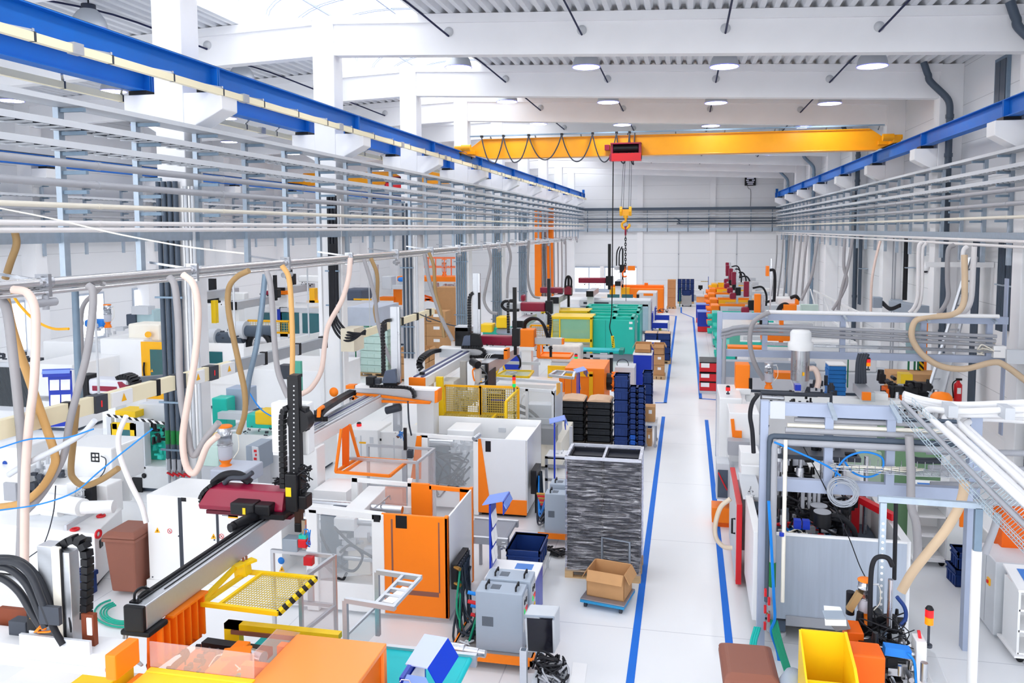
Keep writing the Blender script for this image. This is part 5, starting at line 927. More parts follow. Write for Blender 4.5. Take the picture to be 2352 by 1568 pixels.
G().tube(path([(1188, 815), (1194, 825), (1195, 838), (1192, 845)], Y=Yr - .1), .03).build('gripper_finger', BLK, r)
# tray with cables, blue screens and orange tray beyond
tr = T('drop_tray', 'yellow tray with a greenish sheet and a coil of cable on it', 'tray', (-4.5, 22, 1.5)); A, B, C_, D = (P(*q, Z=1.5) for q in ((1137, 863), (1160, 851), (1225, 852), (1214, 866)))
fr = G(); [fr.bar(p, q, .06) for p, q in ((A, B), (B, C_), (C_, D), (D, A))]; fr.bar(A, P(1150, 835, Y=A.y + .3), .05).bar(B, P(1154, 832, Y=B.y), .05).build('frame', YEL, tr); G().quad(A, B, C_, D).build('green_sheet', clearmat('green_sheet', '#c9d48a', .7), tr); tangle(P(1172, 856, Z=1.53), (.25, .2, .03), 4, .014, 73).build('cable_coil', LGR, tr)
sc1 = T('privacy_screen', 'pair of deep blue panels behind the yellow drop tray', 'screen', (-4.6, 25.4, 0)); fb(G(), 1155, 815, 1194, 850, 25.4, .06).build('panel', CBLU, sc1); fb(G(), 1198, 812, 1221, 850, 25.3, .06).build('panel', CBLU, sc1); fb(G(), 1194, 808, 1198, 880, 25.35, .06).build('post', LGR, sc1)
fb(G(), 1155, 832, 1240, 836, 24.0, .06).build('rail', LGR, sc1)
tr = T('drop_tray', 'second orange tray under the plain orange robot box', 'tray', (-4, 25, 1.4)); A, B, C_, D = (P(*q, Z=1.55) for q in ((1237, 820), (1246, 810), (1315, 812), (1307, 822)))
fr = G(); [fr.bar(p, q, .08) for p, q in ((A, B), (B, C_), (C_, D), (D, A))]; fr.bar(A, A + Vector((0, 0, .5)), .12).bar(B, B + Vector((0, 0, .5)), .06).build('frame', ORA, tr); G().quad(A, B, C_, D).build('orange_sheet', ORA, tr)
# orange box robot
r = T('gantry_robot', 'robot with a plain orange box head, looped black hoses and a short grey arm', 'robot', (-4.7, 25.5, 0)); Yo = 25.0
fb(G(), 1193, 757, 1226, 797, Yo, .5).build('drive_box', ORA, r, .03); fb(G(), 1192, 797, 1227, 804, Yo, .5).build('box_base', MWHT, r); fb(G(), 1198, 804, 1220, 850, Yo + .1, .35).build('column', MWHT, r); fb(G(), 1228, 777, 1290, 790, Yo + .1, .2).build('cross_arm', ALU, r); fb(G(), 1290, 778, 1294, 791, Yo + .09, .22).build('end_cap', ORA, r)
cables('looped_hose', [[P(x * 1. + 2 * i, y + 1.5 * i, Y=Yo + .3 + .05 * i) for x, y in ((1202, 757), (1204, 740), (1218, 730), (1235, 732), (1247, 745), (1254, 765), (1257, 775))] for i in range(3)], .04, BLKR, r); chain(G(), [P(1262, 775, Y=Yo + .3), P(1265, 740, Y=Yo + .3), P(1262, 722, Y=Yo + .3), P(1254, 718, Y=Yo + .3)], .1, .08).build('energy_chain', BLK, r); fb(G(), 1249, 720, 1254, 760, Yo + .4, .1).build('vertical_arm', ALU, r); fb(G(), 1262, 795, 1267, 820, Yo + .05, .1).build('gripper', BLK, r); gear(P(1250, 800, Y=Yo + .1), (.3, .1, .1), 12, 77).build('fitting', BLK, r); gear(P(1242, 768, Y=Yo + .3), (.12, .1, .15), 10, 78).build('fitting', LGR, r)
cage(r, ((1219, 748), (1262, 790)), Yo + .9, 8, 8, .03)
# ------------------------------------------------------------------ fifth machine: orange box with a yellow door frame
m = T('moulding_machine', 'orange box machine with a broad yellow door frame facing the black trays', 'machine', (-3.2, 25, 0)); Y5 = 24.4
a, b = P(1297, 868, Y=Y5), P(1388, 858, Y=Y5)
G().box((a.x, Y5, .25), (b.x, 26.2, 1.62)).build('body', ORA, m, .015); q0, q1 = P(1296, 856, Y=Y5 - .03), P(1362, 930, Y=Y5 - .03); w = .13
G().box((q0.x, Y5 - .04, q0.z - .1), (q1.x, Y5, q0.z + .06)).box((q1.x - w, Y5 - .04, q1.z), (q1.x, Y5, q0.z)).box((q0.x + .15, Y5 - .04, q1.z - .02), (q1.x, Y5, q1.z + w)).build('door_frame', YELO, m, .01); fb(G(), 1312, 868, 1313, 920, Y5 - .005, .006).build('panel_seam', BRN, m)
G().box((a.x - 2.3, Y5 + .2, .1), (a.x + .1, 26.0, 1.0)).build('bed', MWHT, m); fb(G(), 1258, 842, 1330, 850, Y5 + 1.5, .1).build('yellow_rail', YEL, m); fb(G(), 1258, 845, 1268, 870, Y5 + 1.45, .1).build('yellow_post', YEL, m); fb(G(), 1284, 862, 1296, 900, Y5 + .05, .1).build('orange_edge', ORA, m); G().box((a.x, Y5 + .15, 0), (b.x, 26.1, .25)).build('plinth', LGR, m)
G().cyl((b.x, Y5 + .9, 1.05), (b.x + .18, Y5 + .9, 1.05), .28, n=20).build('flange', BLK, m); g = G(); [g.cyl((b.x + .15, Y5 + .9 + .2 * math.cos(t), 1.05 + .25 * math.sin(t)), (b.x + .35, Y5 + .9 + .2 * math.cos(t), 1.05 + .25 * math.sin(t)), .08, n=10) for t in (0.3, 1.3, 2.3, 3.3, 4.3, 5.3)]; g.cyl((b.x + .18, Y5 + .9, 1.05), (b.x + .3, Y5 + .9, 1.05), .2, n=16).build('hub', ORA, m)
fr = G(); q = [P(*t, Z=1.75) for t in ((1262, 862), (1278, 852), (1320, 855), (1316, 868))]; [fr.bar(a_, b_, .07) for a_, b_ in zip(q, q[1:] + q[:1])]; fr.bar(q[0].lerp(q[3], .5), q[1].lerp(q[2], .5), .05).build('ladder_rest', ALU, m)
docboard('blue document board between the orange box machine and black trays', (P(1330, 930, Y=23.5).x, 23.4, .15), 1.55, .5, .3)
# ------------------------------------------------------------------ teal machines
def tealm(label, Y, x0, xs, x1, yt, yb, deep, yellow=True):
    m = T('moulding_machine', label, 'machine', (P(x1, yt, Y=Y).x - 1.5, Y, 0)); a, s, b = (P(x, yt, Y=Y) for x in (x0, xs, x1)); z = s.z
    t = G().box((s.x, Y, .35), (b.x, Y + deep, z - .12)).build('body', TEAL, m, .03); G().box((s.x - .3, Y + .2, z - .12), (b.x - .05, Y + .35, z)).box((s.x - .3, Y + deep - .3, z - .12), (b.x - .05, Y + deep - .1, z)).box((s.x - .3, Y + .2, z - .12), (s.x - .1, Y + deep - .1, z)).box((s.x + (b.x - s.x) * .45, Y + .2, z - .12), (s.x + (b.x - s.x) * .55, Y + deep - .1, z)).box((b.x - .2, Y + .2, z - .12), (b.x - .05, Y + deep - .1, z)).build('top_rails', TEAL, t, .02)
    G().box((s.x + (b.x - s.x) * .3, Y - .006, .4), (s.x + (b.x - s.x) * .3 + .015, Y, z - .15)).build('panel_seam', M('teal_dark', '#12877a', .5), t)
    g = G(); [g.box((b.x - .25, Y - .008, z - .3 - .25 * i), (b.x - .1, Y, z - .2 - .25 * i)) for i in (0, 1)]; g.build('label_plate', PAPER, t)
    G().box((a.x - 3, Y + .2, .1), (b.x - .1, Y + deep - .1, .7)).build('bed', LGR, m); G().box((s.x, Y + .1, 0), (b.x - .05, Y + deep, .35)).build('plinth', M('base_grey', '#8b95a0', .5), m)
    h = G().box((a.x, Y - .35, z - .1), (s.x, Y + deep * .6, z + .02)).box((a.x, Y - .35, .9), (a.x + .1, Y - .25, z)).box((s.x - .1, Y - .35, .4), (s.x, Y - .25, z)).box((a.x, Y - .35, .9), (s.x, Y - .25, 1.05)).box((a.x + .4, Y - .35, .9), (a.x + .46, Y - .25, z)).box((s.x - .06, Y - .3, .4), (s.x, Y + .6, z)).build('hood', YEL, m, .02)
    G().box((a.x + .1, Y - .3, 1.05), (s.x - .1, Y - .29, z - .1)).build('hood_window', clearmat('green_pane', '#9ed6b4', .55), m); gear(((a.x + s.x) / 2, Y, 1.35), (.5, .2, .25), 20, int(Y)).build('fitting', M('brass_dull', '#a08a50', .5, .3), m)
    g = G(); [g.box((a.x + .1, Y - .33, 1.08 + .06 * i), (a.x + .4, Y - .32, 1.095 + .06 * i)) for i in range(int((z - 1.2) / .06))]; g.build('wire_panel', wires, m)
    return m
tealm('nearest teal machine with its yellow windowed hood, beside the aisle', 35.4, 1267, 1362, 1458, 727, 822, 1.9)
tealm('second teal machine, right behind the nearest teal one', 38.4, 1270, 1355, 1470, 713, 800, 1.7)
m = T('moulding_machine', 'third teal machine in the row with a slotted top, partly hidden', 'machine', (-3.5, 41, 0)); G().box((-5.2, 41, .3), (-2.3, 42.6, 1.7)).build('body', TEAL, m, .03); G().box((-5.2, 41.0, 1.7), (-2.3, 41.2, 1.95)).box((-5.2, 42.3, 1.7), (-2.3, 42.5, 1.95)).box((-5.2, 41.0, 1.7), (-5.0, 42.5, 1.95)).box((-3.8, 41.0, 1.7), (-3.6, 42.5, 1.95)).box((-2.5, 41.0, 1.7), (-2.3, 42.5, 1.95)).build('top_rails', TEAL, m, .02); G().box((-9, 41.2, .2), (-5.2, 42.4, 1.0)).build('bed', LGR, m); G().box((-7.6, 41, 1.5), (-5.2, 42.2, 1.72)).build('yellow_hood', YEL, m, .02); G().box((-5.2, 41.1, 0), (-2.3, 42.5, .3)).build('plinth', LGR, m)
cv = T('belt_conveyor', 'teal belt conveyor in front of the nearest teal machine', 'conveyor', (-3, 32.5, 0)); a, b = P(1340, 832, Y=32.2), P(1430, 836, Y=32.2); G().box((a.x - 1.2, 32.2, .92), (b.x, 32.9, 1.0)).build('belt', M('teal_belt', '#1fb9c2', .5), cv, .01); G().box((b.x - .15, 32.15, .84), (b.x + .03, 32.95, 1.03)).build('end_roller', M('teal_dark', '#12877a', .5), cv); [G().box((x - .05, 32.3 + dy, 0), (x + .05, 32.4 + dy, .92)).build('leg', BLK, cv) for x in (a.x, b.x - .5) for dy in (0, .4)]; fb(G(), 1340, 815, 1408, 820, 32.0, .1).build('cross_rail', ALU, cv); fb(G(), 1355, 815, 1362, 840, 32.0, .08).build('rail_post', ALU, cv); fb(G(), 1378, 812, 1395, 826, 32.05, .3).build('chute', LGR, cv)
bag = T('parts_bin', 'large open bin lined with crumpled clear film below the teal machine hood', 'bin', (-4.3, 31, 0)); fb(G(), 1265, 795, 1333, 832, 31, 1.0).build('liner', M('crumpled_film', '#e5ddd6', .35, var=.12, scale=5, bump=.8), bag, .08, 3); G().box((P(1265, 832, Y=31).x, 31, 0), (P(1333, 832, Y=31).x, 32, P(1265, 832, Y=31).z)).build('bin_body', clearmat('frosted_bin', '#dfe3ea', .7), bag)
beacon('small green and red signal lamp in front of the parts bin', P(1323, 835, Y=30.5), .2, ('r', 'g'), .07)
# grey glazed machine, white and orange machines further up the row
m = T('moulding_machine', 'grey machine with a pale blue end door, beyond the teal ones', 'machine', (-4, 45, 0)); Y8 = 45; fb(G(), 1465, 698, 1490, 760, Y8, 1.8).build('end_door', M('pale_blue_door', '#b9cfde', .35), m, .03); G().box((-9.5, Y8 + .1, .2), (-2.9, Y8 + 1.8, 1.5)).build('body', LGR, m, .05); fb(G(), 1330, 690, 1494, 703, Y8, 1.6).build('top_cover', M('cover_grey', '#d9dde3', .4), m, .05); fb(G(), 1489, 694, 1495, 760, Y8 - .02, 1.7).build('door_frame', LGR, m)
G().box((-9.4, Y8 + .2, 0), (-2.6, Y8 + 1.7, .2)).build('plinth', M('base_grey', '#8b95a0', .5), m); fb(G(), 1340, 694, 1398, 698, Y8 - .01, .05).build('slot', DGR, m)
m = T('moulding_machine', 'white machine with small teal windows behind the grey glazed one', 'machine', (-4, 50, 0)); Y9 = 50; fb(G(), 1462, 672, 1508, 735, Y9, 1.9).build('end_panel', M('warm_grey_panel', '#dddcdc', .4), m, .03); G().box((-10, Y9 + .1, .2), (-2.8, Y9 + 1.9, 1.5)).build('body', MWHT, m, .05); G().box((-9.8, Y9 + .2, 0), (-2.2, Y9 + 1.7, .2)).build('plinth', LGR, m); fb(G(), 1395, 676, 1423, 684, Y9 - .02, .03).build('teal_window', GLT, m); fb(G(), 1428, 676, 1454, 688, Y9 - .02, .03).build('teal_window', GLT, m); fb(G(), 1457, 674, 1462, 690, Y9 - .02, .03).build('orange_strip', ORA, m); fb(G(), 1462, 676, 1468, 684, Y9 - .02, .03).build('control_display', BLK, m); fb(G(), 1380, 684, 1435, 688, Y9 - .04, .3).build('yellow_rail', YELO, m); fb(G(), 1478, 674, 1500, 679, Y9 - .02, .03).build('orange_label', ORA, m)
m = T('moulding_machine', 'orange machine with a yellow hood, tallest at the far end of the left row', 'machine', (-4, 57, 0)); fb(G(), 1445, 663, 1524, 720, 56.5, 2).build('body', ORA, m, .04); fb(G(), 1400, 661, 1446, 680, 56.4, 1.8).build('yellow_hood', YELO, m, .03); G().box((-10.5, 56.7, .1), (-3.5, 58.3, 1.3)).build('bed', MWHT, m); fb(G(), 1400, 656, 1524, 661, 57.2, 1.0).build('top_cover', ORA, m, .02); g = G(); fb(g, 1480, 650, 1488, 660, 57.3, .4); g.build('lifting_lug', ORA, m); G().box((-4.9, 56.7, 0), (-2.6, 58.3, .6)).build('plinth', ORD, m)
# two more robots of the far row: maroon arms
def farrobot(label, px, py, Y, arm, mast, ext=1.2, mm=MAR, beam=True):
    p = P(px, py, Y=Y); r = T('gantry_robot', label, 'robot', (p.x, Y, 0)); s = -1 if arm[0] < mast[0] else 1
    fb(G(), min(arm[0], arm[2]), arm[1], max(arm[0], arm[2]), arm[3], Y, .4).build('arm_cover', mm, r, .06, 3); fb(G(), mast[0], mast[1], mast[2], mast[3], Y - .1, .15).build('vertical_arm', BLK, r); fb(G(), mast[0] - 5, arm[1] - 4, mast[2] + 5, arm[3] + 6, Y - .15, .3).build('slide_head', BLK, r, .02)
    gear(P((arm[0] + arm[2]) / 2, arm[3] + 4, Y=Y - .1), (.5, .12, .1), 8, int(px)).build('drive_motor', BLK, r)
    if beam: G().box((p.x - .2, Y - 2.2, p.z - .35), (p.x + .2, Y + .6, p.z - .05)).build('beam', ALU, r); G().box((p.x - .2, Y - 2.22, p.z - .36), (p.x + .2, Y - 2.15, p.z - .04)).build('end_cap', BLK, r); G().box((p.x - .18, Y - 2, 1.0), (p.x + .18, Y - 1.6, p.z - .35)).build('column', MWHT, r)
    return r
r = farrobot('robot with a grey and maroon arm behind the orange box head robot', 1215, 720, 31, (1195, 695, 1252, 715), (1257, 640, 1263, 760)); fb(G(), 1155, 694, 1196, 713, 31, .45).build('arm_shell', LGR, r, .1, 3); G().tube(path([(1192, 712), (1165, 712), (1153, 702), (1160, 692), (1185, 692)], Y=30.8), .06).build('energy_chain', BLK, r)
r = farrobot('robot with a white arm and two maroon blocks before the far column', 1290, 672, 40, (1240, 660, 1290, 673), (1303, 635, 1308, 705)); fb(G(), 1273, 662, 1292, 673, 39.8, .5).build('maroon_block', MAR, r); fb(G(), 1296, 658, 1312, 676, 39.7, .5).build('second_maroon_block', MAR, r); G().tube(path([(1298, 660), (1300, 640), (1306, 634), (1312, 642), (1312, 660)], Y=39.6), .05).build('energy_chain', BLK, r)
r = farrobot('robot with a long maroon arm and a tall black mast before the far gate', 1365, 660, 46, (1328, 638, 1392, 650), (1396, 560, 1403, 665)); r2 = farrobot('grey robot with a slim mast and orange tip against the far wall', 1425, 640, 56, (1410, 612, 1445, 620), (1428, 570, 1432, 660), mm=LGR); fb(G(), 1442, 611, 1458, 621, 55.9, .5).build('orange_tip', ORA, r2); cables('looped_hose', [[P(1416 + 6 * i, 610, Y=55.8), P(1417 + 6 * i, 580, Y=55.8), P(1423 + 6 * i, 566, Y=55.8)] for i in (0, 1)], .05, BLKR, r2); fb(G(), 1378, 612, 1386, 640, 55, .4).build('white_cover', WHT, r2)
# ------------------------------------------------------------------ film wrapped tray stack
pallet('wooden pallet under the tall film wrapped stack of black trays', (-1.36, 13.45, 0), (1.3, .84))
trm = M('black_tray', '#1c1f2a', .45, var=.1); tray0 = None; nl = 30; z0 = .15; dz = (2.08 - .15) / nl
for c_ in range(2):
    for i in range(nl):
        x = -1.67 + .62 * c_; z = z0 + dz * i
        if tray0 is None:
            t = .01; w, l, h = .3, .4, dz * .93
            g = G().box((x - w, 13.05, z), (x + w, 13.05 + .8, z + t))
            for a, b in (((x - w, 13.05), (x - w + .03, 13.85)), ((x + w - .03, 13.05), (x + w, 13.85)), ((x - w, 13.05), (x + w, 13.08)), ((x - w, 13.82), (x + w, 13.85))): g.box((a[0], a[1], z), (b[0], b[1], z + h * .8))
            g.box((x - w - .008, 13.042, z + h * .8), (x - w + .03, 13.858, z + h)).box((x + w - .03, 13.042, z + h * .8), (x + w + .008, 13.858, z + h)).box((x - w, 13.042, z + h * .8), (x + w, 13.08, z + h)).box((x - w, 13.82, z + h * .8), (x + w, 13.858, z + h)).box((x - w, 13.43, z), (x + w, 13.45, z + h * .6))
            tray0 = g.build('stacking_tray', trm); o = tray0; org = (x, z)
        else:
            o = tray0.copy(); COL.objects.link(o); o.location = tray0.location + Vector((x - org[0], 0, z - org[1]))
        S(o, 'black plastic tray stacked in %s column under the shiny film beside the cardboard box' % ('one' if True else ''), 'tray', 'black trays wrapped in film on the pallet')
        o['label'] = 'black plastic tray stacked under shiny stretch film on the pallet by the aisle'
film = bpy.data.materials.new('stretch_film'); film.use_nodes = True; nt = film.node_tree; pb = nt.nodes['Principled BSDF']; pb.inputs['Base Color'].default_value = lin('#8f93a8'); pb.inputs['Roughness'].default_value = .12; pb.inputs['Specular IOR Level'].default_value = 1
tc = nt.nodes.new('ShaderNodeTexCoord'); mp = nt.nodes.new('ShaderNodeMapping'); mp.inputs['Scale'].default_value = (2.2, 2.2, 17); n1 = nt.nodes.new('ShaderNodeTexNoise'); n1.inputs['Scale'].default_value = 1.6; n1.inputs['Detail'].default_value = 6; n1.inputs['Distortion'].default_value = .8
bp = nt.nodes.new('ShaderNodeBump'); bp.inputs['Strength'].default_value = 1; bp.inputs['Distance'].default_value = .09
for a, b in ((tc.outputs['Object'], mp.inputs[0]), (mp.outputs[0], n1.inputs[0]), (n1.outputs[0], bp.inputs['Height']), (bp.outputs[0], pb.inputs['Normal'])): nt.links.new(a, b)
gl = nt.nodes.new('ShaderNodeBsdfGlossy'); gl.inputs['Roughness'].default_value = .16; gl.inputs['Color'].default_value = (.95, .95, 1, 1); nt.links.new(bp.outputs[0], gl.inputs['Normal']); tr_ = nt.nodes.new('ShaderNodeBsdfTransparent'); tr_.inputs[0].default_value = (.8, .82, .92, 1); mx = nt.nodes.new('ShaderNodeMixShader')
cr = nt.nodes.new('ShaderNodeMapRange'); cr.inputs['From Min'].default_value = .45; cr.inputs['From Max'].default_value = .75; cr.inputs['To Min'].default_value = .1; cr.inputs['To Max'].default_value = .62; nt.links.new(n1.outputs[0], cr.inputs[0]); nt.links.new(cr.outputs[0], mx.inputs[0]); nt.links.new(tr_.outputs[0], mx.inputs[1]); nt.links.new(gl.outputs[0], mx.inputs[2]); nt.links.new(mx.outputs[0], nt.nodes['Material Output'].inputs[0])
fx0, fx1, fy0, fy1 = -2.0, -.72, 13.025, 13.875
g = G(); v = []
zs = [.13 + 2.0 * i / 24 for i in range(25)]
for i, z in enumerate(zs):
    s_ = .006 * (i % 2); v += [(fx0 - s_, fy0 - s_, z), (fx1 + s_, fy0 - s_, z), (fx1 + s_, fy1 + s_, z), (fx0 - s_, fy1 + s_, z)]
g.add(v, [(4 * i + k, 4 * i + (k + 1) % 4, 4 * i + 4 + (k + 1) % 4, 4 * i + 4 + k) for i in range(24) for k in range(4)]); o = g.build('stretch_film', film); S(o, 'shiny crinkled stretch film wrapped round the tall black tray stack', 'film')
G().box((fx0 - .01, fy0 - .01, 2.09), (fx1 + .01, fy0 + .03, 2.14)).box((fx0 - .01, fy1 - .03, 2.09), (fx1 + .01, fy1 + .01, 2.14)).box((fx0 - .01, fy0, 2.09), (fx0 + .04, fy1, 2.14)).box((fx1 - .04, fy0, 2.09), (fx1 + .01, fy1, 2.14)).box((-1.38, fy0, 2.09), (-1.34, fy1, 2.11)).build('film_edge', M('film_edge', '#c7cad6', .25, var=.1, bump=.4, scale=9), o)
# ------------------------------------------------------------------ open carton on the blue edged dolly
rz = -.2; d = T('platform_dolly', 'low dolly with a steel top and turquoise blue edge under the open cardboard box', 'trolley', (0, 0, 0))
G().box((-.36, -.32, .13), (.36, .32, .15)).build('top_plate', M('worn_steel', '#a5a0a6', .35, .6, var=.15), d, .004); G().box((-.36, -.33, .09), (.36, .33, .13)).build('edge', M('edge_blue', '#2f93c8', .4), d); [(G().cyl((x - .02, y, .04), (x + .02, y, .04), .045, n=14).box((x - .025, y - .02, .05), (x + .025, y + .02, .09)).build('caster', DGR, d)) for x in (-.29, .29) for y in (-.26, .26)]
d.location = (-1.19, 12.26, 0); d.rotation_euler.z = rz
carton('open cardboard box with folded out flaps standing on the blue edged dolly', (-1.17, 12.3, .15), (.62, .46, .42), rz, True)
h = T('push_handle', 'grey tubular push bar between the open cardboard box and the film wrapped stack', 'handle', (-1.1, 12.78, 0)); G().tube([(-1.34, 12.8, .05), (-1.34, 12.8, .85), (-.88, 12.72, .83), (-.88, 12.72, .05)], .022, 8).tube([(-1.34, 12.8, .04), (-.88, 12.72, .04)], .02, 8).build('bar', M('bar_grey', '#7f8894', .4, .4), h)
# ------------------------------------------------------------------ temperature controllers, panel, cables
ct = T('equipment_cart', 'orange edged cart carrying the two nearest grey controllers', 'cart', (-2.7, 10.4, 0)); G().box((-3.15, 10.02, .16), (-2.0, 11.0, .2)).build('deck', M('deck_steel', '#a9a3a3', .4, .3, var=.1), ct); G().box((-3.17, 9.98, .12), (-1.98, 10.03, .22)).box((-3.17, 9.98, .12), (-3.13, 11.0, .2)).box((-2.02, 9.98, .12), (-1.98, 11.0, .2)).build('rim', ORA, ct); [G().cyl((x, y - .02, .06), (x, y + .02, .06), .06, n=14).build('caster', BLK, ct) for x in (-3.05, -2.1) for y in (10.1, 10.9)]; tangle((-2.98, 10.2, .22), (.1, .1, .02), 3, .01, 90).build('wrapping', LGR, ct)
temper('front grey controller with a square grille on its face, next to the grey panel', (-2.48, 10.3, .2), .66, .34, .84); temper('rear grey controller behind the front one on the orange edged cart', (-2.44, 10.68, .2), .66, .34, .86)
mf = T('hose_manifold', 'black manifold with hose stubs on the grey side of the orange cabinet machine', 'manifold', (-3.38, 11.3, .35)); G().box((-3.46, 11.1, .55), (-3.36, 11.75, .95)).build('block', BLK, mf, .01); g = G(); [g.box((-3.36, 11.14 + .09 * i, .6), (-3.34, 11.19 + .09 * i, .92)) for i in range(7)]; g.build('fin', DGR, mf); g = G(); [g.cyl((-3.4, 11.12, .9 - .25 * i), (-3.3, 11.05, .9 - .25 * i), .03, n=8) for i in range(2)]; g.build('fitting', M('brass', '#b08a4a', .3, .8), mf); G().cyl((-3.4, 11.4, 0), (-3.4, 11.4, .55), .03).build('stand', BLK, mf)
hs = T('hose_bundle', 'bundle of black and green hoses between the manifold and the two nearest controllers', 'hoses', (-3.05, 10.8, 0)); q = random.Random(5)
for i in range(15):
    a = Vector((-3.33, 11.1 + .045 * i, .65 + .2 * (i % 2))); b = Vector((-2.83, 10.2 + .045 * i, .45 + .08 * (i % 6))); m1 = Vector((-3.2 + q.uniform(-.06, .1), 10.7 + q.uniform(-.2, .3), q.uniform(.08, .4))); m2 = Vector((-3.0 + q.uniform(-.1, .06), 10.5 + q.uniform(-.2, .2), q.uniform(.05, .3)))
    G().tube(sp([a, m1, m2, b]), .017, 6).build('hose', GRN if i in (1, 2) else M('hose_navy_black', '#22303e', .45), hs)
for i, mm in enumerate((CYB, RED, CYB, RED, IVORY, RED)): G().cyl((-2.95, 10.25 + .12 * (i // 2 * 1.2), .95 - .13 * i), (-2.8, 10.25 + .12 * (i // 2 * 1.2), .93 - .13 * i), .026, n=10).build('coupling', mm, hs)
pn = T('operator_panel', 'grey operator panel with a black screen on the near end of the orange edged cart', 'control panel', (-1.95, 9.6, 0)); Yp = 9.55
g = G(); q0 = [P(x, y, Y=Yp) for x, y in ((1203, 1412), (1273, 1416), (1274, 1502), (1209, 1498))]; back = Vector((.03, .28, .02)); G().add(q0 + [v + back for v in q0], G.BF).build('housing', M('panel_grey', '#c6cbd2', .4), pn, .02)
q1 = [P(x, y, Y=Yp - .01) for x, y in ((1210, 1419), (1268, 1423), (1270, 1499), (1213, 1494))]; G().add([v for v in q1] + [v + Vector((0, .01, 0)) for v in q1], G.BF).build('screen', M('screen_black', '#181822', .15, coat=.4), pn); tq = [P(1203, 1412, Y=Yp), P(1273, 1416, Y=Yp), P(1282, 1392, Y=Yp + .32), P(1215, 1388, Y=Yp + .32)]; G().add(tq + [v - Vector((0, 0, .06)) for v in tq], G.BF).build('hood', M('hood_grey', '#939dab', .45), pn, .015)
x_ = P(1240, 1500, Y=Yp + .15).x; G().box((x_ - .05, Yp + .1, .08), (x_ + .05, Yp + .2, P(1240, 1498, Y=Yp).z)).box((x_ - .25, Yp - .1, 0), (x_ + .25, Yp + .35, .08)).build('pedestal', LGR, pn)
ps = T('profile_post', 'aluminium profile post at the bottom edge beside the cable tangle', 'post', (-2.0, 8.8, 0)); p = P(1205, 1490, Y=8.6); G().box((p.x - .05, 8.55, 0), (p.x + .03, 8.63, p.z)).build('profile', ALU, ps); G().box((p.x - .04, 8.56, p.z), (p.x + .02, 8.62, p.z + .004)).build('end_cap', PIPD, ps); G().box((p.x - .15, 8.5, 0), (p.x - .05, 8.7, .1)).build('foot', BLK, ps)
ctg = T('cable_tangle', 'tangle of black and grey cables below the grey operator panel', 'cables', (-1.85, 9.1, 0)); c = P(1262, 1535, Y=9.1); tangle((c.x, 9.1, c.z), (.22, .2, .16), 14, .012, 91, 5).build('black_cable', BLKR, ctg); tangle((c.x + .03, 9.05, c.z - .05), (.2, .2, .14), 8, .012, 92, 5).build('grey_cable', PIPG, ctg); gear((c.x, 9.1, c.z - .08), (.2, .15, .08), 10, 93).build('plug', DGR, ctg); G().box((c.x - .2, 9.0, 0), (c.x + .2, 9.3, c.z - .1)).build('box', LGR, ctg); G().cyl((c.x - .05, 8.9, c.z - .3), (c.x + .08, 9.2, c.z + .05), .06, n=12).build('steel_tube', STL, ctg)
o = G().add([P(x, y, Z=.012) for x, y in ((1310, 1568), (1316, 1520), (1349, 1524), (1342, 1575))] + [P(x, y, Z=.002) for x, y in ((1310, 1568), (1316, 1520), (1349, 1524), (1342, 1575))], G.BF).build('floor_plate', WHT); S(o, 'small white plate lying on the floor by the left blue line', 'plate')
# desk, documents, short grey belt, crate
dk = T('work_table', 'white topped work table with a blue sheet and blue side behind the grey controllers', 'table', (-2.5, 11.4, 0)); G().box((-2.92, 11.05, .77), (-2.16, 11.75, .8)).build('table_top', WHT, dk); G().box((-2.55, 11.45, .8), (-2.28, 11.65, .803)).build('blue_sheet', M('sheet_blue', '#4d86d6', .5), dk); G().box((-2.19, 11.07, .1), (-2.16, 11.73, .77)).box((-2.9, 11.05, .1), (-2.2, 11.08, .7)).build('side_panel', CBLU, dk); G().box((-2.9, 11.1, .12), (-2.05, 11.7, .15)).build('shelf', WHT, dk); [G().box((x, y, 0), (x + .04, y + .04, .77)).build('leg', LGR, dk) for x in (-2.9, -2.22) for y in (11.06, 11.7)]
docboard('tall blue document board with papers between the orange cabinet and the grey controllers', (-2.9, 11.55, .75), 1.05, .34, 0)
cv = T('belt_conveyor', 'short dark grey belt conveyor leaving the orange cabinet machine', 'conveyor', (-3.1, 12.9, 0)); G().box((-3.7, 12.55, .76), (-2.95, 13.35, .8)).cyl((-2.95, 12.55, .78), (-2.95, 13.35, .78), .03, n=12).build('belt', M('belt_grey', '#8a8d98', .45), cv); G().box((-3.7, 12.5, .7), (-2.9, 12.56, .82)).box((-3.7, 13.34, .7), (-2.9, 13.4, .82)).build('side_rail', ALU, cv); g = gear((-3.05, 12.45, .72), (.12, .06, .06), 10, 95); g.build('drive', STL, cv); [G().box((x, y, 0), (x + .05, y + .05, .72)).build('leg', PIPG, cv) for x in (-3.6, -3.1) for y in (12.6, 13.25)]
crate('crate', 'dark blue ribbed crate at the end of the short grey belt', (-2.66, 13.0, .28), (.6, .8, .32)); st = T('crate_stand', 'low white stand under the crate at the short grey belt', 'stand', (-2.6, 13, 0)); G().box((-2.95, 12.3, .25), (-2.33, 13.4, .28)).build('top', WHT, st); [G().box((x, y, 0), (x + .04, y + .04, .25)).build('leg', LGR, st) for x in (-2.93, -2.39) for y in (12.32, 13.34)]
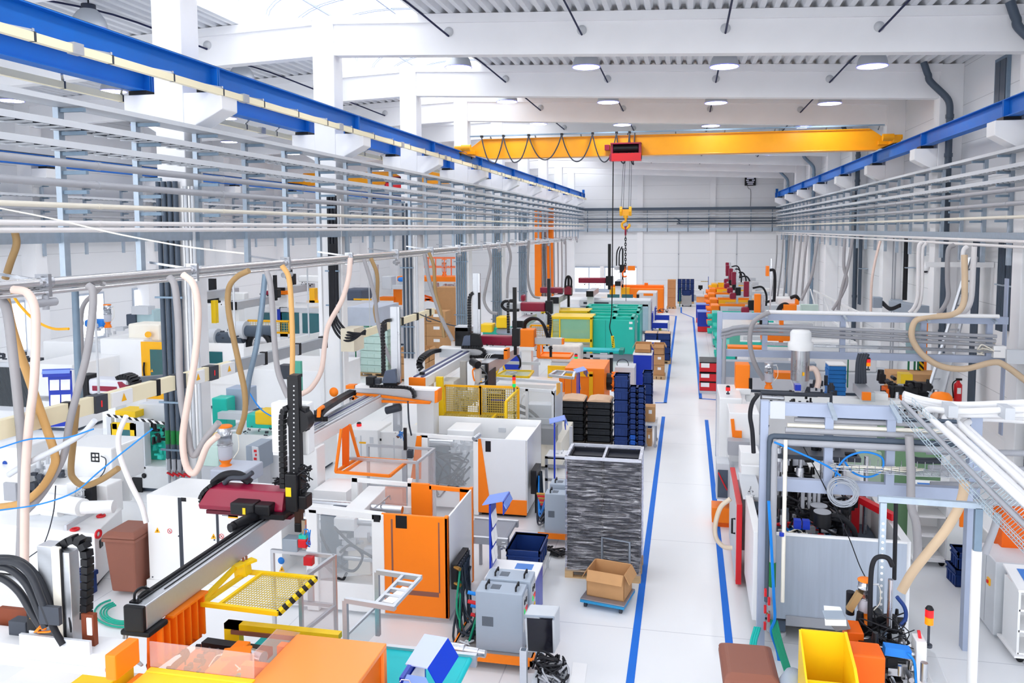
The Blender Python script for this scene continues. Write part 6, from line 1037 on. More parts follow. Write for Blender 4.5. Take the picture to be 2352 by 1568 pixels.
# second set by the pallet
ct = T('equipment_cart', 'orange edged cart half hidden behind the film wrapped stack', 'cart', (-2.4, 14.7, 0)); G().box((-2.72, 14.4, .16), (-2.05, 15.3, .2)).build('deck', LGR, ct); G().box((-2.74, 14.36, .12), (-2.03, 14.41, .22)).build('rim', ORA, ct); [G().cyl((x, y - .02, .06), (x, y + .02, .06), .06, n=12).build('caster', BLK, ct) for x in (-2.62, -2.15) for y in (14.5, 15.2)]
temper('grey controller with a grille, left of the film wrapped stack', (-2.36, 14.55, .2), .5, .3, .78); temper('grey controller at the back of the cart left of the film wrapped stack', (-2.33, 14.95, .2), .5, .34, .85)
mf = T('hose_manifold', 'black finned manifold on the white machine with the slanted orange corner', 'manifold', (-3.1, 15.9, 0)); G().box((-3.14, 15.7, .5), (-3.02, 16.25, 1.0)).build('block', BLK, mf, .01); G().cyl((-3.08, 16, 0), (-3.08, 16, .5), .03).build('stand', BLK, mf)
hs = T('hose_bundle', 'hose bundle with red couplings left of the film wrapped stack', 'hoses', (-2.8, 15.2, 0))
for i in range(12):
    a = Vector((-3.0, 15.75 + .04 * i, .6 + .08 * (i % 4))); b = Vector((-2.63, 14.45 + .05 * i, .4 + .1 * (i % 5))); m1 = Vector((-2.95 + q.uniform(0, .15), 15.3 + q.uniform(-.2, .2), q.uniform(.05, .3))) if False else Vector((-2.9 + .012 * i, 15.2 + .03 * (i % 3), .1 + .05 * (i % 5)))
    G().tube(sp([a, m1, b]), .018, 6).build('hose', CYB if i in (3, 4) else M('hose_navy_black', '#22303e', .45), hs)
for i in range(6): G().cyl((-2.8, 14.6 + .08 * i, .9 - .07 * i), (-2.62, 14.6 + .08 * i, .9 - .07 * i), .025, n=8).build('coupling', RED if i % 2 else M('brass', '#b08a4a', .3, .8), hs)
tangle((-2.4, 13.9, .06), (.3, .3, .05), 8, .016, 96).move((0, 0, 0)); S(tangle((-2.35, 13.98, .05), (.25, .22, .035), 8, .014, 96).build('floor_cables', BLKR), 'black cables lying on the floor left of the film wrapped stack', 'cables')
docboard('narrow blue document board with a lavender hood left of the black trays', (P(1277, 1100, Y=16).x, 15.9, .2), 1.8, .3, .2); ps = T('profile_post', 'thin aluminium post left of the film wrapped stack', 'post', (-2.3, 16, 0)); p = P(1311, 980, Y=16); G().box((p.x - .03, 16, 0), (p.x + .03, 16.06, p.z)).build('profile', ALU, ps); G().box((p.x - .05, 15.98, 0), (p.x + .05, 16.08, .03)).build('foot', LGR, ps)
lt = T('aluminium_bench', 'low aluminium bench with boxes of fittings behind the narrow document board', 'bench', (-2.6, 17, 0)); fr = G(); [fr.box((-3.0, 16.6, z), (-2.3, 16.66, z + .06)) for z in (.5, .8, 1.0)]; [fr.box((x, 16.6, 0), (x + .06, 16.66, 1.05)) for x in (-3.0, -2.36)]; fr.box((-3.0, 16.6, 1.0), (-2.3, 17.2, 1.03)).build('frame', ALU, lt); gear((-2.7, 16.8, 1.12), (.25, .15, .06), 8, 97).build('fitting', LGR, lt); G().cyl((-2.45, 16.55, .75), (-2.2, 16.55, .75), .09, n=14).build('green_motor', PGRN, lt); G().box((-2.5, 16.45, .62), (-2.38, 16.55, .78)).build('red_switch', RED, lt)
# ------------------------------------------------------------------ stacks by the aisle
blk = M('black_crate', '#20242b', .4, var=.08)
for c_, x in enumerate((-3.07, -2.33)):
    for i in range(6):
        z = .15 + .185 * i; crate('black_box', 'black crate in the %s black stack below the orange box machine, %s from the floor' % (('left', 'right')[c_], ('lowest', 'second', 'third', 'fourth', 'fifth', 'topmost')[i]), (x, 21.6, z), (.68, .8, .182), blk, 0, 'black crates in two stacks')
    ld = T('cardboard_lid', 'tan cardboard sheet on the %s black crate stack' % ('left', 'right')[c_], 'lid', (x, 21.6, 1.26)); G().prism([(-.33, 0), (.33, 0), (.3, .03), (.1, .06), (-.1, .065), (-.3, .03)], 'y', -.38, .38).move((x, 21.6, 1.265)).build('sheet', M('tan_board', '#dcb99b', .8, var=.03), ld)
    pallet('dark pallet under the %s black crate stack' % ('left', 'right')[c_], (x, 21.6, 0), (.7, .8), 0, M('dark_wood', '#4b4540', .8))
for i in range(6): crate('crate', 'tall navy crate in the tallest aisle stack, %s from the floor' % ('lowest', 'second', 'third', 'fourth', 'fifth', 'topmost')[i], (-1.715, 21.5, .335 * i), (.42, .6, .333), NAVY, 0, 'navy crates of the tallest stack')
nb = M('bright_bin_blue', '#1d5fc4', .4)
for c_, x in enumerate((-1.385, -1.17)):
    for i in range(12): crate('small_crate', 'small navy bin, %s column of the paired stack, layer %d up from the floor' % (('left', 'right')[c_], i + 1) if not (c_ == 0 and i < 3) else 'small bright blue bin at the foot of the paired stack, layer %d' % (i + 1), (x, 21.25, .145 * i), (.205, .4, .143), nb if (c_ == 0 and i < 3) else NAVY, 0, 'small bins in the paired stack')
for i in range(5): crate('crate', 'navy crate in the stack behind the paired small bins, %s from the floor' % ('lowest', 'second', 'third', 'fourth', 'topmost')[i], (-1.12, 23.9, .335 * i), (.3, .6, .333), NAVY, 0, 'navy crates behind the small bins')
tb = T('side_table', 'small grey wheeled table by the left blue line', 'table', (-.95, 21.7, 0)); G().box((-1.1, 21.4, .62), (-.75, 22.3, .66)).build('table_top', LGR, tb, .01); [G().cyl((x, y, .06), (x, y, .62), .022).cyl((x, y - .02, .05), (x, y + .02, .05), .05, n=12).build('leg', PIPG, tb) for x in (-1.06, -.8) for y in (21.5, 22.2)]
carton('small cardboard box with a round mark on the grey wheeled table', (-.96, 21.9, .66), (.28, .4, .42)); carton('small cardboard box on the floor under the grey wheeled table', (-.98, 21.8, 0), (.16, .4, .4))
cb_ = T('cabinet', 'deep blue cabinet with a white top beside the teal machine', 'cabinet', (-1.5, 28.6, 0)); G().box((-1.85, 28.2, .05), (-1.2, 29.2, 1.48)).build('body', CBLU, cb_, .01); G().box((-1.87, 28.18, 1.48), (-1.18, 29.22, 1.52)).build('top', WHT, cb_); G().box((-1.8, 28.25, 0), (-1.25, 29.15, .05)).build('plinth', BLK, cb_)
carton('open cardboard box on the deep blue cabinet', (-1.53, 28.8, 1.52), (.56, .6, .32), 0, True)
gb = T('cabinet', 'pale grey box cabinet between the orange hub and the blue cabinet', 'cabinet', (-2.0, 27, 0)); G().box((-2.4, 26.9, .05), (-1.72, 27.8, 1.25)).build('body', LGR, gb, .02); G().box((-2.35, 26.95, 0), (-1.77, 27.7, .05)).build('plinth', BLK, gb); G().ring((-2.15, 27.2, 1.3), .2, .015, (0, 1, .3)).build('cable_loop', DGR, gb)
for i in range(3): carton('cardboard box in the aisle stack behind the deep blue cabinet, %s' % ('lowest', 'middle one', 'topmost')[i], (-1.05, 31.8, .15 + .42 * i), (.42, .6, .41), 0, i == 2, 'cardboard boxes by the blue cabinet')
pallet('wooden pallet under the three cardboard boxes at the aisle', (-1.05, 31.8, 0), (.5, .8)); crate('crate', 'blue crate with white sheets on it behind the three cardboard boxes', (-1.35, 33, .15), (.6, .6, 1.15), CBLU); pallet('pallet below the blue crate with white sheets', (-1.35, 33, 0), (.7, .8)); o = G().box((-1.65, 32.7, 1.305), (-1.05, 33.3, 1.32)).build('paper_stack', WHT); S(o, 'white sheets on the blue crate behind the three cardboard boxes', 'paper')
pallet('long pallet under the navy crates topped with cardboard', (-1.25, 35.6, 0), (1.2, 1.0))
for c_, x in enumerate((-1.54, -.96)):
    for i in range(4): crate('crate', 'navy crate beside the teal machine end, %s column, %s from the pallet' % (('left', 'right')[c_], ('lowest', 'second', 'third', 'topmost')[i]), (x, 35.6, .15 + .3 * i), (.57, .9, .298), NAVY, 0, 'navy crates beside the teal machines')
    o = G().box((x - .27, 35.2, 1.352), (x + .27, 36.0, 1.365)).build('cardboard_lid', M('tan_board', '#dcb99b', .8, var=.03)); S(o, 'cardboard sheet on the %s navy crates beside the teal machine end' % ('left', 'right')[c_], 'lid')
for i, y in enumerate((41.5, 45.3)):
    c = T('tool_cart', 'blue and white shelf cart at the aisle, %s' % ('the nearer one, holding a yellow bottle', 'the farther one, carrying dark scrap')[i], 'cart', (-1.3, y, 0)); [G().box((-1.75, y, z), (-.95, y + 1, z + .04)).build('shelf', WHT if z else CBLU, c) for z in (.12, .6, 1.05)]; G().box((-1.78, y, .05), (-1.72, y + 1.0, 1.6 - .1 * i)).box((-1.75, y - .02, .8), (-.95, y, 1.08)).box((-1.75, y - .02, .1), (-.95, y, .2)).build('back_panel', CBLU, c); [G().cyl((x, y_, .0), (x, y_, 1.1), .02, n=6).build('leg', LGR, c) for x in (-1.72, -.97) for y_ in (y + .04, y + .96)]
    if i == 0: S(G().lathe((-1.35, 41.9, .64), [(.07, 0), (.07, .25), (.03, .3), (.03, .36)], 10).build('bottle', M('lime', '#d4e21a', .4)), 'lime yellow bottle on the nearer blue and white cart', 'bottle')
    else: S(gear((-1.35, 45.8, 1.28), (.34, .34, .1), 60, 98).build('scrap_pile', DGR), 'heap of dark metal scraps on the farther blue and white cart', 'scrap', kind='stuff')
# things at the far end of the aisle
for i in range(3): carton('tall cardboard box stacked at the far orange machine, %s' % ('lowest', 'middle', 'topmost')[i], (-1.1, 60.2, .15 + .68 * i), (.6, .8, .67), 0, False, 'cardboard boxes at the far orange machine', False)
pallet('pallet below the tall far cardboard boxes', (-1.1, 60.2, 0), (.7, .9))
for c_ in range(4):
    for i in range(5): crate('crate', 'navy crate in the far end stacks, column %d from the cardboard, layer %d up' % (c_ + 1, i + 1), (-.55 + .33 * c_, 64.5, .15 + .36 * i), (.32, .6, .355), NAVY, 0, 'navy crates at the far end of the aisle')
pallet('pallet below the far navy crate stacks', (-.05, 64.5, 0), (1.3, .9))
gb = T('grey_container', 'grey box container in front of the far navy crate stacks', 'container', (.05, 62, 0)); G().box((-.35, 61.6, .12), (.4, 62.4, .85)).build('body', M('zinc_grey', '#a9adb0', .5), gb, .02); [G().cyl((x, y, 0), (x, y, .12), .05).build('foot', BLK, gb) for x in (-.28, .33) for y in (61.7, 62.3)]; crate('crate', 'navy crate standing in the grey container at the far end', (.02, 62, .85), (.6, .6, .4))
gf = T('green_frame', 'dark green hand frame beside the far grey container', 'frame', (-.5, 62, 0)); G().tube([(-.5, 62.2, 0), (-.5, 62.2, 1.4), (-.5, 61.6, .9), (-.5, 61.6, 0)], .03).build('tube', PGRN, gf)
bn = T('work_bench', 'white bench with a small black monitor at the far wall', 'bench', (.9, 66, 0)); G().box((.5, 65.6, .9), (1.4, 66.4, .95)).build('table_top', WHT, bn); G().box((.5, 65.6, .1), (1.4, 65.63, .6)).build('front_panel', LGR, bn); [G().box((x, 66.3, 0), (x + .05, 66.35, .9)).box((x, 65.6, 0), (x + .05, 65.65, .9)).build('leg', LGR, bn) for x in (.5, 1.35)]
mo = T('monitor', 'small black monitor on the far white bench', 'screen', (1.1, 66, .95)); G().box((.95, 66, 1.05), (1.3, 66.05, 1.35)).build('screen', BLK, mo); G().box((1.05, 65.95, .95), (1.2, 66.1, 1.05)).build('stand', BLK, mo)
ob = T('cabinet', 'orange fronted cabinet with a white top at the end of the right blue line', 'cabinet', (1.1, 58, 0)); G().box((.72, 57.6, .1), (1.5, 58.6, 1.12)).build('body', M('light_orange', '#f3a25c', .5), ob, .01); G().box((.68, 57.55, 1.12), (1.54, 58.65, 1.2)).build('top', LGR, ob); [G().cyl((x, 57.7, 0), (x, 57.7, .1), .04).build('foot', BLK, ob) for x in (.8, 1.4)]
fg = T('handrail_frame', 'thin blue post frame with yellow black tape near the far wall', 'frame', (1.7, 69, 0)); G().box((1.8, 69, 0), (1.86, 69.06, 1.9)).build('post', M('post_blue', '#7380b8', .5), fg); G().box((1.2, 69, 1.45), (1.8, 69.04, 1.5)).build('taped_bar', HAZ, fg)
def B_(par, name, mat, x0, y0, x1, y1, Y, d, bev=0): return fb(G(), x0, y0, x1, y1, Y, d).build(name, mat, par, bev)
def bx(par, name, mat, a, b, bev=0): return G().box(a, b).build(name, mat, par, bev)
SBL = M('frame_blue_grey', '#aab5cc', .42, .25, var=.06)
# ------------------------------------------------------------------ big grey machine under the near right steel frame
m = T('moulding_machine', 'large open grey and white machine with red edged doors under the near steel frame', 'machine', (2, 12.5, 0)); Yr = 11.5
bx(m, 'front_panel', M('brushed_panel', '#b9c3d2', .35, .35, var=.09, scale=3, stretch=(6, 1, .4)), (1.12, Yr, .36), (3.06, Yr + .03, 1.62)); bx(m, 'panel_edge', WHT, (1.12, Yr - .01, 1.6), (3.06, Yr + .04, 1.63))
bx(m, 'left_door', MWHT, (.99, Yr, .3), (1.1, 13.1, 1.62), .005); bx(m, 'right_side', MWHT, (3.0, Yr + .03, .2), (3.12, 14.3, 1.62), .005); bx(m, 'rear_wall', MWHT, (1.0, 14.3, .2), (3.12, 14.4, 1.75)); bx(m, 'floor_pan', DGR, (1.1, Yr + .05, .3), (3.0, 14.3, .42)); bx(m, 'machine_table', PIPD, (1.15, Yr + .1, 1.05), (2.95, 14.2, 1.15))
r_ = bx(m, 'red_door', RED, (.86, 13.2, .05), (.95, 15.3, 1.42), .005); bx(r_, 'door_face', LGR, (.853, 13.26, .1), (.86, 15.25, 1.38)); G().tube([(.86, 13.4, .85), (.8, 13.4, .85), (.8, 13.4, 1.1), (.86, 13.4, 1.1)], .018).build('handle', BLK, r_)
g = G().box((2.62, 13.0, 1.1), (2.74, 13.1, 1.75)).bar((2.68, 13.05, 1.72), (3.06, 12.2, 1.72), .1); g.build('right_red_frame', RED, m); bx(m, 'inner_wall', MWHT, (2.3, 13.4, 1.1), (3.0, 13.45, 1.75))
for x in (1.4, 2.8):
    for y in (11.75, 13.9): l = bx(m, 'leg', M('leg_slate', '#5d6c80', .5), (x - .08, y - .08, .08), (x + .08, y + .08, .34)); G().cyl((x, y, 0), (x, y, .06), .1, n=16).cyl((x, y, .06), (x, y, .12), .03, n=8).build('levelling_foot', LGR, l)
bx(m, 'dark_void_slab', BLK, (1.2, 11.9, .16), (3, 14, .3)); fb(G(), 1805, 1424, 1920, 1436, Yr - .02, .03).build('base_plate', PIPG, m)  # black slab paints the shade of the open void below the machine
p = P(1888, 1215, Y=11.9); 
for x, y, yy in ((1888, 1206, 11.8), (1880, 1191, 12.05)): p = P(x, y, Y=yy); G().cyl(p, p + Vector((0, 0, .2)), .125, n=24).build('drum', BLK, m); G().cyl(p + Vector((0, 0, .2)), p + Vector((0, 0, .21)), .122, n=24).build('drum_cap', PIPG, m)
b = P(1840, 1200, Y=11.8); g = G(); [g.cb((b.x + s, 11.75, b.z), (.1, .1, .13)) for s in (-.06, .06)]; g.build('blue_valve', CBLU, m)
for i, x in enumerate((1845, 1860, 1871, 1881)): B_(m, 'solenoid', PIPG, x - 4, 1120, x + 4, 1168, 12.2, .1, .004)
gear((1.9, 12.9, 1.45), (.75, .7, .25), 70, 101).build('fittings', BLK, m); gear((1.8, 12.5, 1.35), (.6, .4, .15), 40, 102).build('fittings', PIPG, m); gear((2.0, 13.2, 2.05), (.55, .3, .4), 60, 106).build('clamp_block', BLK, m); gear((1.9, 13.0, 2.0), (.5, .3, .35), 30, 107).build('fittings', STL, m)
tangle((1.6, 12.0, 1.35), (.3, .2, .15), 12, .012, 103, 5).build('white_lead', IVORY, m); tangle((2.0, 12.6, 1.6), (.5, .5, .3), 10, .02, 104).build('hose', BLKR, m); tangle((1.7, 12.4, 1.3), (.4, .3, .08), 3, .02, 105).build('red_hose', RED, m); tangle((1.8, 12.4, 1.3), (.4, .3, .08), 3, .02, 108).build('blue_hose', CYB, m)
G().tube(path([(1885, 1205), (1905, 1184), (1935, 1190), (1960, 1215), (1965, 1240)], Y=11.9), .04).build('black_hose', BLKR, m)
g = G(); [g.cyl((1.5 + .33 * i, 13, 1.15), (1.5 + .33 * i, 13, 2.4), .035, n=10) for i in range(5)]; g.build('guide_pillar', STL, m); G().box((1.3, 12.8, 2.35), (2.7, 13.5, 2.42)).build('top_plate', DGR, m); gear((1.05, 12.9, 1.75), (.05, .15, .08), 14, 109).build('connector_block', STL, m)
bx(m, 'side_ledge', LGR, (.95, 13.1, 1.55), (1.25, 14.4, 1.6)); B_(m, 'side_unit', MWHT, 1700, 1040, 1745, 1090, 14.5, .5, .01)
# steel frames with pipes
def frame(label, Y, x0, x1, z, zl, posts, w=.12, xl=None, ya=None):
    r = T('steel_frame', label, 'frame', (x0, Y, 0)); bx(r, 'post', SBL, (x0 - w / 2, Y - w / 2, 0), (x0 + w / 2, Y + w / 2, z), .004); bx(r, 'top_beam', SBL, (x0 + w / 2, Y - w / 2, z - .2), (x1, Y + w / 2, z - .02), .004); bx(r, 'lower_beam', SBL, (x0 + w / 2, Y - w / 2 + .02, zl - .18), (xl or x1, Y + w / 2 + .02, zl), .004)
    for x in posts: bx(r, 'upright', SBL, (x - w / 2, Y - w / 2 + .01, zl), (x + w / 2, Y + w / 2 - .01, z - .2)); G().bar((x, Y - .45, z - .12), (x, Y, z - .02), .06, .05).build('bracket', GALV, r)
    return r
f1 = frame('near blue grey steel frame carrying pipes over the large open grey machine', 11.3, 1.09, 2.83, 3.6, 2.5, (1.95, 2.75), .11, 3.8)
g = G(); [g.cyl((1.17 + .06 * (i % 3), 11.24, 3.46 - .05 * i), (1.17 + .06 * (i % 3), 11.22, 3.46 - .05 * i), .018, n=6) for i in range(4)]; bx(f1, 'corner_plate', LGR, (1.16, 11.23, 3.36), (1.36, 11.245, 3.6))
pr = T('pipe_run', 'bundle of grey pipes turning down the post of the near steel frame', 'pipes', (1.2, 11.2, .8))
for i, (z, x, m_, rr) in enumerate(((3.05, 1.22, PIPG, .045), (3.12, 1.16, PIPD, .04), (3.2, 1.27, PIPG, .04), (3.26, 1.3, IVORY, .03), (3.33, 1.4, PIPG, .035), (3.38, 1.45, PIPD, .03))):
    y = 11.15 + .05 * i; a = [(3.6, y, z), (2.4, y, z), (x + .1, y, z)]
    if i < 2: a += sp([(x + .06, y, z), (x + .015, y, z - .02), (x, y, z - .08)], 4) + [(x, y - .02, 2), (x, y - .02, .75)]
    o = G().tube(a, rr, 10)
    if i == 0: o.cyl((x, y - .02, .35), (x, y - .02, .75), .06, n=10)
    o.build('pipe', m_, pr)
G().cyl((1.22, 11.12, 1.0), (1.22, 11.12, 1.35), .048, n=10).build('green_band', M('green_band', '#1d7d3c', .5), pr); G().cyl((1.36, 11.1, .8), (1.36, 11.1, 3.1), .028, n=8).build('beige_pipe', IVORY, pr); G().cyl((1.33, 11.08, 1.75), (1.33, 11.08, 1.8), .034, n=8).build('blue_tag', CBLU, pr)
g = G(); [g.cb((1.12 + .05 * (i % 2), 11.02, .95 - .12 * i), (.03, .03, .11), .2) for i in range(5)]; g.build('valve_handle', RED, pr); gear((1.2, 11.1, .7), (.06, .05, .25), 14, 110).build('valve', M('brass', '#b08a4a', .3, .8), pr)
def tubes(label, runs, r, mat, name='hose', cat='hose', n=8):
    t = T(name + '_set' if len(runs) > 1 else name, label, cat, runs[0][0]) if len(runs) > 1 else None
    for q in runs:
        o = G().tube(sp(q), r, n).build('strand' if t else name, mat, t)
        if not t: S(o, label, cat)
tubes('dark and bright green hoses dropping to the floor beside the near frame post', [[Vector((1.2 + .02 * i, 11.05, .55)), Vector((1.26 + .02 * i, 10.9, .3)), Vector((1.36 + .02 * i, 10.4, .06)), Vector((1.3 + .04 * i, 9.9, .03))] for i in range(5)], .018, GRN)
tubes('turquoise hoses looping to the floor behind the right brown bin', [[Vector((1.0 + .03 * i, 11.1, .4)), Vector((.93 + .03 * i, 10.9, .2)), Vector((1.0 + .05 * i, 10.5, .03)), Vector((1.4, 10.2 + .1 * i, .03)), Vector((1.8, 10.3 + .1 * i, .03))] for i in range(3)], .022, M('turquoise_hose', '#17b8ae', .45))
tubes('long blue air lines running down the near frame post', [[P(x + 3 * i, y, Y=11.0) for x, y in ((1764, 1150), (1770, 1250), (1776, 1370), (1778, 1420), (1770, 1450), (1785, 1500), (1792, 1560))] for i in range(2)], .012, CYB)
tubes('blue air line sagging across the near frame', [[P(x, y, Y=11.1) for x, y in ((1778, 1015), (1830, 1037), (1900, 1070), (1930, 1092))]], .014, CYB); tubes('large loop of blue air line and white leads at the near frame upright', [[P(x, y, Y=11.15) for x, y in ((1920, 1115), (1922, 1080), (1945, 1050), (1985, 1038), (2025, 1050), (2025, 1080), (1995, 1095), (1960, 1085), (1940, 1060))]], .014, CYB)
o = G(); c = P(1935, 1130, Y=11.1); [o.ring(c + Vector((.02 * math.sin(i * 2), 0, .03 * math.cos(i * 3))), .19 - .012 * (i % 4), .009, (.2, 1, .1 * math.sin(i)), 22, 5) for i in range(9)]; S(o.build('cable_coil', M('silver_cable', '#aab0ba', .4)), 'hank of silver grey cable hanging from the near steel frame', 'cable')
wt = T('wire_tray', 'thin wire cable tray crossing the near steel frame below its pipes', 'tray', (2.7, 11.2, 2.7)); g = G(); [g.tube([(1.95, 11.0 + .05 * i, 2.75 + .02 * (i % 2)), (3.0, 11.0 + .05 * i, 2.72), (3.9, 11.0 + .05 * i, 2.74)], .006, 4) for i in range(7)]; [g.tube([(2 + .1 * i, 11.0, 2.83), (2 + .1 * i, 11, 2.72), (2 + .1 * i, 11.3, 2.72), (2 + .1 * i, 11.3, 2.83)], .005, 4) for i in range(19)]; g.build('wire', STL, wt); tangle((2.6, 11.15, 2.76), (.6, .1, .02), 6, .008, 113).build('lead', IVORY, wt)
tubes('dark slack wire hanging across the grey front panel of the large machine', [[P(x, y, Y=11.25) for x, y in ((1842, 1020), (1880, 1090), (1915, 1160), (1950, 1235), (1975, 1300), (1996, 1340))]], .007, BLKR); tubes('thick black hose curving over the left of the near frame', [[P(x, y, Y=11.2) for x, y in ((1742, 905), (1728, 925), (1723, 955), (1728, 990), (1731, 1040))]], .03, BLKR); tubes('pale beige hose bowing out beyond the red door', [[P(x, y, Y=13.4) for x, y in ((1678, 1145), (1655, 1165), (1643, 1205), (1645, 1235), (1662, 1255), (1682, 1258))]], .04, M('pale_hose', '#e2d3bd', .5))
# white conduits and mesh tray over the right corner
cd = T('conduit_run', 'four white conduits bending over the right corner towards the camera', 'conduits', (4, 11, 3))
for i, q in enumerate(([(2352, 940), (2200, 945), (2140, 940), (2125, 948), (2140, 962), (2240, 1050), (2400, 1195)], [(2352, 952), (2230, 952), (2190, 950), (2170, 962), (2195, 990), (2300, 1090), (2430, 1215)], [(2352, 958), (2270, 953), (2215, 953), (2196, 965), (2215, 985), (2320, 1080), (2440, 1190)], [(2352, 966), (2290, 962), (2250, 962), (2220, 972), (2230, 990), (2340, 1085), (2440, 1170)])):
    d = [11.6, 11.6, 11.6, 11.4, 11.0, 9.3, 7.8]; G().tube(sp([P(x, y, Y=yy + .1 * i) for (x, y), yy in zip(q, d)], 6), .045, 10).build('conduit', WHT, cd)
for i in range(3): G().tube(sp([P(x, y, Y=11.9) for x, y in ((2352, 925 + 12 * i), (2200, 930 + 8 * i), (2120, 918 + 6 * i), (2075, 905 + 6 * i))], 6), .05, 10).build('conduit', WHT, cd)
g = G(); [g.box((x, 11.4, P(2300, 950, Y=11.5).z - .06), (x + .12, 11.7, P(2300, 950, Y=11.5).z + .1)) for x in (3.5, 4.2, 4.7)]; g.build('clamp', LGR, cd)
mt = T('mesh_tray', 'galvanised wire mesh cable tray slanting across the lower right corner', 'tray', (3, 10, 3)); e = [(P(2045, 930, Y=11.4), P(2095, 928, Y=11.4)), (P(2250, 1160, Y=9.4), P(2300, 1120, Y=9.4)), (P(2380, 1300, Y=8.5), P(2440, 1250, Y=8.5))]
g = G(); up = Vector((0, 0, .09)); n = 44
def tpt(t, s): k = min(1, int(t * 2)); u = t * 2 - k; return e[k][0].lerp(e[k + 1][0], u).lerp(e[k][1].lerp(e[k + 1][1], u), s)
for s in (0, .25, .5, .75, 1): g.tube([tpt(t / 8, s) for t in range(9)], .006, 4)
for s in (0, 1):
    for h in (.5, 1): g.tube([tpt(t / 8, s) + up * h for t in range(9)], .006, 4)
for i in range(n): t = i / n; g.tube([tpt(t, 0) + up, tpt(t, 0), tpt(t, 1), tpt(t, 1) + up], .005, 4)
g.build('wire', M('zinc_wire', '#c9d9e2', .35, .6), mt); G().tube(sp([tpt(t / 6, .55) + up * .4 for t in range(7)]), .03).build('grey_cable', PIPG, mt)
g = G(); [g.cyl((3.4, 11.6 + .12 * i, 2.2 + .2 * i), (8, 11.8 + .12 * i, 2.3 + .2 * i), .045, n=8) for i in range(4)]; S(g.build('pipe_run', PIPG), 'row of grey pipes behind the white conduits at the right edge', 'pipes')
bx(None, 'steel_post', SBL, (3.9, 11.75, 0), (4.05, 11.9, 3.45)); S(bpy.data.objects['steel_post'], 'blue grey post under the bend of the white conduits', 'post')
# perforated strut frame, white post
pf = T('strut_frame', 'galvanised perforated strut gate with a white lower post at the right', 'frame', (2.2, 9.6, 0)); Yp = 9.6; a, b = P(2030, 1155, Y=Yp), P(2252, 1168, Y=Yp)
ff(G(), [(2018, 1140), (2262, 1157), (2262, 1170), (2018, 1153)], Yp, .06).build('top_rail', GALV, pf); pp = bx(pf, 'post', GALV, (a.x - .035, Yp, 0), (a.x + .035, Yp + .06, a.z)); p2 = bx(pf, 'post', GALD, (b.x - .05, Yp, b.z - .6), (b.x + .03, Yp + .06, b.z)); g = G(); [g.cyl((a.x, Yp - .003, .3 + .075 * i), (a.x, Yp + .003, .3 + .075 * i), .017, n=8) for i in range(int((a.z - .4) / .075))]; g.build('slot', WHT, pp); G().cyl((b.x - .01, Yp + .03, 0), (b.x - .01, Yp + .03, b.z - .5), .055, n=14).build('white_sleeve', WHT, pf)
# brown bin, bucket, yellow scrap chute
wb, wl = wheelie('brown wheelie bin with a taped paper sheet on its lid, at the bottom edge', (.74, 8.98, 0), PI + .03); wb.scale = (1.02, 1.25, 1.0)
G().add([(-.2, -.12, 1.094), (.17, -.12, 1.094), (.17, .14, 1.094), (-.2, .14, 1.094)], [(0, 1, 2, 3)]).build('paper_sheet', PAPER, wl)
bk = T('vacuum_drum', 'small grey drum with a perforated top at the bottom edge by the brown bin', 'drum', (1.2, 8.9, 0)); c = P(1822, 1545, Y=8.7); G().lathe((c.x, 8.7, 0), [(.14, 0), (.15, c.z - .15), (.15, c.z - .1), (.08, c.z + .02), (0, c.z + .02)], 24).build('body', MGR, bk); gear((c.x, 8.7, c.z + .022), (.05, .04, .004), 14, 120).build('top_slot', WHT, bk)
yb = T('scrap_chute', 'bright yellow double open sheet metal bin beside the grey drum', 'bin', (1.5, 8.3, 0)); x0, x1, z1 = 1.25, 1.69, 1.68
bx(yb, 'back_panel', YEL, (x0, 8.6, .8), (x1, 8.62, z1)); bx(yb, 'divider', YEL, (x0, 8.1, .8), (x1, 8.12, z1 - .28)); G().prism([(8.6, z1), (8.1, z1 - .26), (7.6, z1 - .42), (7.6, .8), (8.6, .8)], 'x', x0 - .02, x0).prism([(8.6, z1 + .02), (8.1, z1 - .1), (7.6, z1 - .42), (7.6, .8), (8.6, .8)], 'x', x1, x1 + .03).build('side_panel', YEL, yb); bx(yb, 'bottom', M('yellow_deep', '#e9c400', .45), (x0, 7.6, .8), (x1, 8.6, .83)); bx(yb, 'front_panel', YEL, (x0, 7.6, .8), (x1, 7.62, z1 - .42)); [bx(yb, 'leg', GALD, (x, y, 0), (x + .05, y + .05, .8)) for x in (x0, x1 - .05) for y in (7.7, 8.5)]
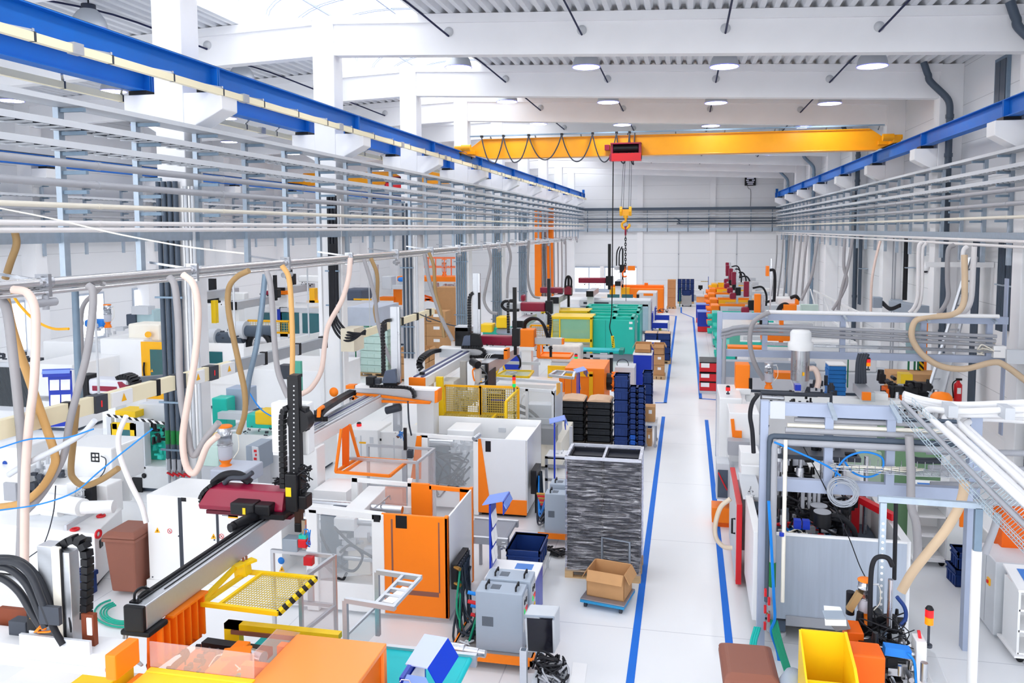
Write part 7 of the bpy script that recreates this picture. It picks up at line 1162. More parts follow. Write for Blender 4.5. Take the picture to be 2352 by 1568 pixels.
# small machine with the orange lidded hopper
m = T('moulding_machine', 'small cluttered machine with orange blocks and a blue bar, bottom right', 'machine', (2.3, 9.2, 0)); bx(m, 'bed', MWHT, (1.85, 8.0, .1), (2.75, 10.0, .95), .02); B_(m, 'orange_block', ORD, 1945, 1455, 1985, 1520, 9.0, .3, .01); B_(m, 'orange_clamp', ORD, 1955, 1510, 2035, 1568, 8.4, .3, .02); gear((2.2, 9.2, 1.25), (.3, .4, .25), 60, 121).build('fittings', BLK, m); gear((2.3, 9.0, 1.2), (.3, .4, .2), 40, 122).build('fittings', STL, m); tangle((2.25, 9.2, 1.4), (.3, .3, .22), 9, .008, 123, 5).build('cable', BLKR, m); gear((2.2, 8.6, 1.0), (.3, .3, .08), 24, 124).build('valve_island', LGR, m)
G().bar(P(2030, 1489, Y=8.8), P(2090, 1498, Y=8.8), .12, .09).build('blue_bar', SBLU, m); q = [P(1892, 1390, Y=9.2), P(1930, 1393, Y=9.2), P(1943, 1420, Y=8.9), P(1894, 1419, Y=8.9)]; G().add(q + [v - Vector((0, .05, .06)) for v in q], G.BF).build('display_top', WHT, m); q = [P(1894, 1420, Y=8.88), P(1943, 1421, Y=8.88), P(1955, 1445, Y=9), P(1920, 1450, Y=9)]; G().add(q + [v + Vector((0, .2, 0)) for v in q], G.BF).build('display_body', MGR, m, .01)
G().tube(path([(1998, 1435), (2000, 1330), (2006, 1290), (2020, 1278), (2040, 1282), (2050, 1300)], Y=9.3), .028).build('black_hose_arch', BLKR, m); tubes('black rod standing behind the perforated strut post', [[P(2058, 1150, Y=9.9), P(2057, 1200, Y=9.9), P(2054, 1330, Y=9.9)]], .025, BLKR, 'rod', 'rod'); G().tube(path([(2060, 1370), (2078, 1395), (2080, 1420), (2068, 1436)], Y=9.2), .022).build('navy_hose', NAVY, m); G().cyl(P(2046, 1330, Y=9.3), P(2042, 1440, Y=9.3), .03).build('silver_pipe', STL, m); G().tube(path([(2085, 1500), (2100, 1520), (2104, 1568)], Y=8.7), .014).build('blue_hose', CYB, m); G().bar(P(1950, 1400, Y=9.4), P(1975, 1360, Y=9.4), .07).build('brown_sleeve', HBR, m); bx(m, 'glass_edge', GLP, (2.55, 8.2, .95), (2.57, 9.8, 1.1))
h = hopper('small loader with an orange octagonal lid in front of the grey front panel', (P(1985, 1420, Y=9.45).x, 9.45, P(1985, 1428, Y=9.45).z), .5)
gd = T('guard_corner', 'clear guard corner with a yellow edge and a white box at the bottom right', 'guard', (2.8, 8.9, 0)); B_(gd, 'white_box', MWHT, 2101, 1476, 2130, 1600, 8.9, .2, .01); sd(G(), [(2130, 1490), (2150, 1500), (2190, 1600), (2130, 1600)], 2.75, .01).build('clear_sheet', GLS, gd); bx(gd, 'yellow_edge', YEL, (2.72, 8.0, .8), (2.76, 8.9, .9)); bx(gd, 'stand', LGR, (2.6, 8.3, 0), (2.8, 8.8, .8)); G().bar(P(2110, 1448, Y=9), P(2115, 1478, Y=9), .03).build('red_marker', RED, gd)
beacon('red over orange signal lamp standing on the right guard corner', P(2132, 1485, Y=9.0), .26, ('r', 'a'), .045)
# carts, cabinet, crates on the right
def shelfcart(label, c, w, d, h, blue=True):
    r = T('shelf_cart', label, 'cart', c); x, y, z = c; [bx(r, 'side', MWHT, (x + s * w / 2 - .015, y - d / 2, .12), (x + s * w / 2 + .015, y + d / 2, h)) for s in (-1, 1)]; [bx(r, 'shelf', WHT, (x - w / 2, y - d / 2, zz), (x + w / 2, y + d / 2, zz + .03)) for zz in (.12, h * .42, h * .7)]; bx(r, 'back', MWHT, (x - w / 2, y + d / 2 - .02, .12), (x + w / 2, y + d / 2, h)); G().prism([(y - d / 2 - .05, h - .02), (y + d / 2, h + .12), (y + d / 2, h + .15), (y - d / 2 - .05, h + .01)], 'x', x - w / 2 - .04, x + w / 2 + .04).build('sloped_top', WHT, r)
    G().prism([(y - d / 2 + .02, h + .035), (y + d / 2 - .1, h + .125), (y + d / 2 - .1, h + .13), (y - d / 2 + .02, h + .042)], 'x', x - w * .3, x + w * .35).build('blue_sheet', M('sheet_blue', '#4d86d6', .5), r); [G().cyl((x + s * w * .4, y + t * d * .4 - .02, .05), (x + s * w * .4, y + t * d * .4 + .02, .05), .05, n=12).build('caster', BLK, r) for s in (-1, 1) for t in (-1, 1)]; bx(r, 'base', WHT, (x - w / 2 - .06, y - d / 2 - .06, .1), (x + w / 2 + .06, y + d / 2 + .06, .13)); return r
shelfcart('white shelf cart with a sloped top and blue sheet behind the dark crates', (4.3, 14.95, 0), .5, .5, 1.25); shelfcart('white shelf cart cut by the right picture edge, near the grey cabinet', (4.78, 11.8, 0), .5, .5, 1.05)
k = T('control_cabinet', 'grey cabinet with a red and yellow switch behind the white post', 'cabinet', (4.6, 12.6, 0)); bx(k, 'body', M('cabinet_pale', '#d7dbe0', .4), (4.45, 12.2, .05), (5.1, 12.95, 1.15), .015); bx(k, 'door_gap', PIPG, (4.446, 12.55, .1), (4.452, 12.56, 1.1)); bx(k, 'switch_plate', YELO, (4.43, 12.36, .72), (4.45, 12.46, .82)); bx(k, 'switch', RED, (4.41, 12.39, .75), (4.43, 12.43, .79)); bx(k, 'plinth', LGR, (4.5, 12.25, 0), (5.05, 12.9, .05))
crate('crate', 'dark navy crate lying on another, topmost of the right crate group', (4.75, 14.0, .32), (.6, .4, .3)); crate('crate', 'dark navy crate at the bottom of the right crate group with a paper label', (4.73, 14.1, 0), (.6, .4, .3), NAVY, .1); crate('crate', 'dark navy crate in front of the two stacked ones holding a grey tray', (4.78, 13.45, 0), (.42, .6, .3), NAVY, .25); S(G().cb((4.85, 13.5, .27), (.3, .4, .02), .2, .3).build('grey_tray', LGR), 'grey tray tilted in the front dark navy crate', 'tray')
mo = T('moulding_machine', 'machine with orange yellow framed door at the right edge behind the mesh tray', 'machine', (6, 14, 0)); B_(mo, 'orange_door', ORA, 2205, 1130, 2250, 1210, 13.6, .05); B_(mo, 'yellow_frame', YELO, 2228, 1140, 2240, 1225, 13.55, .05); B_(mo, 'orange_box', ORD, 2300, 1170, 2380, 1265, 12.8, .4, .01); bx(mo, 'bed', MWHT, (5.0, 13.65, .05), (7.5, 15, .9), .02); bx(mo, 'dark_pan', DGR, (5.1, 12.9, .75), (6.5, 13.6, .85)); bx(mo, 'stand', PIPG, (5.2, 13.0, 0), (6.4, 13.5, .75)); tangle((5.5, 13.1, 1.0), (.3, .3, .12), 8, .02, 130).build('hose', DGR, mo)
gm = T('machine_housing', 'dull green machine housing seen through the near steel frame', 'machine', (3.8, 15.5, 0)); B_(gm, 'body', M('sage_green', '#6f9470', .5), 2030, 1000, 2165, 1240, 15.6, .8, .03); B_(gm, 'panel', M('sage_pale', '#a3b8a4', .5), 1935, 1040, 2025, 1120, 15.5, .1); B_(gm, 'teal_switch', TEAL, 2135, 1070, 2148, 1077, 15.55, .06)
# unit by the aisle line
u = T('control_unit', 'small grey unit with black red cables on an orange stand at the right line', 'control unit', (.75, 15.9, 0)); B_(u, 'housing', LGR, 1645, 1065, 1676, 1146, 15.9, .5, .01); B_(u, 'face', PIPD, 1648, 1080, 1672, 1142, 15.88, .02); bx(u, 'stand', ORA, (.55, 15.85, .1), (.95, 16.3, .4), .01); bx(u, 'foot', ORD, (.58, 15.9, 0), (.92, 16.25, .1)); cables('red_black_lead', [[P(1650, 1085, Y=15.85), P(1662, 1110, Y=15.84), P(1670, 1125, Y=15.85)]], .015, RED, u)
# ------------------------------------------------------------------ middle right: white machine with orange box robot
m = T('moulding_machine', 'white machine beside the right line under the orange box robot', 'machine', (1.5, 18, 0)); B_(m, 'body', MWHT, 1650, 915, 1705, 1090, 17.8, 1.6, .02); B_(m, 'front_body', MWHT, 1672, 950, 1745, 1120, 16.6, .9, .02); bx(m, 'low_body', MWHT, (.85, 16.8, .05), (3.5, 20, .9), .02); G().bar(P(1682, 962, Y=16.58), P(1686, 1003, Y=16.58), .07, .02).build('orange_side', ORA, m); B_(m, 'orange_corner', ORA, 1687, 990, 1704, 1006, 16.55, .1); gear((1.5, 16.5, 1.35), (.3, .2, .25), 20, 131).build('fittings', LGR, m); B_(m, 'grey_motor', PIPG, 1672, 1015, 1722, 1045, 16.2, .3, .01); bx(m, 'drawer_frame', LGR, (.95, 15.4, 1.0), (1.35, 16.6, 1.15)); bx(m, 'drawer_leg', LGR, (1.0, 15.5, 0), (1.3, 16.5, 1.0)); tangle((1.5, 17.2, 1.75), (.25, .3, .15), 8, .016, 132).build('cable', DGR, m); gear((2.2, 17.3, 2.2), (.5, .3, .15), 40, 133).build('robot_head', BLK, m); G().tube([(1.6, 17.2, 1.6), (1.6, 17.2, 2.5), (3.0, 17.2, 2.5), (3.0, 17.2, 1.6)], .05).build('black_arch', DGR, m); B_(m, 'blue_motor', CBLU, 1826, 884, 1840, 897, 17.0, .2); G().cyl(P(1750, 912, Y=17.1), P(1800, 915, Y=17.1), .05).build('steel_rod', STL, m); S(G().cb((.86, 18.2, .8), (.04, .5, .35), 0, .4).build('green_flag', PGRN), 'dark green flap on the side of the white machine by the right line', 'flap')
beacon('small red lamp on the white machine by the right line', P(1672, 905, Y=18), .08, ('r',), .05)
r = T('gantry_robot', 'robot with a big orange box on a white beam over the right row', 'robot', (1.5, 19, 0)); B_(r, 'drive_box', ORA, 1689, 838, 1723, 893, 18.8, .45, .02); B_(r, 'box_base', MWHT, 1690, 893, 1725, 906, 18.75, .5, .02); G().box((1.4, 18.85, 1.95), (4.8, 19.15, 2.1)).build('cross_beam', MWHT, r); bx(r, 'slot', DGR, (1.6, 18.9, 2.1), (3.0, 19.05, 2.12)); G().cyl(P(1724, 893, Y=18.8), P(1724, 868, Y=18.8), .04).build('cable_guide', BLK, r); G().bar(P(1972, 888, Y=19.4), P(1996, 912, Y=18.2), .26, .2).build('side_beam', ALU, r); B_(r, 'side_cap', ORA, 1981, 902, 2001, 919, 18.1, .1); bx(r, 'column', MWHT, (1.55, 18.85, 0), (1.8, 19.15, 1.95))
hopper('clear loader tube with an orange base right of the orange box robot', (P(1765, 890, Y=19.5).x, 19.5, P(1765, 892, Y=19.5).z), .62, PIPG)
dh = T('dryer_loader', 'polished dryer drum with a white cap and a pale hose', 'loader', P(1837, 872, Y=20)); c = P(1837, 872, Y=20); G().cyl(c, c + Vector((0, 0, .75)), .22, n=24).build('drum', STL, dh); G().lathe(c + Vector((0, 0, .75)), [(.3, 0), (.3, .18), (.25, .2), (.25, .42), (.2, .48), (0, .48)], 24).build('cap', MWHT, dh); G().lathe(c - Vector((0, 0, .35)), [(.1, 0), (.22, .35)], 20).build('cone', STL, dh); G().tube(path([(1858, 846), (1872, 848), (1880, 870), (1877, 890)], Y=19.9), .07).build('hose', HPK, dh); B_(dh, 'yellow_tag', YELO, 1843, 855, 1848, 863, 19.75, .02)
bx(None, 'robot_beam', MGR, (1.0, 23, 1.75), (3.6, 23.4, 2.2)); S(bpy.data.objects['robot_beam'], 'long dull grey beam under the far lower rail of the second steel frame', 'beam')
m = T('moulding_machine', 'machine with orange trays and black tie bars under the second steel frame', 'machine', (3, 22.5, 0)); bx(m, 'bed', MWHT, (1.2, 21.6, .1), (6.5, 23.6, 1.0), .02); B_(m, 'orange_tray', ORA, 1780, 857, 1828, 870, 21.5, .4); B_(m, 'orange_post', ORA, 1822, 840, 1829, 870, 21.45, .1); B_(m, 'orange_hood', ORA, 1672, 798, 1760, 812, 24.5, .5); gear((3.4, 22, 1.5), (.6, .4, .3), 40, 134).build('fittings', DGR, m); B_(m, 'orange_tray', ORA, 1750, 770, 1835, 782, 25, .6); B_(m, 'teal_sheet', M('teal_sheet', '#5fb7a0', .5), 1675, 762, 1700, 792, 26, .1); B_(m, 'white_hood', MWHT, 1660, 725, 1740, 760, 27, .8, .03); B_(m, 'yellow_strip', YELO, 1720, 727, 1770, 733, 26.8, .2); B_(m, 'orange_mast', ORA, 1790, 735, 1800, 790, 25.2, .2)
r = T('gantry_robot', 'black robot with hoses and orange parts at the right row, near the yellow carton', 'robot', (5.5, 20, 0)); gear((5.0, 19.5, 2.1), (.5, .4, .35), 60, 135).build('robot_head', BLK, r); gear((5.3, 19.3, 1.8), (.6, .3, .3), 40, 136).build('fittings', STL, r); cables('black_hose', [[P(1975 + 6 * i, 812, Y=19.3), P(1970 + 5 * i, 835, Y=19.3), P(1968 + 6 * i, 880, Y=19.3)] for i in range(4)], .05, DGR, r); B_(r, 'white_arm', MWHT, 2005, 905, 2040, 918, 18.7, .3); B_(r, 'orange_clamp', ORD, 2035, 895, 2075, 935, 19.2, .5, .02); bx(r, 'stand', MWHT, (4.6, 19.3, 0), (6.0, 20.2, 1.4), .02)
beacon('small red lamp among the black robot hoses of the right row', P(1994, 850, Y=19.3), .1, ('r', 'a'), .05)
st = T('tray_stack', 'stack of sky blue trays with a white lid behind the dryer drum', 'trays', (4, 22.5, 0))
x0, x1, zt = P(1903, 870, Y=22.6).x, P(1944, 870, Y=22.6).x, P(1903, 840, Y=22.6).z; st.name = 'tray_stand'; st['label'] = 'low stand under the sky blue trays'; bx(st, 'top', LGR, (x0, 22.6, .1), (x1, 23.2, .14)); [bx(st, 'leg', LGR, (x, 22.65, 0), (x + .04, 23.15, .1)) for x in (x0, x1 - .04)]
for i in range(18): o = bx(None, 'blue_tray', M('tray_sky', '#2a7fd0', .5), (x0 + .01 * (i % 2), 22.6, .14 + (zt - .14) * i / 18), (x1 - .01 * (i % 2), 23.2, .14 + (zt - .14) * (i + .9) / 18)); S(o, 'sky blue plastic tray in the flat stack behind the dryer drum', 'tray', 'sky blue trays in one stack')
o = bx(None, 'white_lid', WHT, (x0, 22.6, zt), (x1, 23.2, zt + .03)); S(o, 'white sheet covering the sky blue tray stack', 'sheet'); gfm = T('green_frame', 'dark green hand frames by the right wall', 'frame', (7, 25, 0)); [B_(gfm, 'green_bar', PGRN, x, 815, x + 4, 850, 24.5, .1) for x in (2086, 2100, 2108)]; B_(gfm, 'green_bar', PGRN, 2084, 815, 2112, 820, 24.5, .1); B_(gfm, 'green_post', PGRN, 1946, 815, 1950, 890, 22.5, .08)
f2 = frame('second blue grey steel frame with pipes, farther down the right row', 21, .86, 7.7, 3.84, 2.85, (2.0, 3.9, 5.8, 7.3), .13)
pr = T('pipe_run', 'grey pipes and wire tray threaded through the second steel frame', 'pipes', (4, 20.9, 3)); [G().tube(sp([(.9, 20.8 + .05 * i, 3.36 - .1 * i), (2.0, 20.8 + .05 * i, 3.5 - .1 * i), (7.4, 20.8 + .05 * i, 3.36 - .12 * i)], 4), .045, 8).build('pipe', PIPG, pr) for i in range(3)]; g = G(); [g.tube([(2, 20.8 + .06 * i, 3.06 - .03 * (i % 3)), (7.5, 20.8 + .06 * i, 3.0 - .03 * (i % 3))], .012, 4) for i in range(6)]; g.build('wire_tray', STL, pr); G().cyl((.98, 20.9, .5), (.98, 20.9, 3.3), .05).build('riser', PIPG, pr); G().tube([(2.0, 20.7, 3.88), (7.4, 20.7, 3.86)], .05).build('white_pipe', WHT, pr); G().box((5.0, 24, 3.3), (7, 24.05, 3.38)).build('hazard_bar', HAZ, pr)
bp2 = T('boundary_post', 'blue grey post at the right wall carrying the frame ends', 'post', (8, 22, 0)); B_(bp2, 'post', SBL, 2300, 640, 2318, 1000, 21.3, .2); B_(bp2, 'box', WHT, 2282, 795, 2312, 822, 20.8, .2, .01); B_(bp2, 'box', WHT, 2245, 785, 2273, 806, 21, .2, .01); tangle(P(2275, 805, Y=20.9), (.3, .1, .2), 4, .02, 138).build('white_lead', IVORY, bp2); B_(bp2, 'rail', LGR, 2312, 805, 2400, 835, 20.7, .1)
# ------------------------------------------------------------------ right wall odds and ends
ld = T('ladder', 'tall aluminium ladder leaning against the right wall', 'ladder', (7.8, 23.5, 0)); a0, a1 = P(2105, 985, Y=22.6), P(2228, 592, Y=24); b0, b1 = P(2150, 985, Y=22.8), P(2243, 590, Y=24.2); g = G().bar(a0, a1, .07).bar(b0, b1, .07); [g.bar(a0.lerp(a1, t / 14), b0.lerp(b1, t / 14), .04) for t in range(15)]; g.build('rail_and_rungs', ALU, ld); G().bar(a0.lerp(b0, .5), a0.lerp(b0, .5).lerp(a1.lerp(b1, .5), .42), .42, .03).build('step_plate', LGR, ld)
fe = T('fire_extinguisher', 'red fire extinguisher on the right wall', 'extinguisher', (8.5, 24.4, .7)); c = P(2199, 922, Y=24.4); G().lathe((c.x, 24.4, c.z), [(.1, 0), (.11, .03), (.11, .5), (.05, .57), (.04, .62), (0, .62)], 16).build('cylinder', RED, fe); G().cb((c.x + .02, 24.4, c.z + .65), (.16, .04, .06)).build('valve', BLK, fe); bx(fe, 'label', PAPER, (c.x - .05, 24.285, c.z + .25), (c.x + .05, 24.3, c.z + .42)); G().tube(sp([(c.x - .04, 24.4, c.z + .64), (c.x - .15, 24.38, c.z + .5), (c.x - .12, 24.37, c.z + .1)]), .018).build('discharge_hose', BLK, fe)
b = hw = T('steering_wheel', 'black hand wheel on a slanted rod by the orange round cover', 'wheel', P(2108, 890, Y=20)); G().ring(P(2108, 890, Y=20), .28, .03, (.1, .25, 1), 24).build('rim', BLK, hw); G().bar(P(2120, 893, Y=20), P(2132, 905, Y=20), .05).build('rod', BLK, hw); c = P(2162, 918, Y=18); G().lathe(c, [(.22, 0), (.21, .08), (.15, .15), (0, .18)], 20).build('round_cover', ORA); S(bpy.data.objects['round_cover'], 'orange round cover between the hand wheel and the fire extinguisher', 'cover')
carton('wide cardboard box by the ladder at the right wall', (P(2100, 885, Y=24).x, 24.3, 0), (1.3, .8, P(2100, 858, Y=24).z), 0, False, None, False); o = B_(None, 'yellow_carton', YEL, 2069, 860, 2097, 888, 21.5, .4, .01); S(o, 'bright yellow box in front of the wide cardboard box', 'box'); o = B_(None, 'grey_motor', PIPG, 2066, 888, 2100, 908, 19.6, .4, .06); S(o, 'rounded grey motor housing below the bright yellow box', 'motor')
o = sd(G(), [(2068, 690), (2135, 702), (2135, 723), (2068, 715)], 7.6, .4).build('duct_box', MGR, None, .02); S(o, 'grey sheet metal duct box at the right wall above the second frame', 'duct'); o = B_(None, 'junction_box', MGR, 2005, 683, 2028, 707, 27, .4, .02); S(o, 'grey junction box with black cables left of the duct box', 'box'); tubes('black cables sagging between the junction box and the duct box', [[P(2028, 692 + 3 * i, Y=27), P(2045, 706 + 2 * i, Y=26.5), P(2068, 698 + 2 * i, Y=26)] for i in range(4)], .025, BLKR, 'cable', 'cable')
cc = T('dome_camera', 'white dome camera hung on the right wall', 'camera', P(2122, 620, Y=25.2)); c = P(2124, 617, Y=25.2); G().lathe(c - Vector((0, 0, .05)), [(.0, -.13), (.08, -.1), (.12, 0), (.14, .1), (0, .14)], 16).build('dome', MWHT, cc); G().lathe(c - Vector((0, .05, .14)), [(0, 0), (.07, .04), (.08, .08)], 12).build('lens', BLK, cc); bx(cc, 'mount', WHT, (c.x, 25.15, c.z + .05), (8.8, 25.25, c.z + .2)); o = G(); ff(o, [(2110, 815), (2122, 815), (2122, 852), (2110, 852)], 24.6, .05); S(o.build('hazard_board', HAZ), 'black and yellow hazard strip before the orange post at the right wall', 'sign'); o = B_(None, 'orange_post', ORA, 2122, 735, 2132, 856, 24.7, .1); S(o, 'orange post with the hazard strip at the right wall', 'post')
S(sd(G(), [(2087, 735), (2120, 735), (2120, 815), (2087, 815)], 8.0, .1).build('door_leaf', M('teal_grey', '#8aa7ad', .5)), 'grey green door leaf left of the orange post at the right wall', 'door')
# ------------------------------------------------------------------ the long right row, seen end on
rowm = [(29.5, TEAL, MWHT, 1.35, 1), (33, TEAL, TEAL, 1.4, 0), (36.5, TEAL, TEAL, 1.45, 1), (40.5, TEAL, LGR, 1.3, 0), (44.5, ORA, LGR, 1.35, 1), (48.5, ORA, YELO, 1.4, 1), (52.5, ORA, LGR, 1.4, 1), (57, ORA, YELO, 1.6, 1), (62, YELO, YELO, 1.9, 0)]
for i, (y, mc, mb, x, rob) in enumerate(rowm):
    nm = {id(TEAL): 'teal', id(ORA): 'orange', id(YELO): 'yellow'}[id(mc)]; m = T('moulding_machine', '%s ended machine in the right row, %s from the second steel frame' % (nm, ordn[i + 1] if i else 'the first'), 'machine', (x, y, 0)); bx(m, 'bed', LGR, (x, y, .1), (x + 6, y + 1.6, .8), .03); bx(m, 'end_platen', mc, (x, y + .1, .5), (x + .45, y + 1.5, 1.75), .06); bx(m, 'hood', mb if mb is not TEAL else MWHT, (x + .5, y - .02, .9), (x + 2.6, y + 1.5, 1.72), .03); bx(m, 'top_rail', mc, (x + .45, y, 1.72), (x + 2.4, y + .2, 1.85)); bx(m, 'window', GLS, (x + .9, y - .03, 1.0), (x + 2.3, y - .02, 1.6)); bx(m, 'plinth', PIPD, (x + .1, y + .1, 0), (x + 5.9, y + 1.5, .1)); bx(m, 'injection_unit', MWHT, (x + 3, y + .4, .8), (x + 5.4, y + 1.2, 1.4), .05)
    for yy in (.35, .8, 1.25):
        for z in (.75, 1.15, 1.5): G().cyl((x - .22, y + yy, z), (x, y + yy, z), .09, n=10).build('tie_nut', mc, m)
    if rob:
        rr = T('gantry_robot', 'right row robot with %s head above the %s from the second steel frame' % ('an orange' if i == 0 else 'a maroon', ordn[i + 1] + ' machine'), 'robot', (x + 1.6, y, 0)); bx(rr, 'column', MWHT, (x + 2.7, y + .6, 0), (x + 3, y + .9, 2.3)); bx(rr, 'beam', ALU, (x + 1.2, y + .5, 2.3), (x + 3.2, y + .8, 2.5)); bx(rr, 'vertical_arm', STL, (x + 1.35, y + .3, 1.7), (x + 1.47, y + .45, 3.6)); bx(rr, 'upper_cover', MAR if i else ORA, (x + 1.1, y + .25, 2.9), (x + 1.33, y + .5, 3.6), .03); bx(rr, 'drive', MAR if i else ORA, (x + 1.0, y + .1, 2.1), (x + 1.35, y + .5, 2.45), .08); bx(rr, 'slide_head', BLK, (x + 1.3, y + .2, 2.3), (x + 1.6, y + .5, 2.75), .03); G().tube(sp([(x + 1.5, y + .4, 3.3), (x + 1.9, y + .4, 3.35), (x + 2.1, y + .4, 3.0), (x + 2.1, y + .4, 2.5)]), .05, 6).build('cable_loop', BLKR, rr)
for i, (y, x) in enumerate(((51, 1.02), (46.5, 1.05))): b = T('waste_container', 'cobalt blue container with a red base at the right line, %s' % ('farther one', 'nearer one')[i], 'container', (x, y, 0)); bx(b, 'body', CBLU, (x - .4, y, .32), (x + .45, y + 1.3, 1.15), .01); bx(b, 'base', RED, (x - .38, y, .02), (x + .43, y + 1.28, .32), .01); bx(b, 'rim', LBLU, (x - .42, y - .02, 1.15), (x + .47, y + 1.32, 1.19))
t = T('orange_table', 'orange topped stand by the orange fronted cabinet at the far aisle end', 'table', (1.9, 59, 0)); bx(t, 'top', ORA, (1.4, 59, 1.25), (2.5, 59.8, 1.5)); [bx(t, 'leg', BLK, (x, 59.2, 0), (x + .1, 59.3, 1.25)) for x in (1.5, 2.3)]
for i, (z, h) in enumerate(((.1, .3), (.45, .28), (.8, .32))): b = T('red_bin', 'red bin with papers beside the right blue line, %s of three' % ('lowest', 'middle', 'topmost')[i], 'bin', (.85, 29.5, z)); bx(b, 'body', RED, (.5, 29.0, z), (1.15, 30.2, z + h), .02); bx(b, 'paper', PAPER, (.55, 28.98, z + h * .5), (.85, 29.0, z + h)); bx(b, 'rim', BLK, (.5, 29, z + h), (1.15, 30.2, z + h + .04))
bx(None, 'bin_base', LGR, (.5, 29, 0), (1.2, 30.2, .1)); S(bpy.data.objects['bin_base'], 'grey base plate under the three red bins', 'base')
rk = T('white_rack', 'pale lattice rack and hose distributor along the right wall beyond the second frame', 'rack', (6.5, 34, 0)); g = G(); [g.bar((6.2, 30 + 2 * i, 2.0 + .0 * i), (6.2, 32 + 2 * i, 2.9 if i % 2 else 2.0), .05).bar((6.2, 30 + 2 * i, 0), (6.2, 30 + 2 * i, 2.9), .06) for i in range(6)]; g.box((6.17, 30, 2.87), (6.23, 41, 2.95)).box((6.17, 30, 1.95), (6.23, 41, 2.03)); [g.bar((6.2, 30 + i, 2.4), (7.6, 30 + i, 2.4), .04) for i in range(0, 12, 3)]; g.build('lattice', WHT, rk); B_(rk, 'distributor', M('pale_green', '#cfe6dd', .5), 1840, 700, 1880, 718, 31, .3)
ro = T('robot_cover', 'white and orange robot cover at the right row above the second steel frame', 'robot', P(1830, 700, Y=28.5)); B_(ro, 'cover', MWHT, 1785, 684, 1834, 700, 28.5, .6, .06); B_(ro, 'orange_end', ORA, 1826, 686, 1836, 700, 28.45, .7, .03); G().tube(path([(1815, 684), (1828, 680), (1836, 690)], Y=28.5), .06).build('sleeve', BLK, ro); B_(ro, 'mast', STL, 1768, 594, 1773, 720, 28.4, .12); B_(ro, 'orange_box', ORA, 1760, 611, 1767, 634, 28.3, .3); G().tube(path([(1768, 620), (1778, 622), (1780, 650), (1778, 690)], Y=28.4), .05).build('cable_loop', BLKR, ro); cables('black_arch', [[P(1782 + 3 * i, 720, Y=28.2), P(1792, 702 + 3 * i, Y=28.2), P(1808, 698 + 3 * i, Y=28.2), P(1822 - 2 * i, 718, Y=28.2)] for i in range(3)], .05, BLKR, ro); B_(ro, 'orange_tray', ORA, 1800, 700, 1830, 716, 28, .5)
# ------------------------------------------------------------------ side bay behind the columns
def base(m, x0, x1, Y, d, z=.9, mat=MWHT):
    a, b = P(x0, 800, Y=Y).x, P(x1, 800, Y=Y).x; bx(m, 'bed', mat, (a, Y + .05, .1), (b, Y + d, z), .02); bx(m, 'plinth', PIPD, (a + .1, Y + .1, 0), (b - .1, Y + d - .1, .1))
m = T('moulding_machine', 'white machine with a bright yellow door and dark window behind the nearest column', 'machine', (-17, 22, 0)); Y = 22
B_(m, 'body', MWHT, 236, 780, 330, 935, Y, 1.6, .03); B_(m, 'door', YELO, 328, 786, 379, 915, Y - .03, .08, .01); B_(m, 'door_window', GLT, 347, 803, 374, 880, Y - .045, .02); B_(m, 'top_unit', IVORY, 295, 745, 365, 782, Y + .4, .8, .05); G().tube(path([(331, 832), (330, 850), (333, 872)], Y=Y - .1), .03).build('handle', BLK, m); base(m, 150, 380, Y, 1.6); B_(m, 'inner_part', LGR, 200, 790, 236, 900, Y + .3, .6); gear(P(215, 840, Y=Y + .2), (.4, .3, .5), 24, 150).build('fittings', DGR, m); g = G(); ff(g, [(346, 854), (352, 854), (349, 847)], Y - .05, .01); g.build('warning_sign', YELO, m); G().cyl(P(340, 768, Y=22.3), P(340, 768, Y=22.2), .1).build('knob', YELO, m)
m = T('moulding_machine', 'white machine with a dark window at the left edge behind a blue document board', 'machine', (-18, 20, 0)); Y = 20
B_(m, 'cover', MWHT, 65, 838, 165, 908, Y, 2.5, .03); B_(m, 'window_frame', LGR, -40, 835, 68, 940, Y, .1); B_(m, 'window', clearmat('smoke_glass', '#4c5257', .7), -40, 845, 60, 930, Y - .02, .02); base(m, -60, 165, Y, 2.0); gear(P(30, 825, Y=20.5), (1.0, .4, .2), 30, 151).build('fittings', DGR, m); B_(m, 'rear_cover', MWHT, 100, 785, 170, 840, 22, 1.0, .05)
docboard('blue document board with four papers before the far left white machine', (P(139, 900, Y=18.5).x, 18.5, .6), P(139, 852, Y=18.5).z - .6, .6, -1.2)
r = T('gantry_robot', 'white and maroon robot arm with a ribbed red tip left of the nearest column', 'robot', (-15, 18, 0)); Y = 17.5
B_(r, 'arm_cover', M('pearl_grey', '#dfe1ea', .35), 192, 874, 290, 905, Y, .5, .06); B_(r, 'maroon_stripe', MAR, 212, 888, 268, 897, Y - .01, .02); B_(r, 'slide_head', BLK, 180, 862, 200, 925, Y - .05, .4, .03); ff(G(), [(268, 877), (278, 877), (303, 898), (280, 906)], Y - .03, .56).build('ribbed_tip', MAR, r, .02); chain(G(), [P(275, 868, Y=Y + .2), P(290, 862, Y=Y + .2), P(308, 870, Y=Y + .2), P(313, 885, Y=Y + .2), P(305, 897, Y=Y + .2)], .3, .12).build('energy_chain', BLK, r); bx(r, 'column', MWHT, (-14.9, 17.6, 0), (-14.5, 18, 2.1)); G().bar((-14.9, 17.8, 2.0), P(385, 870, Y=20), .25).build('beam', M('grey_beam', '#7d8590', .45), r)
m = T('moulding_machine', 'teal machine with yellow framed doors and a black white striped bar', 'machine', (-12, 15.6, 0)); Y = 15.6
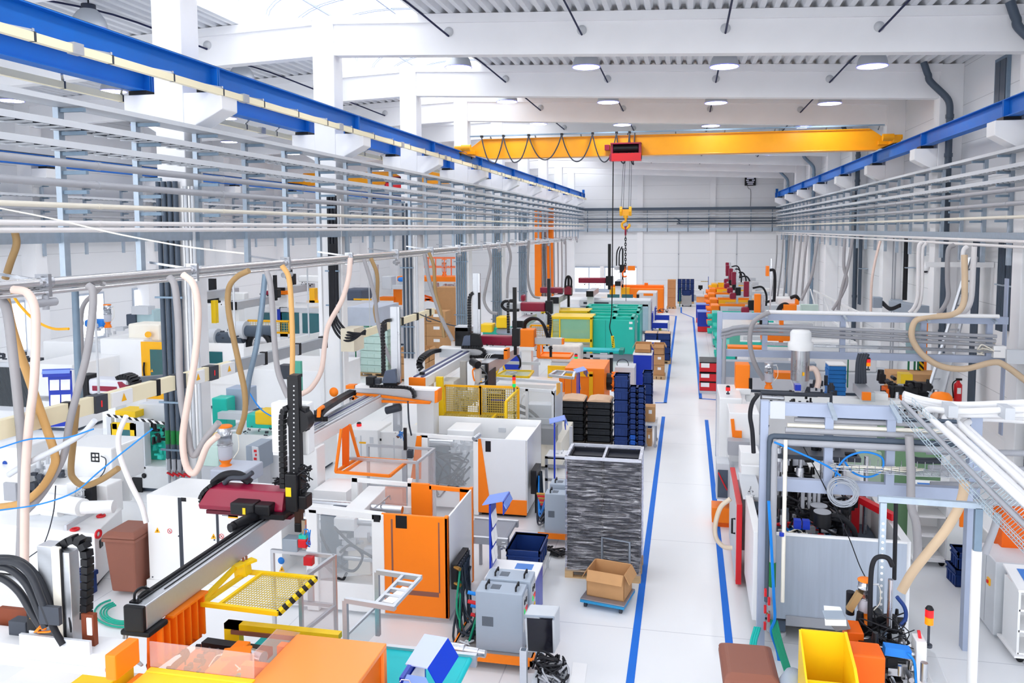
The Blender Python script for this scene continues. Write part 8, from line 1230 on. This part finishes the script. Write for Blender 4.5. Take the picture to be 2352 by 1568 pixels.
g = G(); [fb(g, *q, Y, .06) for q in ((258, 973, 312, 985), (258, 1062, 312, 1070), (258, 973, 268, 1070), (302, 973, 312, 1070))]; g.build('door_frame', YEL, m); B_(m, 'door_glass', GLT, 268, 985, 302, 1062, Y + .01, .02); G().bar(P(245, 953, Y=Y - .3), P(385, 973, Y=Y - .3), .05).build('striped_bar', HAZW, m); B_(m, 'post', LGR, 312, 965, 330, 1075, Y, .2); B_(m, 'post', LGR, 248, 955, 255, 1040, Y, .1); B_(m, 'teal_clamp', TEAL, 334, 985, 378, 1058, Y + .5, .5, .05); gear(P(356, 1020, Y=Y + .3), (.3, .2, .3), 26, 152).build('clamp_part', TEAL, m); gear(P(350, 1000, Y=Y + .2), (.3, .2, .2), 20, 153).build('clamp_part', BLK, m); B_(m, 'top_cover', LGR, 320, 930, 400, 970, Y + .6, .5, .02); bx(m, 'bed', M('pale_grey_bed', '#dde0e2', .45), (-13.2, Y, .1), (-10.9, Y + 1.6, .62), .02); B_(m, 'black_opening', BLK, 300, 1097, 325, 1140, Y - .02, .03); G().lathe(P(331, 1092, Y=Y - .01), [(.06, 0), (.06, .01), (0, .01)], 16, (0, -1, 0)).build('black_knob', BLK, m); G().tube(path([(311, 1030), (303, 1033), (303, 1052), (311, 1054)], Y=Y - .08), .02).build('handle', BLK, m); bx(m, 'plinth', PIPD, (-13.1, Y + .1, 0), (-11, Y + 1.5, .1)); B_(m, 'side_glass', GLS, 200, 985, 250, 1060, Y + .1, .02); B_(m, 'yellow_top', YEL, 265, 945, 310, 958, Y + .3, .5)
m = T('moulding_machine', 'low machine with teal ends and a yellow cover right of the nearest column', 'machine', (-9.8, 17.5, 0)); Y = 17.4
B_(m, 'yellow_cover', YEL, 585, 946, 628, 975, Y, .5, .04); B_(m, 'teal_base', TEAL, 566, 955, 640, 982, Y + .05, .5, .02); B_(m, 'tie_bar', LGR, 500, 950, 566, 962, Y + .1, .3); B_(m, 'teal_end', TEAL, 488, 915, 520, 985, Y + .3, .4, .03); B_(m, 'slate_cabinet', M('slate_blue_panel', '#a9b5ca', .45), 520, 893, 566, 945, Y + .8, .5, .02); base(m, 480, 720, Y, 1.2, .95); gear(P(600, 990, Y=Y - .05), (.6, .1, .1), 24, 154).build('fittings', DGR, m); B_(m, 'yellow_cover', YEL, 480, 1000, 505, 1028, 15.5, .4, .03); bx(m, 'low_bed', MWHT, (-9.7, 15.3, .1), (-8.9, 16.2, .75)); bx(m, 'low_plinth', PIPD, (-9.6, 15.4, 0), (-9, 16.1, .1))
k = T('control_unit', 'grey control unit with a sloped button face below the yellow covered machine', 'control unit', (-8, 14.5, 0)); B_(k, 'housing', MGR, 566, 1025, 592, 1080, 14.5, .6, .01); ff(G(), [(578, 1025), (592, 1028), (597, 1072), (582, 1075)], 14.47, .03).build('button_face', LGR, k); g = G(); [fb(g, 583 + 3 * (i % 2), 1033 + 9 * i, 589, 1038 + 9 * i, 14.46, .02) for i in range(4)]; g.build('button', RED, k); B_(k, 'pedestal', LGR, 566, 1080, 592, 1160, 14.55, .5); c = T('switch_cabinet', 'white twin door cabinet behind the drive cover of the red armed robot', 'cabinet', (-8, 15.2, 0)); B_(c, 'body', MWHT, 592, 1018, 640, 1110, 15.2, .8, .02); bx(c, 'foot', PIPG, (-8.6, 15.3, 0), (-7.9, 15.9, .6))
hl = hopper('polished loader with an orange lid on the funnel left of the drive cover', (P(519, 1080, Y=13.4).x, 13.4, P(519, 1080, Y=13.4).z), .85); fn = T('material_funnel', 'pale blue grey funnel box carrying the orange lidded loader', 'funnel', (-8.7, 13.4, 0)); B_(fn, 'funnel_box', M('funnel_grey', '#c3cad9', .4), 482, 1083, 560, 1112, 13.1, .7, .03); B_(fn, 'support', LGR, 500, 1112, 550, 1200, 13.2, .4)
mk = T('mint_bin', 'pale mint green box behind the beige hose loop', 'box', (-9.1, 14, 0)); B_(mk, 'body', MINT, 466, 1025, 500, 1070, 14.2, .5, .02); B_(mk, 'stand', LGR, 466, 1070, 500, 1180, 14.25, .4)
m = T('moulding_machine', 'white machine with black rams and dark teal windows between the first two columns', 'machine', (-13, 24, 0)); Y = 23.5
B_(m, 'side_wall', MWHT, 474, 790, 560, 880, Y, .1); B_(m, 'window', GLT, 480, 808, 510, 834, Y - .02, .02); sd(G(), [(560, 800), (740, 762), (740, 900), (560, 900)], P(560, 800, Y=23).x, .1).build('long_wall', MWHT, m); p = P(500, 775, Y=25); [G().cyl(P(x, y, Y=25), P(x + 60, y, Y=25), .2, n=16).build('ram', PIPD, m) for x, y in ((500, 775), (567, 760))]; [G().cyl(P(x, y, Y=25), P(x + 32, y, Y=25), .32, n=18).build('ram_housing', LGR, m) for x, y in ((470, 775), (535, 758))]; G().ring(P(597, 795, Y=25), .5, .12, (.2, 1, 0)).build('energy_chain', BLK, m); base(m, 440, 740, Y, 3.0, 1.4); gear(P(520, 770, Y=25), (1.2, .4, .2), 30, 155).build('fittings', DGR, m); B_(m, 'teal_sheet', M('teal_sheet', '#5fb7a0', .5), 675, 830, 690, 900, 19.5, .1); B_(m, 'dark_unit', DGR, 640, 840, 680, 870, 19.6, .3)
m = T('moulding_machine', 'long white machine with wide dark teal windows and a blue stripe, second column', 'machine', (-15, 31, 0)); Y = 31
B_(m, 'body', MWHT, 470, 705, 740, 770, Y, 2, .03); [B_(m, 'window', GLT, *q, Y - .03, .04) for q in ((604, 718, 622, 740), (648, 718, 686, 765), (695, 720, 735, 765))]; B_(m, 'blue_stripe', CBLU, 637, 710, 643, 740, Y - .04, .05); B_(m, 'door_frame', LGR, 644, 708, 740, 716, Y - .05, .05); base(m, 470, 740, Y, 2); G().cyl(P(600, 698, Y=31.5), P(670, 698, Y=31.5), .35, n=18).build('barrel', MWHT, m); B_(m, 'yellow_stand', YELO, 711, 662, 722, 695, 30.8, .3); B_(m, 'yellow_foot', YELO, 705, 690, 733, 695, 30.8, .3); cage(m, ((570, 738), (664, 762)), 27.5, 16, 5, .04); B_(m, 'yellow_tripod', YEL, 486, 690, 494, 742, 27.6, .2); B_(m, 'orange_part', ORA, 630, 668, 660, 676, 30.7, .3)
farrobot('distant white robot beam with a maroon striped cover left of the second column', 700, 650, 33, (685, 633, 738, 648), (665, 615, 668, 680), mm=MWHT); farrobot('distant white gantry with a black head left of the grey hanging hoses', 520, 660, 29, (470, 672, 560, 690), (480, 640, 492, 690), mm=MWHT); farrobot('distant robot with a maroon block under the shiny feed pipes', 600, 680, 30, (606, 668, 632, 678), (628, 632, 632, 690))
m = T('moulding_machine', 'machine with an orange funnelled loader and sky blue bags near the far left windows', 'machine', (-20, 26, 0)); base(m, 190, 330, 25.5, 2, 1.7); gear(P(235, 760, Y=26), (.8, .4, .3), 24, 156).build('fittings', LGR, m); B_(m, 'blue_bag', SBLU, 192, 735, 235, 752, 26, .5, .1); B_(m, 'blue_cover', M('pale_teal', '#b8d3d8', .5), 312, 712, 352, 752, 26.5, .6); B_(m, 'dark_motor', PIPD, 290, 722, 310, 748, 26.4, .4, .03); B_(m, 'grey_beam', LGR, 302, 704, 340, 722, 26.3, .4); hopper('distant loader with an orange lid near the far left windows', (P(248, 750, Y=25.8).x, 25.8, P(248, 752, Y=25.8).z), .85)
# cartons, mint trays, lift platform behind the columns
for i in range(6):
    z = .15 + .3 * i; o = crate('mint_tray', 'pale mint cell tray in the stack behind the second column, %s from the floor' % ('lowest', 'second', 'third', 'fourth', 'fifth', 'topmost')[i], (-12.5, 30.5, z), (1.3, .9, .295), MINT, -.1, 'mint trays behind the second column')
pallet('pallet under the pale mint tray stack', (-12.5, 30.5, 0), (1.4, 1.0), -.1); g = T('green_cage', 'thin dark green cage frame round the mint trays', 'frame', (-12.4, 30, 0)); [bx(g, 'bar', PGRN, (x, 29.9, 0), (x + .04, 29.94, 2.1)) for x in (-13.3, -11.7)]; bx(g, 'bar', PGRN, (-13.3, 29.9, 2.06), (-11.7, 29.94, 2.1))
for i in range(4): carton('long open cardboard box in the pile by the third column, %s' % ('front lower', 'front upper', 'back lower', 'back upper')[i], (-10.75, 29.6 + .75 * (i // 2), .15 + .55 * (i % 2)), (1.2, .7, .54), 0, i % 2 == 1)
pallet('pallet under the long open cardboard boxes', (-10.75, 30, 0), (1.3, 1.6)); pallet('pallet under the carton block left of the fourth column', (-12.6, 37.2, 0), (2.2, 1.0))
for i in range(6): carton('labelled cardboard box in the block left of the fourth column, %s column, %s' % (('left', 'right')[i % 2], ('lowest', 'middle', 'topmost')[i // 2]), (-13.1 + 1.02 * (i % 2), 37.2, .15 + .62 * (i // 2)), (1.0, .9, .61), 0, False, 'cardboard boxes left of the fourth column')
o = carton('very tall brown cardboard box beside the fourth column', (-12.6, 41, 0), (1.3, 1.0, 2.9), 0, False, None, False)
lf = T('lift_platform', 'orange scissor lift with railed work platform in the side bay', 'lift', (-14.5, 45, 0)); z = 3.2
bx(lf, 'deck', ORA, (-17.2, 45, z - .3), (-13.2, 46.4, z), .03); g = G()
for y in (45, 46.4):
    for zz in (z + .55, z + 1.1): g.bar((-16.2, y, zz), (-13.2, y, zz), .06)
    for x in (-16.2, -15.2, -14.2, -13.2): g.bar((x, y, z), (x, y, z + 1.1), .06)
g.build('railing', M('rail_orange', '#ff8a5c', .5), lf); g = G(); [g.bar((-16.8, 45.2 + .9 * s, .5 + .9 * i), (-13.8, 45.2 + .9 * s, 1.3 + .9 * i), .12).bar((-13.8, 45.2 + .9 * s, .5 + .9 * i), (-16.8, 45.2 + .9 * s, 1.3 + .9 * i), .12) for i in range(2) for s in (0, 1)]; g.build('scissor_arm', ORD, lf); bx(lf, 'chassis', MWHT, (-17, 45, .15), (-13.4, 46.4, .6), .05); [G().cyl((x, 44.95, .3), (x, 45.2, .3), .3, n=16).build('wheel', BLK, lf) for x in (-16.5, -14)]; gear((-14.2, 45.6, 2.2), (.8, .4, .5), 40, 157).build('hydraulics', LGR, lf); hopper('orange capped loader standing on the railed lift platform', (-14.4, 45.6, z), 1.0, ORA)
bm = T('boom_machine', 'grey head box on a short boom beside the third column, orange trestle below', 'machine', (-15, 38, 0)); Y = 38; B_(bm, 'head_box', LGR, 877, 635, 898, 664, Y, .7, .03); B_(bm, 'boom', LGR, 895, 655, 927, 664, Y + .1, .4); B_(bm, 'trestle', ORA, 904, 660, 922, 700, Y + .6, .1); B_(bm, 'foot_plate', ORA, 872, 682, 905, 690, Y + .5, .5); B_(bm, 'blue_roll', SBLU, 912, 637, 928, 647, Y + .5, .4, .1); base(bm, 790, 940, Y + .4, 2.5, 1.9, LGR); bx(bm, 'post', STL, (-16, Y + .5, 1.9), (-15.8, Y + .7, 4.2)); B_(bm, 'dark_tarp', M('tarp', '#566073', .6), 785, 665, 830, 690, Y + .3, 1.5, .1); B_(bm, 'yellow_frame', YELO, 812, 686, 852, 689, Y - .5, .1)
o = B_(None, 'tall_cabinet', M('cabinet_slate', '#c6cedd', .45), 800, 706, 870, 800, 33, 2.5, .02); S(o, 'large pale blue grey cabinet between the second and third columns', 'cabinet')
for i, x in enumerate((1235, 1263)): p = P(x, 600, Y=55 + i); o = bx(None, 'orange_mast', ORA, (p.x - .22, 55 + i, 0), (p.x + .22, 55.4 + i, 7.5)); S(o, 'tall orange steel mast at the far columns, %s of two' % ('left', 'right')[i], 'mast')
m = T('moulding_machine', 'teal machine with two yellow covers behind the maroon robot arm', 'machine', (-8.5, 28.5, 0)); Y = 28; [B_(m, 'yellow_cover', YEL, *q, Y + .1 * i, .6, .04) for i, q in enumerate(((1102, 745, 1130, 763), (1139, 728, 1164, 753)))]; B_(m, 'teal_base', TEAL, 1108, 753, 1170, 770, Y + .3, .6, .04); B_(m, 'grey_cylinder', MGR, 1138, 755, 1200, 768, Y + .2, .4, .1); base(m, 1100, 1220, Y, 1.5, 1.1, LGR); B_(m, 'red_tank', MAR, 1195, 677, 1205, 693, 36, .5, .1); bx(m, 'tank_post', LGR, (P(1200, 690, Y=36.2).x - .05, 36.2, 0), (P(1200, 690, Y=36.2).x + .05, 36.3, P(1200, 693, Y=36).z))
# cream busbar trunk with tap-off boxes
bt = T('busbar_trunk', 'cream busbar trunk with tap off boxes crossing the left columns', 'busbar', (-9, 5, 3.2)); A, B = Vector((-9, 5.5, 3.42)), Vector((-9, 18.2, 3.18)); L = lambda t: A.lerp(B, t); Dv = (B - A).normalized()
G().bar(L(0), L(.68), .12, .26).build('trunk', CREAM, bt, .005); G().bar(L(.68), B, .12, .24).build('grey_trunk', M('trunk_grey', '#aeb4bb', .4, .3), bt)
g = G(); [g.bar(L(t), L(t) + Dv * .1, .135, .28) for t in (.14, .22, .345, .5, .62, .78, .9)]; g.build('joint_band', BLK, bt)
for t in (.405, .56, .64): G().bar(L(t - .02), L(t), .2, .27).build('tap_off_face', DGR, bt); G().bar(L(t + .008), L(t + .045), .2, .24).build('tap_off_box', MWHT, bt, .01); q = L(t + .028); G().add([(q.x + .105, q.y - .06, q.z - .05), (q.x + .105, q.y + .06, q.z - .05), (q.x + .105, q.y, q.z + .08)], [(0, 1, 2)]).build('warning_sign', YELO, bt); q = L(t - .01); bx(bt, 'red_led', REDL, (q.x + .1, q.y - .02, q.z - .05), (q.x + .106, q.y, q.z + .05))
G().bar(B, B + Dv * .2, .16, .3).build('end_box', BLK, bt); [bx(bt, 'hanger_rod', LGR, (-9.02, L(t).y - .01, 3.4), (-8.99, L(t).y + .01, 5.2)) for t in (.1, .4, .7, .95)]
b2 = T('busbar_trunk', 'cream busbar trunk stretch with a large box between second and third columns', 'busbar', (-9.3, 20, 3)); G().bar((-9.3, 21, 2.97), (-9.3, 28, 2.97), .12, .22).build('trunk', CREAM, b2); g = G(); [g.box((-9.38, y, 2.84), (-9.22, y + .18, 3.1)) for y in (23, 24.5, 26, 27.4)]; g.build('joint_band', BLK, b2); bx(b2, 'feed_box', M('feed_box_cream', '#e6dcc6', .5), (-9.5, 20.4, 2.6), (-9.1, 21.1, 3.25), .01); [bx(b2, 'hanger_rod', LGR, (-9.31, y, 3.05), (-9.29, y + .02, 5.2)) for y in (22, 27)]
# ------------------------------------------------------------------ hanging hoses: colour, radius, depth, run, what it is
HO = [
 (HBR, .05, 9.8, [(33, 528), (38, 560), (25, 600), (12, 640)], 'brownish hose from the white pipes at the far left edge'),
 (HGR, .06, 8.9, [(-6, 680), (15, 710), (28, 800), (42, 930), (52, 1060), (50, 1200), (46, 1300)], 'thick grey hose hanging at the left edge down to the white bed'),
 (HTN, .055, 9.3, [(12, 680), (30, 760), (60, 850), (95, 950), (125, 1040), (122, 1075), (95, 1120), (50, 1155), (-10, 1166)], 'tan hose sweeping down the left edge'),
 (HPK, .055, 8.8, [(30, 665), (62, 672), (80, 710), (82, 780), (78, 880), (66, 980), (58, 1100), (56, 1300)], 'pale pinkish hose beside the thick grey one at the left edge'),
 (GALD, .05, 10.3, [(172, 655), (176, 760), (180, 860), (184, 930)], 'straight blue grey drop pipe under the feed pipes left'),
 (HGR, .05, 9.4, [(202, 655), (213, 668), (212, 720), (200, 810), (180, 890), (160, 970), (145, 1050), (100, 1130), (60, 1175)], 'grey hose crossing from the feed pipe to the lower left'),
 (HBR, .045, 9.7, [(176, 930), (170, 1000), (163, 1075), (170, 1100), (195, 1115), (235, 1100), (272, 1075)], 'brown hose loop above the white injection barrel'),
 (YELO, .02, 9.9, [(25, 670), (45, 700), (80, 735), (120, 754), (158, 755)], 'thin yellow hose drooping left of the blue grey pipe'),
 (HGR, .035, 10.6, [(240, 650), (222, 670), (195, 695), (186, 730), (187, 810), (183, 840)], 'slim grey hose hooked behind the blue grey pipe'),
 (HGR, .05, 10.2, [(388, 635), (402, 660), (410, 750), (412, 850), (418, 930), (432, 1000), (437, 1030), (448, 1045), (470, 1010), (490, 985), (503, 970)], 'grey hose past the nearest column to the loader'),
 (HPK, .05, 10.1, [(420, 630), (445, 655), (455, 720), (448, 820), (432, 920), (420, 1000), (425, 1060), (440, 1086), (455, 1075), (475, 1025), (500, 1000)], 'beige hose looping in front of the nearest column'),
 (HBR, .045, 11.0, [(572, 621), (545, 635), (526, 660), (524, 705), (535, 770), (550, 840), (562, 900), (562, 950), (548, 995)], 'brown hose between the nearest column and the grey pipe'),
 (GALD, .045, 11.3, [(609, 630), (600, 720), (588, 800), (572, 870), (565, 930)], 'slanted blue grey pipe under the shiny feed line'),
 (HGR, .045, 11.1, [(612, 622), (622, 660), (630, 780), (638, 850), (652, 890), (662, 912)], 'grey hose reaching the drive cover of the red armed robot'),
 (HTN, .04, 10.8, [(648, 610), (664, 640), (670, 720), (672, 800), (671, 864)], 'tan hose dropping onto the black vertical arm'),
 (HPK, .05, 13.6, [(805, 592), (800, 640), (785, 690), (755, 745), (746, 790), (738, 850), (715, 890), (692, 905)], 'long pale hose swinging past the second column'),
 (HGR, .05, 17.5, [(836, 595), (850, 640), (862, 690), (868, 740), (885, 800), (903, 840)], 'grey hose left of the tall grey mast'),
 (HBR, .05, 17.8, [(852, 593), (866, 630), (866, 680), (861, 710), (866, 740)], 'short brownish hose beside the mast hose'),
 (HGR, .06, 21, [(975, 583), (985, 640), (1000, 690), (1018, 740), (1040, 782)], 'grey hose hanging right of the third column'),
 (HBR, .05, 21, [(985, 580), (996, 610), (1000, 670), (1013, 720), (1020, 775)], 'brownish hose hanging beside the third column'),
 (HGR, .06, 30, [(1120, 562), (1128, 600), (1118, 650), (1112, 690), (1125, 715), (1142, 720)], 'distant grey hose left of the fifth column'),
 (HGR, .06, 35, [(1165, 556), (1173, 590), (1166, 640), (1165, 685)], 'distant grey hose right of the fifth column'),
 (HGR, .07, 42, [(1215, 552), (1212, 620), (1216, 660), (1226, 680), (1240, 684)], 'distant grey hose near the left orange mast'),
 (HGR, .05, 27, [(1878, 545), (1870, 600), (1862, 640), (1840, 690)], 'brownish hose drop at the right wall, leftmost of the wall hoses'),
 (HGR, .05, 26, [(1958, 548), (1950, 600), (1932, 670), (1925, 712)], 'grey hose drop at the right wall left of the four slim pipes'),
 (HGR, .05, 26, [(1940, 548), (1938, 610), (1945, 645), (1932, 680), (1912, 712)], 'kinked grey hose drop at the right wall'),
 (HPK, .04, 26, [(2022, 553), (2010, 600), (2002, 650), (2000, 715)], 'thin pinkish hose drop beside the four slim pipes'),
 (PIPW, .05, 23, [(2118, 556), (2110, 570), (2109, 640), (2107, 685), (2098, 708), (2088, 718)], 'white pipe drop left of the dome camera'),
 (PIPW, .045, 23, [(2128, 558), (2119, 575), (2118, 660), (2112, 700), (2100, 718)], 'second white pipe drop by the dome camera'),
 (HGR, .06, 22, [(2192, 562), (2178, 575), (2176, 640), (2178, 680), (2168, 705), (2155, 720)], 'grey curved pipe drop on the wide rain pipe'),
 (PIPW, .07, 21.8, [(2238, 566), (2235, 620), (2230, 690), (2212, 718), (2185, 728), (2150, 730)], 'thick white pipe drop at the right wall'),
 (PIPW, .055, 21.6, [(2222, 565), (2212, 580), (2213, 640), (2214, 690), (2205, 712), (2180, 724), (2130, 728)], 'white pipe drop joining the second steel frame'),
 (HBE, .075, 20.7, [(2215, 585), (2216, 650), (2212, 700), (2188, 722), (2140, 727), (2105, 735), (2094, 760), (2098, 785), (2120, 815), (2160, 840), (2215, 847), (2280, 832), (2310, 840), (2370, 885)], 'thick beige hose swooping from the wall across the second steel frame'),
 (HGR, .06, 20.4, [(1768, 717), (1745, 728), (1728, 745), (1722, 780), (1727, 815), (1738, 845), (1755, 872)], 'grey hose bowing down the left of the second steel frame'),
 (HBE, .06, 10.2, [(2216, 1105), (2212, 1135), (2200, 1170), (2170, 1220), (2130, 1270), (2095, 1315), (2070, 1358)], 'thick beige hose slanting down to the small orange lidded loader'),
 (HGR, .055, 11.0, [(2088, 1000), (2092, 1080), (2093, 1160), (2104, 1200), (2108, 1260), (2105, 1300)], 'grey hose hanging through the lower rail of the near frame'),
 (DGR, .045, 11.5, [(2065, 1000), (2085, 985), (2095, 990), (2088, 1030), (2100, 1055), (2160, 1058)], 'black hose loop below the mesh tray'),
 (PIPG, .045, 9.9, [(2292, 1180), (2285, 1210), (2272, 1245), (2262, 1270)], 'dark grey hose entering the white sleeve post'),
 (CYB, .01, 8.6, [(350, 985), (280, 1040), (225, 1085), (170, 1130), (90, 1158), (-5, 1172)], 'blue air line from the busbar to the left edge'),
 (CYB, .01, 8.7, [(-5, 1030), (70, 1008), (150, 1005), (215, 985)], 'blue air line slung under the busbar'),
 (CYB, .012, 11.6, [(556, 865), (575, 905), (600, 940), (635, 962)], 'blue air line near the yellow machine cover'),
 (PIPW, .035, 9.2, [(290, 955), (275, 990), (272, 1020), (280, 1060), (300, 1110), (325, 1160), (336, 1200)], 'slim white hose from the tap off box to the white cabinet'),
 (LGR, .04, 8.9, [(218, 965), (190, 995), (140, 1025), (70, 1060), (20, 1090)], 'pale grey hose slung from the busbar to the left'),
 (IVORY, .01, 9, [(0, 478), (120, 502), (260, 535), (420, 565), (560, 582)], 'thin pale wire strung below the rack from the left edge'),
 (DGR, .008, 9.3, [(128, 1115), (122, 1180), (100, 1250), (66, 1280)], 'thin dark wire by the pinkish hose'),
]
for mt_, r_, Y_, pts, lb in HO: hose('hose' if r_ > .02 and mt_ not in (GALD, PIPW) else 'pipe' if r_ > .02 else 'wire', [P(x, y, Y=Y_) for x, y in pts], r_, mt_, lb, 'hose' if r_ > .02 else 'wire', 8, 5)
tubes('black cable bundle swooping from the second column to the cream feed box', [[P(758 + 3 * i, 560, Y=20.8), P(759 + 3 * i, 680, Y=20.8), P(760 + 4 * i, 735 - 3 * i, Y=20.7), P(778 + 5 * i, 772 - 5 * i, Y=20.5), P(805, 782 - 6 * i, Y=20.4), P(840, 758 + 3 * i, Y=20.5)] for i in range(4)], .035, BLKR, 'cable', 'cable')
tubes('grey wires trailing from the cream busbar end to the maroon armed robot', [[P(965, 722, Y=26), P(985, 730, Y=25.5), P(1030, 745, Y=25), P(1060, 750, Y=24.5)], [P(978, 722, Y=26), P(980, 735, Y=25.8), P(990, 738, Y=25.6)]], .02, DGR, 'wire', 'wire')
tubes('slim hoses trailing down the far right wall', [[P(1785 + 14 * i, 540, Y=45 - 3 * i), P(1783 + 13 * i, 600, Y=45 - 3 * i), P(1772 + 14 * i, 680, Y=45 - 3 * i)] for i in range(6)], .04, HGR)
tubes('slim hoses trailing down near the far left columns', [[P(1245 + 9 * i, 548, Y=56), P(1246 + 9 * i, 620, Y=56), P(1250 + 8 * i, 690, Y=56)] for i in range(7)], .05, HGR)
